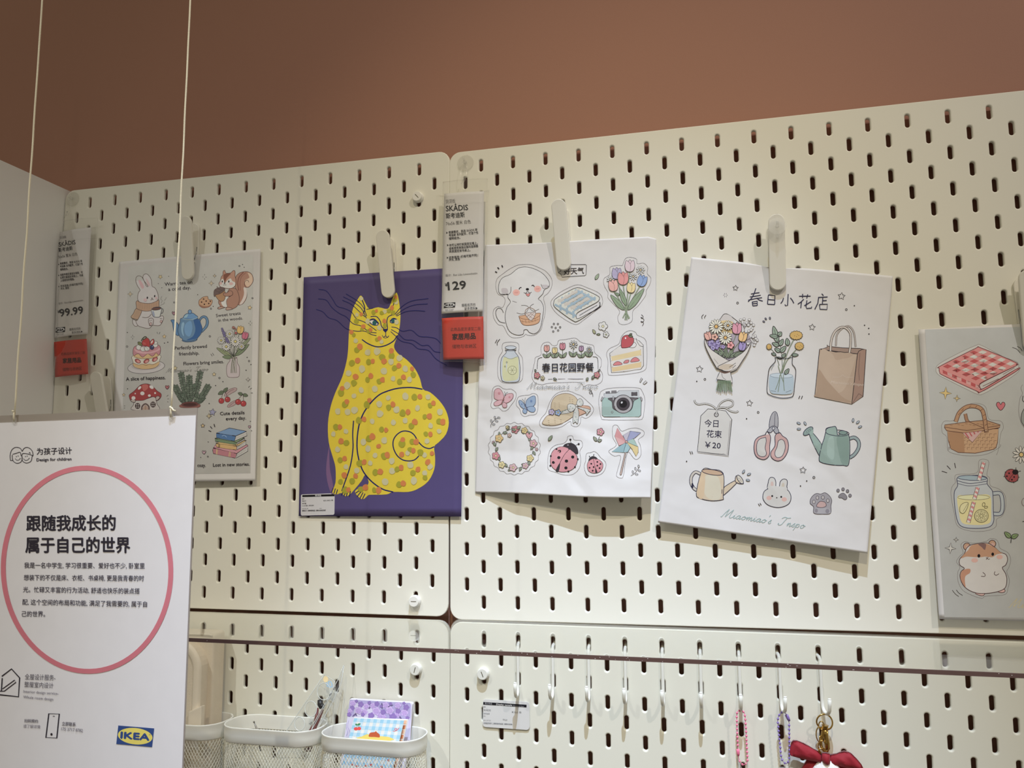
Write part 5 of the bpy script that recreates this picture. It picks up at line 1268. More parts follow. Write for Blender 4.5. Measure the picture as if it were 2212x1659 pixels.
for q in ('860 405 895 398 938 392', '850 432 900 424 950 416', '835 462 900 447 962 438', '905 352 890 400 868 440 834 476', '912 440 935 460 968 470', '872 475 876 512', '872 478 918 470 918 510', '876 494 916 490', '876 514 918 510',
          '1020 412 1012 498', '1022 412 1080 420 1078 500', '1018 455 1076 460', '1012 498 1078 502',
          '1202 405 1196 510 1178 512 1172 500', '1160 440 1150 470 1134 492', '1222 440 1240 462 1254 490',
          '1302 425 1408 424', '1335 404 1334 442', '1382 408 1372 446', '1345 452 1320 478 1290 498', '1324 476 1318 534', '1412 474 1372 500 1350 512', '1374 462 1366 520 1372 538 1416 534 1418 520',
          '1510 402 1526 420', '1478 436 1564 432', '1482 436 1474 490 1446 546', '1520 440 1516 494', '1522 466 1556 464', '1490 500 1562 498 1558 548 1494 544 1490 500'): d.line(q, 8.5, nk, 0)
d.done('handwritten title characters', kind='stuff')
d = D('printed_doodles'); d.lw = 5
for x, y, r in ((718, 350, 27), (1692, 425, 35), (1422, 710, 31), (388, 1095, 33), (847, 1408, 31)): d.star(x, y, r, None, 6)
d.dots('737 487 1736 548 437 1188 926 1492', 9, True); d.dots('1810 512 1904 692 1942 720 1944 772 362 1207', 6)
for a in range(0, 360, 60): d.line([(626+10*math.cos(math.radians(a)), 414+10*math.sin(math.radians(a))), (626+20*math.cos(math.radians(a)), 414+20*math.sin(math.radians(a)))], 3, (110, 100, 110), 0)
d.line('425 592 408 612 412 632', 5); d.line('448 598 434 616 436 628', 5); d.dash((1310, 1340, 1298, 1368), (1334, 1340, 1322, 1370), w=6)
for x, y, r in ((978, 658, 30), (996, 633, 50), (1034, 627, 80)): d.ell(x, y, 11, 7, r, (120, 116, 120), nk, 4)
d.ox, d.oy, d.sc = Z8
d.star(1338, 704, 32, None, 4); d.dots('1438 771', 10, True); d.dots('820 231 1372 803 1315 849 269 623', 6)
d.dash((298, 530, 310, 558), (316, 530, 326, 556), (926, 1012, 942, 1034), (942, 1006, 956, 1026), w=5)
for x, y, r, c in ((1298, 273, 20, 0), (1357, 275, 60, 0), (1300, 326, 0, 0), (1798, 246, 95, 0), (1842, 264, 140, 0), (1862, 307, 160, 0), (792, 718, 120, 0), (842, 742, 160, 0), (832, 796, 10, 0)): d.ell(x, y, 18, 9, r, (176, 186, 190), nk, 4, 12)
d.done(kind='stuff')
d = D('printed_bouquet'); d.lw = 5
d.line('570 642 635 586 780 690', 4); d.fill('575 645 635 592 700 640 700 760 560 760', (196, 186, 178)); d.fill('570 660 690 660 700 760 600 760', (216, 186, 120))
d.fill('440 830 500 920 640 1015 760 950 855 850 800 760 500 800', (166, 152, 160))
d.cyc = (4, 30)
for x0, y0, x1, y1 in ((600, 980, 520, 920), (620, 990, 570, 900), (640, 1000, 620, 880), (655, 1000, 700, 890), (665, 990, 760, 930), (700, 980, 790, 935), (600, 970, 560, 930)): d.leaf(x0, y0, x1, y1, 17, (128, 140, 112))
d.cyc = None; d.layer = 36
for x, y in ((480, 810), (620, 800), (740, 740), (790, 800), (600, 880)): d.line([(x, y), (640, 990)], 6, (110, 120, 92), 0)
for q in ('820 830 800 740 795 660', '800 720 840 660', '800 720 770 660', '830 780 880 720', '840 700 850 640', '820 830 890 790', '860 800 900 850', '850 820 890 870', '800 700 860 690', '870 780 900 745', '870 800 920 820'): d.line(q, 4, (110, 100, 100))
for x, y in ((797, 634), (765, 642), (845, 640), (820, 670), (862, 670), (884, 690), (872, 720), (836, 690), (840, 745), (862, 735), (820, 770), (900, 790), (880, 800), (918, 828), (905, 815), (890, 875), (900, 850), (850, 860), (832, 860)): d.ell(x, y, 13, 12, 0, (210, 204, 196), (110, 100, 100), 3, 8)
d.hold = None
for x, y, r, c in ((497, 860, 34, (160, 144, 186)), (540, 880, 36, (156, 138, 184)), (510, 900, 24, (170, 156, 196)), (560, 850, 26, (170, 156, 196)), (605, 890, 20, (176, 156, 196))): d.flower(x, y, r, c, (120, 104, 160), line=(96, 76, 120))
d.tulip(730, 720, 54, (216, 140, 156)); d.tulip(465, 790, 40, (224, 160, 140), -20); d.flower(527, 800, 34, (226, 166, 140), (150, 100, 80)); d.tulip(785, 798, 48, (228, 180, 106), 14); d.tulip(780, 885, 42, (158, 138, 190), 10); d.flower(672, 876, 36, (228, 150, 146), (190, 90, 90))
d.daisy(541, 705, 70, 14, (222, 214, 190), (216, 164, 70)); d.daisy(648, 696, 46, 13, (222, 214, 190), (216, 164, 70)); d.daisy(625, 808, 64, 14, (222, 214, 190), (216, 164, 70))
d.fl('435 820 440 880 480 970 530 1060 560 1090 640 1060 690 1030 640 1010 560 960 480 900', (206, 196, 184)); d.fl('862 850 830 940 780 1020 740 1080 700 1110 620 1115 565 1090 560 1070 620 1040 700 1000 800 930', (210, 200, 190)); d.fl('570 1090 640 1118 740 1085 700 1112 640 1122', (196, 184, 170), 3)
d.fill('560 1080 620 1050 700 1060 660 1100 590 1100', (196, 176, 150)); d.line('660 1080 720 1040', 4); d.line('690 1090 720 1060', 4); d.line('520 1000 560 1050', 3, (140, 130, 130))
d.fl('575 1120 560 1150 543 1190 620 1200 692 1224 685 1180 668 1118 620 1130', (206, 198, 190), sm=0); d.line('590 1130 600 1170 630 1195', 3); d.line('570 1118 620 1134 672 1120', 7, (120, 84, 66)); d.line('572 1110 620 1124 670 1112', 4, (120, 84, 66))
for i in range(9):
    x = 560+13*i; d.line([(x+4, 1200), (x-14+i*4.4, 1290+((i*7) % 3)*8)], 11, (84, 104, 76), 0); d.line([(x+4, 1200), (x-14+i*4.4, 1288+((i*7) % 3)*8)], 6, (128, 148, 112), 0)
d.done()
d = D('printed_flower_jar'); d.lw = 6; lg = (146, 164, 140)
d.line('1110 780 1130 880 1145 1000 1150 1140', 5, (96, 110, 92)); d.line('1255 820 1205 920 1170 1020 1130 1150', 10, (90, 100, 80)); d.line('1255 820 1205 920 1170 1020 1130 1150', 5, (150, 160, 124)); d.line('1285 905 1220 980 1170 1060 1100 1280', 9, (90, 100, 80)); d.line('1285 905 1220 980 1170 1060 1100 1280', 4, (150, 160, 124)); d.line('1040 905 1080 950 1100 1000 1120 1060', 5, (90, 100, 80))
for q in ((1105, 850, 1066, 700, 26), (1110, 800, 1032, 785, 18), (1112, 790, 1140, 755, 20), (1118, 880, 1055, 855, 18), (1122, 880, 1155, 820, 18), (1130, 935, 1078, 905, 18), (1132, 940, 1180, 885, 20), (1140, 1000, 1098, 985, 8), (1145, 990, 1178, 950, 14), (1200, 880, 1190, 812, 20), (1090, 965, 1048, 950, 12), (1235, 965, 1295, 965, 14)): d.leaf(*q, lg)
for x, y, a, b in ((1275, 785, 58, 40), (1304, 884, 40, 36), (1026, 890, 24, 26)):
    P = [(x+(a+(3 if i % 2 else -3))*math.cos(2*math.pi*i/30), y+(b+(3 if i % 2 else -3))*math.sin(2*math.pi*i/30)) for i in range(30)]; d.fill(P, (208, 164, 70), 0, INK, 5); d.dots([(x-14, y+4), (x+12, y-8), (x+4, y+12), (x+24, y+2)], 4, col=(150, 110, 40))
d.line('1080 985 1160 1000 1245 985', 5); d.line('1080 985 1085 1000 1080 1030 1030 1090 1015 1180 1008 1300 1040 1335 1130 1360 1220 1355 1250 1330 1262 1230 1272 1120 1262 1080 1240 1050 1240 1000 1245 985', 6)
d.fill('1036 1150 1140 1178 1245 1155 1244 1300 1200 1325 1110 1325 1036 1300', (172, 188, 196)); d.ell(1140, 1155, 106, 22, 2, (190, 202, 208), (130, 140, 150), 4); d.line('1045 1100 1060 1070 1075 1050', 5, (150, 160, 165)); d.line('1040 1295 1090 1300', 4, (110, 120, 130)); d.line('1180 1308 1230 1290', 4, (110, 120, 130))
for q in ('1130 1150 1110 1220 1085 1285', '1125 1150 1120 1230 1108 1305', '1158 1140 1160 1220 1166 1295', '1110 1060 1135 1150 1160 1220', '1165 1060 1150 1110 1130 1150'): d.line(q, 6, (120, 132, 104))
d.leaf(1170, 1145, 1208, 1092, 16, lg); d.done()
d = D('printed_paper_bag'); d.lw = 6; kb = (182, 154, 128)
d.line('1640 880 1650 780 1700 720 1760 702 1805 760 1822 890', 16, (110, 96, 88)); d.line('1640 880 1650 780 1700 720 1760 702 1805 760 1822 890', 8, (190, 176, 164))
d.fl('1560 870 1570 885 1700 900 1860 905 1918 915 1840 955 1700 940 1490 912 1560 895', (160, 130, 112), sm=0)
d.fl('1490 912 1520 918 1560 925 1600 930 1640 938 1680 935 1720 942 1760 940 1800 952 1838 958 1786 1418 1445 1350', kb, sm=0); d.fl('1838 958 1850 930 1880 915 1918 915 1890 1345 1786 1418', (164, 128, 108), sm=0)
d.fill('1500 930 1600 950 1640 1010 1700 1000 1760 990 1810 960 1820 1000 1700 1300 1500 1260', (190, 164, 138)); d.fill('1465 1300 1480 1100 1560 1200 1700 1350 1780 1400 1460 1350', (174, 144, 116)); d.line('1862 945 1850 1100 1855 1200', 4, (110, 84, 76)); d.line('1792 1410 1850 1320', 4, (110, 84, 76)); d.line('1850 1320 1890 1345', 4, (110, 84, 76))
d.line('1590 930 1600 820 1640 740 1710 708 1770 760 1776 850 1765 944', 22, (90, 76, 70)); d.line('1590 930 1600 820 1640 740 1710 708 1770 760 1776 850 1765 944', 13, (204, 190, 176))
d.line('1610 1168 1680 1166 1700 1148 1730 1168 1800 1170', 3, (206, 186, 166)); d.text("Miaomiao's Inspo", 1590, 1225, 1890, 1250, 36, (204, 184, 164), 0, .4); d.done()
d = D('printed_price_tag', Z8); d.lw = 6
d.fill('405 205 470 145 630 160 688 240 655 580 370 545', (184, 178, 172), 0); d.fill('400 200 465 140 625 155 680 235 648 570 366 535', (208, 203, 194), 0); d.line('400 205 465 141 545 148 628 160 684 238 650 570 600 560 480 548 368 532 385 360 400 205', 5, sm=0); d.line('670 250 640 560 600 552', 4, (140, 130, 128), sm=0)
d.ell(542, 195, 19, 19, 0, (190, 184, 178), INK, 6)
for q in ('540 195 545 150 500 110 440 94 380 100 350 85 340 60', '545 150 580 90 640 58 690 70 690 110 640 130 560 130', '560 130 620 130 670 160 720 172 745 160'): d.line(q, 15, (60, 54, 56)); d.line(q, 9, (206, 200, 190))
d.text('今日', 432, 300, 560, 306, 74, nk, .008); d.text('花束', 452, 396, 590, 404, 74, nk, .008); d.text('￥20', 436, 496, 580, 506, 74, nk, .008)
d.done()
d = D('printed_scissors', Z8); d.lw = 6; pkc = (204, 160, 152)
d.fl('1032 320 1034 240 1055 185 1080 166 1100 185 1110 240 1108 300 1095 315', (170, 166, 168), 5, ink=nk); d.line('1082 180 1078 240 1076 300', 4, nk)
d.fl('1010 345 1040 310 1070 298 1100 315 1118 360 1085 365 1065 340 1040 360', (170, 168, 172), 5, ink=nk); d.ell(1067, 320, 13, 13, 0, (200, 196, 196), nk, 5)
for q in ('990 380 930 400 895 440 888 520 910 580 960 606 1000 600 1030 560 1032 480 1040 400 1010 350 990 380', '1095 370 1080 400 1080 480 1044 540 1050 590 1100 620 1150 605 1190 550 1205 480 1190 420 1150 390 1125 360 1095 370'):
    d.fill(q, pkc); d.line(q, 6, nk, closed=True)
for q in ('985 405 940 420 915 460 915 540 940 575 985 578 1002 550 990 500 1000 440 995 405', '1130 425 1110 440 1100 490 1080 540 1085 575 1110 590 1150 570 1175 500 1165 440 1140 422'): d.fill(q, (203, 198, 189)); d.line(q, 5, nk, closed=True)
d.done()
d = D('printed_green_watering_can', Z8); d.lw = 6; wg = (146, 170, 158)
d.line('1765 415 1810 405 1848 440 1848 500 1810 560 1765 590', 34, nk); d.line('1765 415 1810 405 1848 440 1848 500 1810 560 1765 590', 23, (150, 168, 166))
d.fl('1395 375 1425 360 1510 470 1520 540 1490 575', wg, ink=nk); d.fl('1545 360 1555 320 1620 305 1640 310 1655 380 1758 380 1760 640 1700 660 1600 655 1510 635 1485 600 1510 480 1530 420', wg, ink=nk)
d.fill('1650 400 1750 395 1752 635 1700 650 1670 560', (130, 156, 144)); d.fill('1570 420 1620 410 1620 600 1560 560', (158, 182, 170)); d.ell(1655, 362, 108, 28, 4, None, nk, 5); d.ell(1705, 360, 40, 18, 4, (124, 150, 140), nk, 5); d.fill('1548 350 1560 318 1640 308 1652 376 1580 372', wg); d.line('1545 360 1555 325 1600 308 1640 308 1655 378', 6, nk)
d.ell(1385, 346, 54, 26, -40, (136, 158, 150), nk, 6); d.fill('1395 365 1430 330 1430 370 1412 385', wg); d.dots('1370 350 1385 340 1400 330 1375 362 1392 352 1405 342', 3, col=nk); d.done()
d = D('printed_cream_watering_can', Z8); d.lw = 6; wc = (216, 194, 160)
d.line('395 738 350 722 315 760 310 820 335 870 365 890', 30, nk); d.line('395 738 350 722 315 760 310 820 335 870 365 890', 19, (208, 198, 182))
d.fl('605 870 715 800 730 820 600 940', wc, ink=nk); d.fl('412 705 500 698 605 735 605 940 600 975 500 986 400 965 358 920', wc, ink=nk); d.fill('440 760 560 770 580 960 480 970 430 900', (216, 206, 178)); d.fill('410 720 440 760 420 960 365 920', (220, 190, 148)); d.ell(505, 724, 98, 24, 9, (206, 170, 134), nk, 6)
d.fl('715 800 730 755 790 820 770 830 730 820', wc, ink=nk); d.ell(760, 790, 46, 20, 56, (216, 206, 186), nk, 6); d.line('595 880 592 920', 5, nk); d.dots('750 780 765 790 770 805 758 800', 3, col=nk); d.done()
d = D('printed_bunny_face', Z8); d.lw = 6; ww = (210, 206, 198)
d.fl('1025 880 1018 820 1035 775 1070 775 1088 810 1090 858 1118 860 1130 810 1160 786 1192 800 1190 850 1178 890', ww, ink=nk); d.ell(1054, 836, 13, 28, 0, (212, 180, 168)); d.ell(1154, 846, 13, 26, 8, (204, 190, 168))
d.fl('1000 885 1060 862 1140 862 1200 890 1228 950 1210 1010 1150 1042 1080 1045 1010 1020 972 970 975 915', ww, ink=nk); d.fill('1022 850 1180 862 1170 900 1040 890', ww)
d.ell(1026, 960, 24, 20, 0, (222, 176, 162)); d.ell(1166, 973, 24, 20, 0, (222, 176, 162)); d.ell(1055, 942, 9, 9, 0, INK); d.ell(1138, 950, 9, 9, 0, INK); d.ell(1097, 958, 7, 5, 0, INK); d.done()
d = D('printed_cat_paw', Z8); d.lw = 5; pg_ = (168, 162, 166)
d.fl('1440 1100 1435 1040 1405 1010 1410 965 1440 930 1470 918 1500 925 1540 912 1580 940 1602 980 1595 1030 1590 1100 1520 1108', pg_, ink=(80, 70, 80)); d.fill('1450 1060 1500 1050 1580 1060 1588 1100 1520 1106 1445 1098', (178, 174, 178))
d.fl('1465 1040 1470 1015 1500 990 1540 1000 1552 1030 1530 1045 1500 1048', (206, 168, 162), ink=(80, 70, 80))
for x, y, r in ((1438, 996, 0), (1470, 958, 0), (1521, 955, 0), (1566, 985, 0)): d.ell(x, y, 13, 17, r, (196, 188, 184), (80, 70, 80), 4)
d.ell(1460, 1076, 14, 18, 0, (146, 140, 148)); d.ell(1562, 1080, 18, 20, 0, (146, 140, 148)); d.done()
d = D('printed_paw_mark', Z8); d.lw = 4
d.fl('1664 945 1680 925 1710 915 1740 945 1738 970 1718 975 1695 960 1672 958', (140, 134, 138), ink=(70, 64, 72))
for x, y in ((1660, 892), (1706, 880), (1747, 897), (1770, 938)): d.ell(x, y, 13, 15, 0, (140, 134, 138), (70, 64, 72), 4)
d.done()
d = D('printed_signature', Z8); script(d, "Miaomiao's Inspo", 580, 1130, 1350, 1240, 78, (160, 190, 188), 5); d.done('pale green script lettering')

# ================================================================== sheet 5: picnic sheet at the right edge
hE = lambda a, b: 4.5+1.5*a+3.5*b**2+2.0*(1-b)*a
PE = np.array([514.7, -251.2]); dE = np.array([0.9998, 0.0188])
def pjx(X, Y, Z):
    q = (np.array([X, Y, Z])-CC)@RC; return (1106+FPX*q[0]/-q[2], 829.5-FPX*q[1]/-q[2])
trE = pjx(514.7+210, -8, -251.2+2.0); brE = pjx(516.5+210, -9, -545+1.5)
pgE = Page([(1984, 711.7), trE, brE, (2028.7, 1337.3)], hE, ((176, 172, 166), (204, 204, 206)), lmax=30)
tE = thing('printed_sheet', 'white sheet with grey printed ground, picnic blanket, basket and hamster, cut by the right edge', 'sheet', (620, -9, -545), 'printed drawing sheets clipped to the pegboards')
pgE.sheet('paper', M_paper, tE, 40, 56)
Z9 = (1960, 580, 4.3652); Z10 = (1960, 960, 4.1468)
def Ee(name, z=Z9): return A(name, *z, page=pgE, par=tE)
d = Ee('printed_ground'); g0 = pjx(720, -12, -256); g1 = pjx(722, -12, -538)
d.hold = 0; d.ox = d.oy = 0; d.sc = 1; d.fill([(1998, 712), g0, g1, (2040, 1333)], (172, 174, 172), 0); d.done('pale grey printed ground')
d = Ee('printed_red_blanket'); d.lw = 6; rk = (110, 50, 56)
d.fill('270 950 300 900 460 810 640 728 700 726 900 830 1030 880 1050 930 1040 980 880 1090 720 1180 660 1185 540 1130 400 1060 290 1000', (186, 184, 180)); d.line('270 950 300 900 460 810 640 728 700 726 900 830 1030 880 1050 930 1040 980 880 1090 720 1180 660 1185 540 1130 400 1060 290 1000', 3, (110, 100, 100), closed=True)
rl, rd2, rw = (206, 128, 126), (186, 72, 76), (206, 200, 192)
d.fl('300 940 310 920 640 755 690 748 1010 880 1025 905 1020 920 700 1080 690 1130 720 1130 1025 950 1025 970 700 1160 640 1150 340 1010 305 980', rl, ink=rk)
q4 = np.array([[335, 925], [665, 752], [1015, 895], [690, 1075]], float)
bil4 = lambda a, b: q4[0]*(1-a)*(1-b)+q4[1]*a*(1-b)+q4[2]*a*b+q4[3]*(1-a)*b
N_ = 8
for i in range(N_):
    for j in range(N_):
        c = rw if (i % 2 and j % 2) else (rd2 if not (i % 2 or j % 2) else None)
        if c:
            e = .0
            d.hold = 6; d.fill([bil4((i+e)/N_, (j+e)/N_), bil4((i+1)/N_, (j+e)/N_), bil4((i+1)/N_, (j+1)/N_), bil4((i+e)/N_, (j+1)/N_)], c, 0)
e4 = np.array([[330, 930], [690, 1080], [685, 1145], [335, 990]], float)
for j in range(N_):
    c = rw if j % 2 else rd2
    p = lambda t, u: e4[0]*(1-t)*(1-u)+e4[1]*t*(1-u)+e4[2]*t*u+e4[3]*(1-t)*u
    d.fill([p(j/N_, .45), p((j+1)/N_, .45), p((j+1)/N_, .95), p(j/N_, .95)], c if j % 2 == 0 else (204, 150, 148), 0)
d.hold = None; d.layer = 12
d.line('300 940 310 920 640 755 690 748 1010 880 1025 905 1020 920 850 1000 700 1075 680 1100 690 1130 720 1130 880 1040 1025 950 1028 968 860 1070 700 1160 640 1150 340 1010 305 980', 6, rk, closed=True); d.line('710 1110 860 1040', 5, rk); d.line('1010 935 900 1000', 4, rk); d.done()
d = Ee('printed_picnic_basket'); d.lw = 6; wk = (190, 150, 110); wd = (96, 60, 48)
d.line('320 1480 350 1440 440 1430 520 1320 600 1275 680 1275 740 1310 770 1420 880 1440 905 1500 880 1560 860 1700 840 1760', 3, (110, 100, 100)); d.line('320 1480 330 1550 370 1590 380 1720', 3, (110, 100, 100))
d.ox, d.oy, d.sc = Z10; d.line('370 20 380 70 530 102 700 90 820 30 835 0', 3, (110, 100, 100)); d.ox, d.oy, d.sc = Z9
d.fl('375 1530 860 1510 850 1640 835 1690 815 1705 640 1742 480 1735 410 1700 385 1620', wk, ink=wd, sm=0); d.fill('378 1540 530 1545 540 1735 480 1732 410 1698', (168, 124, 86), 0)
for r in range(5):
    for k in range(11):
        x = 395+42*k+(20 if r % 2 else 0); y = 1560+32*r
        if x < 835: d.hold = 8; d.line([(x, y), (x+26, y-2)], 3, (110, 74, 54), 0); d.line([(x, y), (x+2, y+20)], 3, (110, 74, 54), 0)
d.hold = None; d.layer = 10
d.line('545 1370 560 1430 575 1450', 34, wd); d.line('545 1370 560 1430 575 1450', 24, (160, 116, 84))
d.fl('350 1500 352 1475 580 1445 740 1430 875 1475 870 1500 720 1530 560 1555 370 1530', (178, 136, 98), ink=wd, sm=0); d.line('350 1495 560 1528 720 1505 872 1480', 5, wd, 0); d.line('580 1445 720 1505', 5, wd)
for k in range(12): d.line([(400+36*k, 1478-((k*5) % 3)*8), (424+36*k, 1482-((k*5) % 3)*8)], 3, (120, 84, 60), 0)
d.fl('520 1552 705 1530 612 1640', (200, 160, 156), 5, sm=0, ink=wd); 
for k in range(4): d.line([(545+40*k, 1550-5*k), (580+28*k, 1600-18*k)], 12, (184, 84, 86), 0)
d.line('455 1445 490 1360 560 1305 640 1300 700 1330 725 1400 745 1545', 40, wd); d.line('455 1445 490 1360 560 1305 640 1300 700 1330 725 1400 745 1540', 29, (176, 132, 94))
for q in ('480 1380 500 1360', '510 1345 530 1320', '580 1310 600 1295', '640 1312 655 1295', '690 1340 710 1325', '712 1390 735 1375', '722 1430 748 1415', '730 1480 755 1465'): d.line(q, 4, wd)
d.ell(740, 1528, 9, 9, 0, (200, 170, 140), wd, 4); d.done()
d = Ee('printed_lemonade_jar', Z10); d.lw = 6; jk = (60, 60, 90)
d.line('390 450 400 380 430 340 425 300 450 268 620 255 640 150 690 133 730 160 712 270 735 300 745 370 820 400 875 460 880 560 850 640 800 670 790 740 700 775 560 775 450 730 420 620', 3, (110, 100, 100), closed=True)
d.line('765 440 830 440 850 500 850 580 830 620 770 622', 38, jk); d.line('765 440 830 440 850 500 850 580 830 620 770 622', 26, (172, 182, 188))
d.fl('447 300 520 283 640 278 712 300 715 355 750 400 765 440 770 600 772 690 730 740 610 752 500 740 450 690 425 560 420 430 450 370', (178, 186, 192), ink=jk)
d.fill('448 468 520 455 640 450 740 462 750 600 745 690 690 718 580 720 490 700 460 600', (220, 204, 138)); d.ell(594, 474, 144, 23, 0, (226, 214, 160), (120, 110, 90), 4); d.ell(580, 300, 130, 22, 2, (150, 172, 184), jk, 5); d.line('447 325 560 350 712 330', 5, jk); d.line('450 350 560 372 715 352', 4, jk)
for y0, y1, x0, x1 in ((160, 320, 684, 640), (385, 490, 630, 600), (515, 700, 595, 545)):
    d.line([(x0, y0), (x1, y1)], 36, (90, 60, 70), 0); d.line([(x0, y0), (x1, y1)], 28, (214, 206, 200), 0); n = int((y1-y0)/46)+1
    for k in range(n):
        t0 = (k+.1)/n; t1 = (k+.5)/n; d.line([(x0+(x1-x0)*t0+4, y0+(y1-y0)*t0), (x0+(x1-x0)*t1-2, y0+(y1-y0)*t1)], 27, (206, 128, 130), 0)
d.ell(662, 640, 62, 58, 0, (214, 206, 150), (90, 84, 60), 5); d.ell(662, 640, 50, 47, 0, None, (110, 104, 70), 3)
for a in range(0, 360, 45): d.ell(662+27*math.cos(math.radians(a)), 640+26*math.sin(math.radians(a)), 17, 7, a, None, (110, 104, 70), 3, 8)
d.fl('470 600 475 550 510 522 545 525 530 580 500 618', (214, 206, 150), 4, ink=(90, 84, 60)); d.line('540 530 498 600', 3, (110, 104, 70)); d.ell(683, 538, 12, 18, 10, None, (110, 104, 70), 4); d.ell(704, 562, 15, 9, -10, None, (110, 104, 70), 4); d.done()
d = Ee('printed_hamster', Z10); d.lw = 6; hk = (76, 46, 50); hw = (200, 196, 192)
d.line('440 1050 470 1000 500 970 480 900 520 870 580 885 700 870 740 845 790 850 815 880 830 930 900 970 925 1030 910 1100 890 1140 915 1220 900 1290 890 1330 850 1350 700 1360 670 1378 600 1360 500 1310 455 1230 450 1150 470 1100', 3, (110, 100, 100), closed=True)
d.ell(533, 915, 32, 32, 0, (188, 146, 116), hk, 6); d.ell(760, 890, 32, 32, 0, (188, 146, 116), hk, 6); d.ell(540, 922, 16, 18, 0, (204, 160, 150)); d.ell(764, 898, 16, 18, 0, (204, 160, 150))
d.fl('610 1335 650 1320 690 1330 685 1350 660 1355', (212, 172, 164), 5, ink=hk); d.fl('815 1320 830 1300 865 1298 875 1315 850 1328', (212, 172, 164), 5, ink=hk)
d.fl('570 900 640 888 720 885 780 920 830 965 880 985 897 1030 880 1080 850 1105 880 1160 890 1220 870 1290 780 1325 650 1335 560 1310 500 1260 472 1190 480 1140 510 1110 470 1080 468 1030 510 980 530 930', hw, ink=hk)
d.fill('545 945 580 902 700 888 780 922 830 965 850 975 800 985 760 1010 700 1005 660 1010 600 1010 530 1005 480 1020 515 975', (190, 140, 106)); d.fill('635 892 700 890 700 930 690 945 665 920', (130, 96, 92)); d.fill('480 1150 510 1120 560 1115 560 1150 520 1180 515 1230 520 1280 478 1210', (190, 134, 104))
d.ell(602, 1038, 30, 20, 0, (216, 168, 156)); d.ell(826, 1008, 28, 20, 0, (216, 168, 156)); d.ell(640, 998, 13, 16, 0, (24, 18, 22)); d.ell(764, 983, 12, 15, 0, (24, 18, 22))
d.line('704 1012 716 1020 722 1008', 5, hk); d.line('704 1032 716 1022 726 1030 738 1024', 4, hk); d.line('675 1145 696 1165 690 1182 660 1180', 5, hk); d.line('785 1138 778 1160 795 1172 820 1158', 5, hk); d.done()
d = Ee('printed_doodles'); d.lw = 5
d.star(360, 1175, 60, (206, 176, 100), 4, 4, .3); d.star(467, 1225, 34, (206, 180, 120), 4, 4, .3); d.heart(880, 1296, 42, (200, 100, 112), 5); d.line('988 745 1030 760 1062 795', 5); d.line('1035 735 1062 750 1084 780', 5)
d.line('1085 1095 1070 1130 1085 1180 1060 1230 1050 1350 1070 1450 1100 1500', 3, (110, 100, 100)); d.line('1090 1200 1085 1240 1100 1260', 6); d.fl('1075 1380 1090 1340 1110 1330 1115 1490 1090 1470 1072 1430', (140, 146, 142), 5)
d.ox, d.oy, d.sc = Z10
d.dash((308, 240, 355, 254), (354, 190, 386, 224), (422, 166, 432, 212), w=6); d.star(386, 930, 50, (196, 194, 188), 4, 4, .3); d.star(436, 853, 24, (196, 194, 188), 4, 4, .3)
for q in ('402 1305 430 1340 460 1362', '438 1302 460 1330 494 1352'): d.line(q, 4)
d.daisy(1020, 92, 80, 11, (198, 196, 190), (210, 180, 110)); d.leaf(925, 835, 870, 785, 20, (124, 150, 96), w=5); d.leaf(930, 835, 992, 808, 20, (124, 150, 96), w=5); d.line('930 835 926 882', 6)
d.fl('872 280 890 235 940 222 985 260 990 310 960 336 905 328', (160, 66, 70), 5); d.ell(966, 248, 28, 24, 0, (34, 24, 28)); d.line('950 262 920 300 905 330', 4); d.dots('910 258 890 285 955 292 935 316', 8, col=(30, 22, 26)); d.dash((872, 245, 886, 252), (860, 286, 874, 286), (908, 222, 912, 234), (972, 206, 972, 224), (996, 240, 1016, 238), (990, 292, 1004, 294), (982, 316, 990, 326), (950, 332, 954, 346), w=4)
d.ell(1050, 515, 26, 36, 0, None, (130, 110, 110), 4); d.line('1030 690 1048 688', 5); d.done(kind='stuff')
d = Ee('printed_signature', Z10); script(d, "Miaomiao's Inspo", 905, 1458, 1700, 1500, 84, (194, 180, 130), 5); d.done('pale yellow script lettering')

# ================================================================== price tags in clear sleeves
def price_tag(label, loc, card, red, outer, texts, redtexts, hfun, z, zr, disp):
    t = thing('price_tag', label, 'tag', loc, 'price tags in clear sleeves on the pegboards')
    pg = Page(card, hfun, disp, lmax=30, eps0=.08)
    pg.sheet('price_card', M_paper, t, 8, 40)
    pr = Page(red, lambda a, b: hfun(a, 1+b*.35), (196, 62, 46), lmax=30, eps0=.08, base_alb=(206, 66, 44))
    o = pr.sheet('red_card', M_red, t, 8, 14); o['label'] = 'red location card'
    d = Art(pg, t, 'price_lettering', *z)
    texts(d); d.done(kind='stuff')
    d = Art(pr, t, 'location_lettering', *zr)
    d.pg.alb = srgb((206, 66, 44))
    redtexts(d); d.done(kind='stuff')
    po = Page(outer, lambda a, b: hfun(a, b*1.2)+1.0+0.6*np.sin(b*14+a*3), disp, lmax=30)
    po.sheet('clear_sleeve', M_sleeve, t, 14, 60, thick=0.12)
    # welded rims of the sleeve
    m = MB()
    for path in ([(0, 0), (1, 0)], [(0, .13), (1, .13)], [(0, 0), (0, 1)], [(1, 0), (1, 1)], [(0, 1), (1, 1)]):
        (a0, b0), (a1, b1) = path
        T_ = np.linspace(0, 1, 24); a = a0+(a1-a0)*T_; b = b0+(b1-b0)*T_; xz = po.XZ(a, b); Y = -po.H(a, b)-.1
        m.tube(np.stack([xz[:, 0], Y, xz[:, 1]], 1), 0.42, 6)
    m.build('sleeve_rim', M_sleeve, t)
    return t
M_red = mat('red_card_stock', (200, 60, 42), 0.5)
tk = (30, 28, 32)
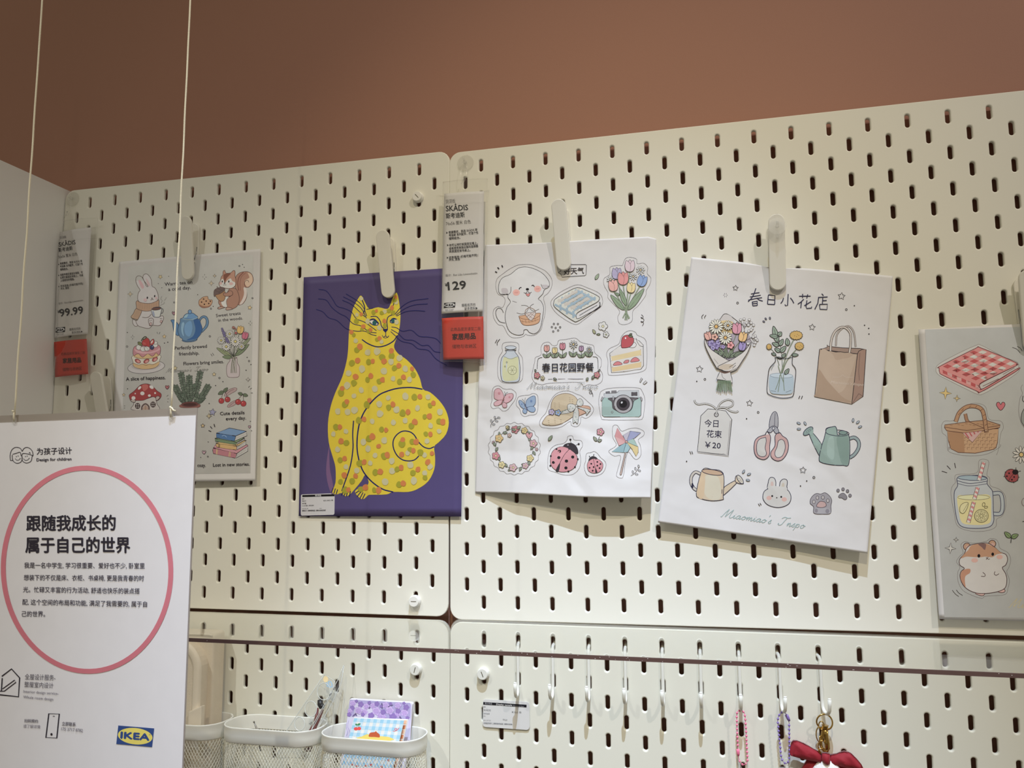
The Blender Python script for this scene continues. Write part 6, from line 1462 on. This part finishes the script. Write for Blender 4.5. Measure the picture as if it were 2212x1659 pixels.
def ikea_bw(d, x0, y0, x1, y1, dy):
    """lettering in an oval on a dark block"""
    u = np.array([x1-x0, dy], float); v = np.array([(x0-x1)*.04, y1-y0], float); o = np.array([x0, y0], float)
    q = lambda a, b: tuple(o+u*a+v*b)
    d.fill([q(0, 0), q(1, 0), q(1, 1), q(0, 1)], tk, 0)
    d.fill([q(.5+.47*math.cos(a), .5+.42*math.sin(a)) for a in np.linspace(0, 2*math.pi, 25)[:-1]], (190, 184, 184), 0)
    a = q(.13, .72); b = q(.87, .72); d.text('IKEA', a[0], a[1], b[0], b[1], abs(y1-y0)*.62, tk, .05)
def tx1(d):
    d.text('洞洞板', 230, 520, 355, 500, 62, (90, 84, 84)); d.text('SKÅDIS', 212, 672, 540, 620, 120, tk, .018); d.text('斯考迪斯', 205, 775, 482, 732, 92, tk, .012)
    d.text('56x56 厘米 白色', 198, 905, 578, 842, 74, (84, 78, 78))
    for s_, x0, y0, x1, y1 in (('根据需求，挑选 SKÅDIS 斯', 232, 1030, 672, 975), ('考迪斯 系列配件，打造个性', 232, 1088, 684, 1032), ('储物组合。', 234, 1148, 392, 1132), ('用配件固定悬挂在墙面，可', 235, 1256, 682, 1200), ('以把钉板固定到墙上，书桌', 235, 1312, 690, 1258), ('上或者你的墙面。', 238, 1368, 520, 1336), ('还有其他 (价格可能不同)：', 240, 1480, 700, 1424), ('木头, 黑色', 242, 1530, 412, 1510)): d.text(s_, x0, y0, x1, y1, 52, (66, 60, 62), .012)
    for x, y in ((198, 1028), (198, 1246), (200, 1468)): d.fill([(x, y-16), (x+20, y-2), (x, y+14)], tk, 0)
    d.ox, d.oy, d.sc = 105, 640, 8.733
    d.text('设计:  Eva Lilja Löwenhielm', 190, 155, 655, 90, 46, (96, 90, 90)); d.text('¥', 172, 325, 218, 318, 82, tk, .01); d.text('99.99', 222, 385, 660, 325, 200, tk, .02)
    ikea_bw(d, 143, 592, 314, 688, -14); d.text('Design and Quality', 160, 716, 292, 706, 20, (80, 76, 76)); d.text('IKEA of Sweden', 166, 738, 284, 728, 20, (80, 76, 76))
    d.text('翻看后页的', 400, 648, 606, 628, 52, (70, 66, 66)); d.text('更多资料', 442, 706, 612, 690, 50, (70, 66, 66)); d.fill([(618, 650), (646, 668), (618, 686)], tk, 0)
def rx1(d):
    d.text('此商品提货请至二层', 238, 1112, 688, 1084, 58, (112, 34, 30)); d.text('家居用品', 272, 1258, 615, 1240, 104, (44, 20, 22), .03); d.text('储物与收纳区', 268, 1412, 632, 1386, 74, (96, 28, 26))
price_tag('clear sleeved price tag reading 99.99 with red card, hanging at the far left', (-530, -10, -263),
          [(129.5, 501.5), (197.5, 491), (189.5, 721.5), (117.5, 730)], [(116.5, 739), (187, 732), (190.5, 808), (119, 815)],
          [(137, 477), (211.5, 471), (198, 818), (113.5, 822)], tx1, rx1, lambda a, b: 7.5+2.5*np.sin(a*math.pi)+1.2*np.sin(b*5), (105, 460, 9.2167), (105, 640, 8.733), (182, 175, 172))
def tx2(d):
    d.text('洞洞板', 218, 414, 290, 406, 34, (90, 84, 84)); d.text('SKÅDIS', 220, 472, 384, 462, 58, tk, .018); d.text('斯考迪斯', 220, 524, 360, 512, 44, tk, .014); d.text('76x56 厘米 白色', 220, 576, 405, 560, 32, (84, 78, 78))
    for s_, x0, y0, x1, y1 in (('根据需求，挑选 SKÅDIS 斯', 240, 638, 455, 616), ('考迪斯 系列配件，打造个性', 242, 660, 460, 638), ('储物组合。', 242, 684, 326, 676), ('你可以将钉板固定在墙上，', 244, 734, 456, 716), ('或者使用单独出售的连接器', 244, 758, 460, 738), ('将其固定到书桌上。', 244, 780, 402, 768), ('还有其他 (价格可能不同)：', 242, 826, 462, 806), ('木头, 黑色', 242, 842, 324, 836)): d.text(s_, x0, y0, x1, y1, 22, (56, 50, 52), .014)
    for x, y in ((222, 632), (228, 724), (226, 818)): d.fill([(x, y-8), (x+11, y), (x, y+8)], tk, 0)
    d.text('设计:  Eva Lilja Löwenhielm', 215, 958, 454, 940, 20, (90, 84, 84)); d.text('¥', 214, 1034, 232, 1032, 36, tk, .01); d.text('129', 236, 1060, 370, 1048, 86, tk, .02)
    ikea_bw(d, 206, 1156, 290, 1193, -5); d.text('Design and Quality', 212, 1208, 280, 1204, 11, (80, 76, 76)); d.text('IKEA of Sweden', 216, 1218, 272, 1216, 11, (80, 76, 76))
    d.text('翻看后页的', 338, 1182, 440, 1176, 24, (60, 56, 56)); d.text('更多资料', 358, 1208, 440, 1202, 24, (60, 56, 56)); d.fill([(442, 1186), (456, 1195), (442, 1205)], tk, 0)
def rx2(d):
    d.text('此商品提货请至二层', 254, 1364, 478, 1358, 29, (104, 30, 26)); d.text('家居用品', 268, 1428, 440, 1420, 50, (40, 18, 20), .03); d.text('储物与收纳区', 266, 1494, 446, 1488, 34, (88, 26, 24))
price_tag('clear sleeved price tag reading 129 with red card, overlapping the cat poster', (20, -10, -263),
          [(959.5, 419), (1045.5, 413), (1043, 673), (953.5, 678)], [(954.5, 687.5), (1044, 683.5), (1045.5, 775.5), (958, 777.5)],
          [(957, 393), (1053, 386), (1051, 783), (951, 781)], tx2, rx2, lambda a, b: 10.5+2.0*np.sin(a*math.pi)+0.9*np.sin(b*6), (900, 320, 3.455), (900, 320, 3.455), (194, 187, 187))

# ================================================================== display label by the hooks
hL = lambda a, b: 1.6+0*a
pgL = Page([(1043.5, 1511), (1142.5, 1517), (1143.5, 1576.5), (1043.5, 1570)], hL, (236, 238, 240), lmax=40, eps0=.06)
tL = thing('display_label', 'small white display sample label card below the first hook', 'label', (72, -1.6, -672))
v = [( -0, 0)]
def card(page, px, name, mat_, parent, th=0.5):
    P = page.to3d(np.array([p[0] for p in px]), np.array([p[1] for p in px])); n = len(P)
    B = P.copy(); B[:, 1] += th
    return mesh(name, np.concatenate([P, B]), [tuple(range(n)), tuple(range(2*n-1, n-1, -1))]+[(k, n+k, n+(k+1) % n, (k+1) % n) for k in range(n)], mat_, parent)
card(pgL, [(1043.5, 1516), (1045, 1512), (1049, 1510.5), (1137, 1516), (1141.5, 1518), (1143, 1522), (1143.8, 1570), (1142, 1575), (1138, 1576.7), (1049, 1570.5), (1044.5, 1568.5), (1043, 1564)], 'card', M_paper, tL)
MB().box((48, -1.0, -676), (62, 0, -664)).build('card_tab', M_plast2, tL)
d = Art(pgL, tL, 'label_lettering', 1040, 1500, 18.436)
d.fill('75 300 1800 412 1795 520 70 408', (28, 26, 36), 0); d.text('展示样品', 130, 385, 420, 402, 84, (190, 190, 200)); d.text('Display sample', 590, 425, 1220, 465, 92, (236, 236, 240), .02); d.text('Vystavni kus', 1250, 470, 1690, 498, 80, (170, 170, 180))
d.text('SKÅDIS', 80, 655, 370, 668, 105, (120, 124, 134)); d.text('挂钩', 82, 520, 165, 525, 70, (130, 134, 140)); d.text('斯考迪斯', 85, 790, 330, 800, 70, (150, 154, 160)); d.text('白色', 85, 880, 160, 886, 60, (160, 164, 170)); d.text('¥10/5 件', 1205, 738, 1590, 764, 105, (110, 114, 124)); d.text('503.207.25', 80, 1050, 370, 1062, 70, (170, 174, 180)); d.text('10-21', 850, 1030, 1020, 1050, 90, (90, 94, 110)); d.text('自选区取货 二层家居用品区, 储物与收纳', 90, 1165, 1225, 1218, 70, (130, 134, 144), .008); d.done(kind='stuff')

# ================================================================== hanging sign
YS = -345.0
hS = lambda a, b: 345.0+0*a
pgS = Page([(-49, 899), (425, 880.5), (378, 1659), (-118, 1684)], hS, ((184, 174, 174), (210, 208, 212)), lmax=200, eps0=.25)
sTL, sTR = atY(-53, 900, YS), atY(425, 880.5, YS)
x0, x1, zt = sTL[0], sTR[0], (sTL[2]+sTR[2])/2; Hs = 309
tS = thing('hanging_sign', 'large white sign with a pink ring, hanging on two strings', 'sign', ((x0+x1)/2, YS, zt-Hs))
sl = (sTR[2]-sTL[2])/(sTR[0]-sTL[0])
zAt = lambda x: sTL[2]+sl*(x-sTL[0])
def slab(xa, xb, ta, tb, ya, yb_, name, m_):
    v = [(x, y, zAt(x)-t) for y in (ya, yb_) for x, t in ((xa, ta), (xb, ta), (xb, tb), (xa, tb))]
    return mesh(name, v, [(3, 2, 1, 0), (4, 5, 6, 7), (0, 1, 5, 4), (1, 2, 6, 5), (2, 3, 7, 6), (3, 0, 4, 7)], m_, tS)
slab(x0, x1, 0, Hs, YS+0.5, YS+1.6, 'backing_sheet', M_frost)
M_signp = paper_mat('sign_paper', (240, 238, 244))
slab(x0+1.2, x1-0.6, 6.3, Hs-2, YS, YS+0.4, 'paper', M_signp)
pgS.alb = srgb((240, 238, 244)); pgS.desat = 0.08
S11 = (0, 880, 4.1477); S12 = (0, 1260, 4.1568)
def Ss(name, z=S11): return Art(pgS, tS, name, *z)
rk_ = (40, 34, 44)
d = Ss('pink_ring'); P = []; cx_, cy_ = 188.5, 1230.5
ang = np.linspace(0, 2*math.pi, 90)
ro = [(cx_+181*math.cos(a)*1.0+3*math.sin(a), cy_+219.5*math.sin(a)) for a in ang[:-1]]; d.ox = d.oy = 0; d.sc = 1
d.line(ro, 10.5, (190, 104, 116), 0, True); d.done('pink printed ring')
d = Ss('children_logo'); d.lw = 4
d.line('95 475 92 430 105 385 130 362 155 358 185 368 200 395', 5, rk_); d.line('95 475 115 475 112 460', 5, rk_); d.line('115 420 150 410 182 402 190 430 200 440', 5, rk_); d.line('112 425 112 450 120 480 150 500 185 492 200 465 200 440', 5, rk_)
d.line('200 395 215 370 240 358 270 368 292 395 298 430 290 435', 5, rk_); d.line('198 440 200 420 215 412 255 418 298 432', 5, rk_); d.line('200 440 200 470 215 490 245 498 280 480 290 435', 5, rk_); d.line('262 412 268 402 275 415', 4, rk_)
d.line('138 458 152 472 172 470 186 452', 4, rk_); d.line('212 458 228 474 250 470 266 452', 4, rk_); d.dots('148 440 164 435 230 440 246 436', 4, col=rk_); d.done('line logo of two children faces')
d = Ss('sign_lettering')
d.text('为孩子设计', 332, 420, 645, 412, 66, rk_, .01); d.text('Design for children', 330, 483, 642, 474, 38, (52, 44, 54), .02)
d.text('跟随我成长的', 240, 1095, 1036, 1090, 150, rk_, .022); d.text('属于自己的世界', 232, 1290, 1166, 1290, 152, rk_, .022)
d.text('我是一名中学生, 学习很重要、爱好也不少, 卧室里', 220, 1435, 1298, 1440, 56, (60, 52, 62), .006); d.text('想装下的不仅是床、衣柜、书桌椅, 更是我青春的时', 216, 1545, 1292, 1552, 56, (60, 52, 62), .006)
d.ox, d.oy, d.sc = S12
d.text('光。忙碌又丰富的行为活动, 舒适也快乐的装点搭', 210, 76, 1256, 90, 56, (60, 52, 62), .006); d.text('配, 这个空间的布局和功能, 满足了我需要的, 属于自', 204, 188, 1322, 208, 56, (60, 52, 62), .006); d.text('己的世界。', 200, 294, 408, 296, 56, (60, 52, 62), .006)
d.text('全屋设计服务-', 226, 858, 500, 868, 56, (84, 76, 84)); d.text('整屋室内设计', 222, 926, 482, 938, 54, (84, 76, 84)); d.text('Interior design service-', 214, 980, 528, 1000, 34, (110, 102, 110)); d.text('Whole room design', 212, 1030, 480, 1052, 36, (110, 102, 110))
d.text('扫码预约', 222, 1244, 344, 1250, 34, (84, 76, 84), .01); d.text('或了解详情', 214, 1292, 364, 1300, 34, (120, 112, 120)); d.text('立即联系', 560, 1272, 682, 1280, 38, (80, 72, 80), .01); d.text('175 3717 8782', 554, 1318, 746, 1334, 40, (100, 92, 100)); d.done(kind='stuff')
d = Ss('house_logo', S12); d.line('18 835 105 768 178 848 168 1018 0 1000', 11, rk_, 0); d.line('22 850 14 970', 10, rk_, 0); d.line('0 968 40 968 145 888 134 868 24 948', 8, rk_, 0); d.done('line logo of a house with a pencil')
d = Ss('phone_logo', S12); d.line('440 1170 534 1172 512 1388 414 1384', 11, rk_, 0, True); d.line('476 1192 494 1193', 5, rk_, 0); d.ell(464, 1355, 10, 11, 0, rk_); d.done('line logo of a phone')
d = Ss('blue_yellow_logo', S12); d.fill('1064 1276 1386 1302 1367 1470 1046 1442', (44, 70, 128), 0)
d.fill([(1216+155*math.cos(a), 1372+74*math.sin(a)+.08*155*math.cos(a)) for a in np.linspace(0, 2*math.pi, 37)[:-1]], (228, 200, 88), 0); d.text('IKEA', 1086, 1390, 1340, 1410, 82, (44, 70, 128), .06); d.ell(1348, 1358, 6, 6, 0, None, (44, 70, 128), 2); d.done('blue and yellow oval logo')
# strings, knots, holes
for (a, b, c_, dd, kx) in ((94, -40, 31, 896, 0), (413, -40, 369.5, 886, 1)):
    T0 = atY(a, b, YS-1.5); B0 = atY(c_, dd, YS-1.2)
    T0 = T0+(T0-B0)*1.2
    n = 60; P = [B0+(T0-B0)*k/n+np.array([.18*math.sin(k*1.3), .18*math.cos(k*1.1), 0]) for k in range(n+1)]
    MB().tube(P, 0.75, 8).build('string', M_string, tS)
    K = B0
    m = MB().tube([K+np.array([0, .3, -5.5]), K+np.array([0.8, -1.2, -2.5]), K+np.array([.4, -1.0, 1]), K+np.array([-.6, -.5, 3])], 0.8, 8)
    if kx: m.tube([K+np.array([-.4, -1, 2.2]), K+np.array([1.6, -1.4, 1.6]), K+np.array([3.2, -1.4, -.4]), K+np.array([5.2, -1, -1.0])], 0.8, 8)
    else: m.tube([K+np.array([-.4, -1, 2.2]), K+np.array([.8, -1.4, 3.0]), K+np.array([-1.2, -1.4, 3.4])], 0.7, 8)
    m.build('knot', M_string, tS)
    MB().tube([K+np.array([0, 2.4, -6]), K+np.array([0, -.2, -6])], 2.0, 14).build('eyelet', M_disc, tS)

# ================================================================== contents of the other baskets
# notebook and cards in the right basket
pgN = Page([(755.8, 1510.5), (890.6, 1521.8), (883, 1600), (744, 1592.7)], lambda a, b: 9+9*b, (214, 208, 226), lmax=60, eps0=.08, base_alb=(228, 222, 236))
pgK = Page([(764.4, 1550.5), (872.7, 1556), (862.5, 1600), (753.7, 1592.7)], lambda a, b: 32+5*b, (222, 226, 232), lmax=60, eps0=.08, base_alb=(232, 236, 240))
pgO = Page([(770, 1551), (879, 1555), (868, 1601), (760, 1594)], lambda a, b: 27+5*b, (228, 216, 206), lmax=60, eps0=.08, base_alb=(236, 226, 216))
M_nb = mat('notebook_pages', (222, 218, 232), 0.6)
def board_box(page, px, name, m_, parent, depth):
    P = page.to3d(np.array([p[0] for p in px], float), np.array([p[1] for p in px], float)); B = P+np.array([.3, depth, .3]); n = len(P)
    return mesh(name, np.concatenate([P, B]), [tuple(range(n)), tuple(range(2*n-1, n-1, -1))]+[(k, n+k, n+(k+1) % n, (k+1) % n) for k in range(n)], m_, parent)
def extend(px, k):
    a, b, c, e = [np.array(q, float) for q in px]; return [tuple(a), tuple(b), tuple(b+(c-b)*k), tuple(a+(e-a)*k)]
tN = thing('flower_notebook', 'notebook with purple rose cover standing in the right mesh basket', 'notebook', (-80, -22, -765))
nbp = extend([(755.8, 1510.5), (890.6, 1521.8), (881, 1600), (744, 1592.7)], 2.05)
board_box(pgN, [(nbp[0]), (888, 1518.5), (890.6, 1522), nbp[2], nbp[3]], 'cover', M_nb, tN, 4.5)
d = Art(pgN, tN, 'printed_roses', 660, 1480, 7.9)
W2 = (208, 202, 228)
pgN.desat = 0; pgK.desat = 0; pgO.desat = 0
d.fill('757 248 1780 300 1815 335 1790 940 665 890', W2, 0); d.fill('757 250 1780 302 1800 340 1790 560 1650 590 1300 560 900 530 720 540', (172, 162, 208), 0); d.layer = 6; d.cyc = (6, 60)
_r = random.Random(12)
for x0, y0, x1, y1 in ((1110, 270, 1050, 330), (1150, 310, 1030, 470), (1300, 300, 1310, 420), (1500, 335, 1390, 385), (840, 480, 880, 530), (860, 490, 800, 540), (1260, 500, 1230, 560), (1330, 480, 1360, 560), (1600, 530, 1640, 580)): d.leaf(x0, y0, x1, y1, 14, (104, 92, 136), line=None)
for x, y, r in ((945, 330, 52), (1220, 320, 44), (1720, 380, 52), (800, 390, 42), (1330, 460, 48), (1580, 440, 46), (1490, 540, 66), (1120, 520, 56), (745, 500, 38), (1290, 360, 26), (980, 500, 34), (1090, 300, 30), (870, 270, 26), (1450, 320, 30), (1680, 310, 28), (1740, 560, 34), (850, 590, 30)):
    d.flower(x, y, r, (142, 116, 184), (150, 128, 190), line=(118, 96, 164), w=3)
for x, y, r in ((810, 310, 56), (1040, 360, 54), (1210, 440, 76), (1370, 340, 58), (1440, 430, 74), (1580, 345, 58), (910, 430, 68), (1690, 470, 66), (1010, 460, 56), (1150, 350, 50), (1570, 500, 56), (1270, 520, 46), (760, 440, 44), (1340, 540, 44)):
    d.flower(x, y, r, (200, 176, 226), (186, 158, 216), line=(160, 136, 196), w=4, rc=.5); d.ell(x, y, r*.62, r*.5, 0, None, (164, 138, 200), 4, a0=0, a1=230, n=12); d.line([(x-r*.5, y+r*.5), (x, y+r*.7), (x+r*.5, y+r*.4)], 4, (164, 138, 200))
for q in ('740 600 720 700 760 800 740 880', '700 640 700 720 720 800 700 860', '1790 560 1770 650 1775 760'): d.line(q, 5, (176, 160, 214))
d.done(kind='stuff')
M_cd = mat('white_card', (240, 238, 236), 0.5)
tO = thing('orange_checked_card', 'orange and white checked card behind the blue gingham card', 'card', (-75, -30, -770))
ob = extend([(768, 1551), (881, 1554.5), (871, 1601), (758, 1594)], 3.2); board_box(pgO, ob, 'card', M_cd, tO, .8)
d = Art(pgO, tO, 'printed_checks', 660, 1480, 7.9)
d.hold = 2
for k in range(14):
    y = 600+100*k*.82; x = 1690-20*k*.9
    d.fill([(x-10, y), (x+40, y), (x+28, y+70), (x-22, y+70)], (216, 132, 92) if k % 2 else (236, 186, 156), 0)
d.done(kind='stuff')
tK = thing('blue_gingham_card', 'blue gingham card with cherries and an orange blob, front card in the right basket', 'card', (-80, -36, -770))
kb_ = extend([(764.4, 1550.5), (872.7, 1556), (862.5, 1600), (753.7, 1592.7)], 3.2); board_box(pgK, kb_, 'card', M_cd, tK, .8)
d = Art(pgK, tK, 'printed_gingham', 660, 1480, 7.9)
qk = np.array([[830, 562], [1678, 604], [1600, 946], [742, 892]], float); qk[2] = qk[1]+(qk[2]-qk[1])*2.4; qk[3] = qk[0]+(qk[3]-qk[0])*2.4
bq_ = lambda a, b: qk[0]*(1-a)*(1-b)+qk[1]*a*(1-b)+qk[2]*a*b+qk[3]*(1-a)*b
nx, ny = 15, 13
d.hold = 2
for i in range(nx):
    for j in range(ny):
        k = (i+1) % 2+(j+1) % 2
        if k: d.fill([bq_(i/nx, j/ny), bq_((i+1)/nx, j/ny), bq_((i+1)/nx, (j+1)/ny), bq_(i/nx, (j+1)/ny)], (196, 220, 238) if k == 1 else (158, 204, 232), 0)
d.hold = None; d.layer = 4
d.fill('885 905 950 880 1060 835 1120 870 1280 870 1440 890 1470 940', (246, 214, 116)); d.fill('880 905 1470 942 1450 1100 860 1060', (246, 214, 116), 0); d.fill('1085 880 1085 840 1110 810 1180 800 1200 785 1220 805 1262 840 1262 890 1180 885', (196, 92, 58))
d.ell(862, 745, 38, 28, 0, (230, 84, 84)); d.ell(915, 740, 32, 30, 0, (236, 84, 84)); d.leaf(890, 680, 845, 665, 16, (70, 140, 96), line=None); d.leaf(890, 680, 940, 655, 18, (70, 140, 96), line=None); d.line('890 690 870 720', 6, (70, 140, 96)); d.line('895 690 915 715', 6, (70, 140, 96)); d.line('1490 782 1530 785 1560 750 1540 735 1520 755 1560 770 1600 725', 9, (226, 96, 110))
for x, y in ((1030, 1370), (1120, 1360), (1300, 1390), (800, 1350), (880, 1380), (1420, 1280)): d.ell(x, y, 24, 18, 0, (214, 84, 84))
d.done(kind='stuff')

# clear drawing template with round holes, in the middle basket
pgT = Page([(700, 1455), (724, 1472), (655, 1600), (600, 1600)], lambda a, b: 12+30*b, (210, 210, 205), lmax=60, eps0=.2, base_alb=(225, 225, 222))
tT = thing('clear_template', 'clear plastic drawing template with three round holes leaning in the middle basket', 'template', (-195, -38, -760))
ZT4 = (480, 1430, 7.243)
P2 = lambda a, b: (ZT4[0]+a/ZT4[2], ZT4[1]+b/ZT4[2])
outl = [P2(1600, 190), P2(1760, 300), P2(1700, 520), P2(1400, 1060), P2(1250, 1500), P2(850, 1500), P2(1000, 1085)]
board_box(pgT, outl, 'plate', M_tclear, tT, 1.2)
m = MB()
Q = pgT.to3d(np.array([p[0] for p in outl]), np.array([p[1] for p in outl])); m.tube(Q, .4, 6, closed=True); m.build('plate_rim', M_rim, tT)
for a, b, ra, rb in ((1590, 462, 102, 132), (1388, 735, 92, 124), (1212, 968, 80, 108)):
    pts = [P2(a+ra*math.cos(q), b+rb*math.sin(q)) for q in np.linspace(0, 2*math.pi, 25)[:-1]]
    Q = pgT.to3d(np.array([p[0] for p in pts]), np.array([p[1] for p in pts])); Q[:, 1] -= .3
    MB().tube(Q, .42, 6, closed=True).build('hole_rim', M_rim, tT)
d = Art(pgT, tT, 'printed_stickers', *ZT4); d.ell(1620, 268, 38, 48, 0, (232, 204, 140)); d.done('small yellow printed spot')
d = Art(pgT, tT, 'printed_squiggle', *ZT4); d.line('1630 320 1650 380 1720 385 1700 310 1660 320 1680 370', 16, (140, 184, 216)); d.done('light blue printed squiggle')
# ruler with black scale
pgU = Page([(741, 1440), (746, 1440), (700, 1600), (670, 1600)], lambda a, b: 14+26*b, (200, 200, 198), lmax=60, eps0=.15, base_alb=(222, 222, 220))
tU = thing('clear_ruler', 'pointed clear ruler with a black scale leaning in the middle basket', 'ruler', (-180, -36, -760))
ou = [P2(1898, 55), P2(1905, 60), P2(1860, 330), P2(1720, 640), P2(1530, 980), P2(1330, 1500), P2(1250, 1500), P2(1430, 960), P2(1680, 520), P2(1830, 240)]
board_box(pgU, ou, 'blade', M_tclear, tU, 1.0)
Q = pgU.to3d(np.array([p[0] for p in ou]), np.array([p[1] for p in ou])); MB().tube(Q, .4, 6, closed=True).build('blade_rim', M_rim, tU)
d = Art(pgU, tU, 'printed_scale', *ZT4)
for k in range(34):
    t_ = k/33; x = 1800+(1400-1800)*t_; y = 440+(960-440)*t_*1.05; d.line([(x, y), (x-(30 if k % 5 == 0 else 18), y-(16 if k % 5 == 0 else 10))], 3, (60, 56, 60), 0)
for s_, x, y in (('50', 1760, 420), ('40', 1700, 515), ('30', 1622, 625), ('20', 1390, 965)): d.text(s_, x-16, y+18, x+22, y-18, 34, (50, 46, 50), .02)
d.done(kind='stuff')
# drawing compass with maroon legs
tX = thing('drawing_compass', 'dark hinged drawing compass with maroon legs in the middle basket', 'compass', (-178, -36, -760))
pp_ = lambda a, b, y: atY(*P2(a, b), y)
MB().tube([pp_(1530, 590, -20), pp_(1535, 660, -21), pp_(1560, 720, -22)], [3.0, 3.6, 3.0], 8).build('head', M_black, tX)
MB().tube([pp_(1530, 690, -24), pp_(1590, 690, -24)], 2.6, 8).build('hinge', M_black, tX)
MB().tube([pp_(1570, 740, -24), pp_(1500, 900, -28), pp_(1400, 1080, -33), pp_(1320, 1400, -40)], [1.8, 2.6, 3.6, 3.0], 8).build('leg', M_maroon, tX)
MB().tube([pp_(1500, 720, -24), pp_(1475, 860, -28), pp_(1440, 1060, -33), pp_(1360, 1400, -40)], [1.0, 2.0, 2.6, 2.4], 8).build('leg', M_maroon, tX)
# clear bag around them
pgB = Page([(745, 1440), (750, 1445), (735, 1600), (690, 1600)], lambda a, b: 8+14*b, (200, 200, 198), lmax=60)
tB = thing('clear_bag', 'clear plastic bag standing behind the rulers in the middle basket', 'bag', (-168, -20, -760))
ob = [P2(1902, 60), P2(1880, 420), P2(1800, 760), P2(1720, 1100), P2(1600, 1500), P2(1300, 1500), P2(1560, 900), P2(1700, 600), P2(1830, 300)]
board_box(pgB, ob, 'film', M_bag, tB, .3)
# small spring pin at the left of the middle basket
tq_ = thing('metal_pin', 'small pointed metal pin peeking over the rim of the middle basket', 'pin', (-222, -40, -742))
MB().tube([pp_(495, 935, -40), pp_(515, 980, -41), pp_(545, 1055, -42), pp_(600, 1400, -46)], [.5, .8, 1.0, 1.0], 8).build('shaft', M_steel, tq_)
MB().sphere(pp_(497, 938, -40), 1.1, 10, 7).build('tip', M_steel, tq_)
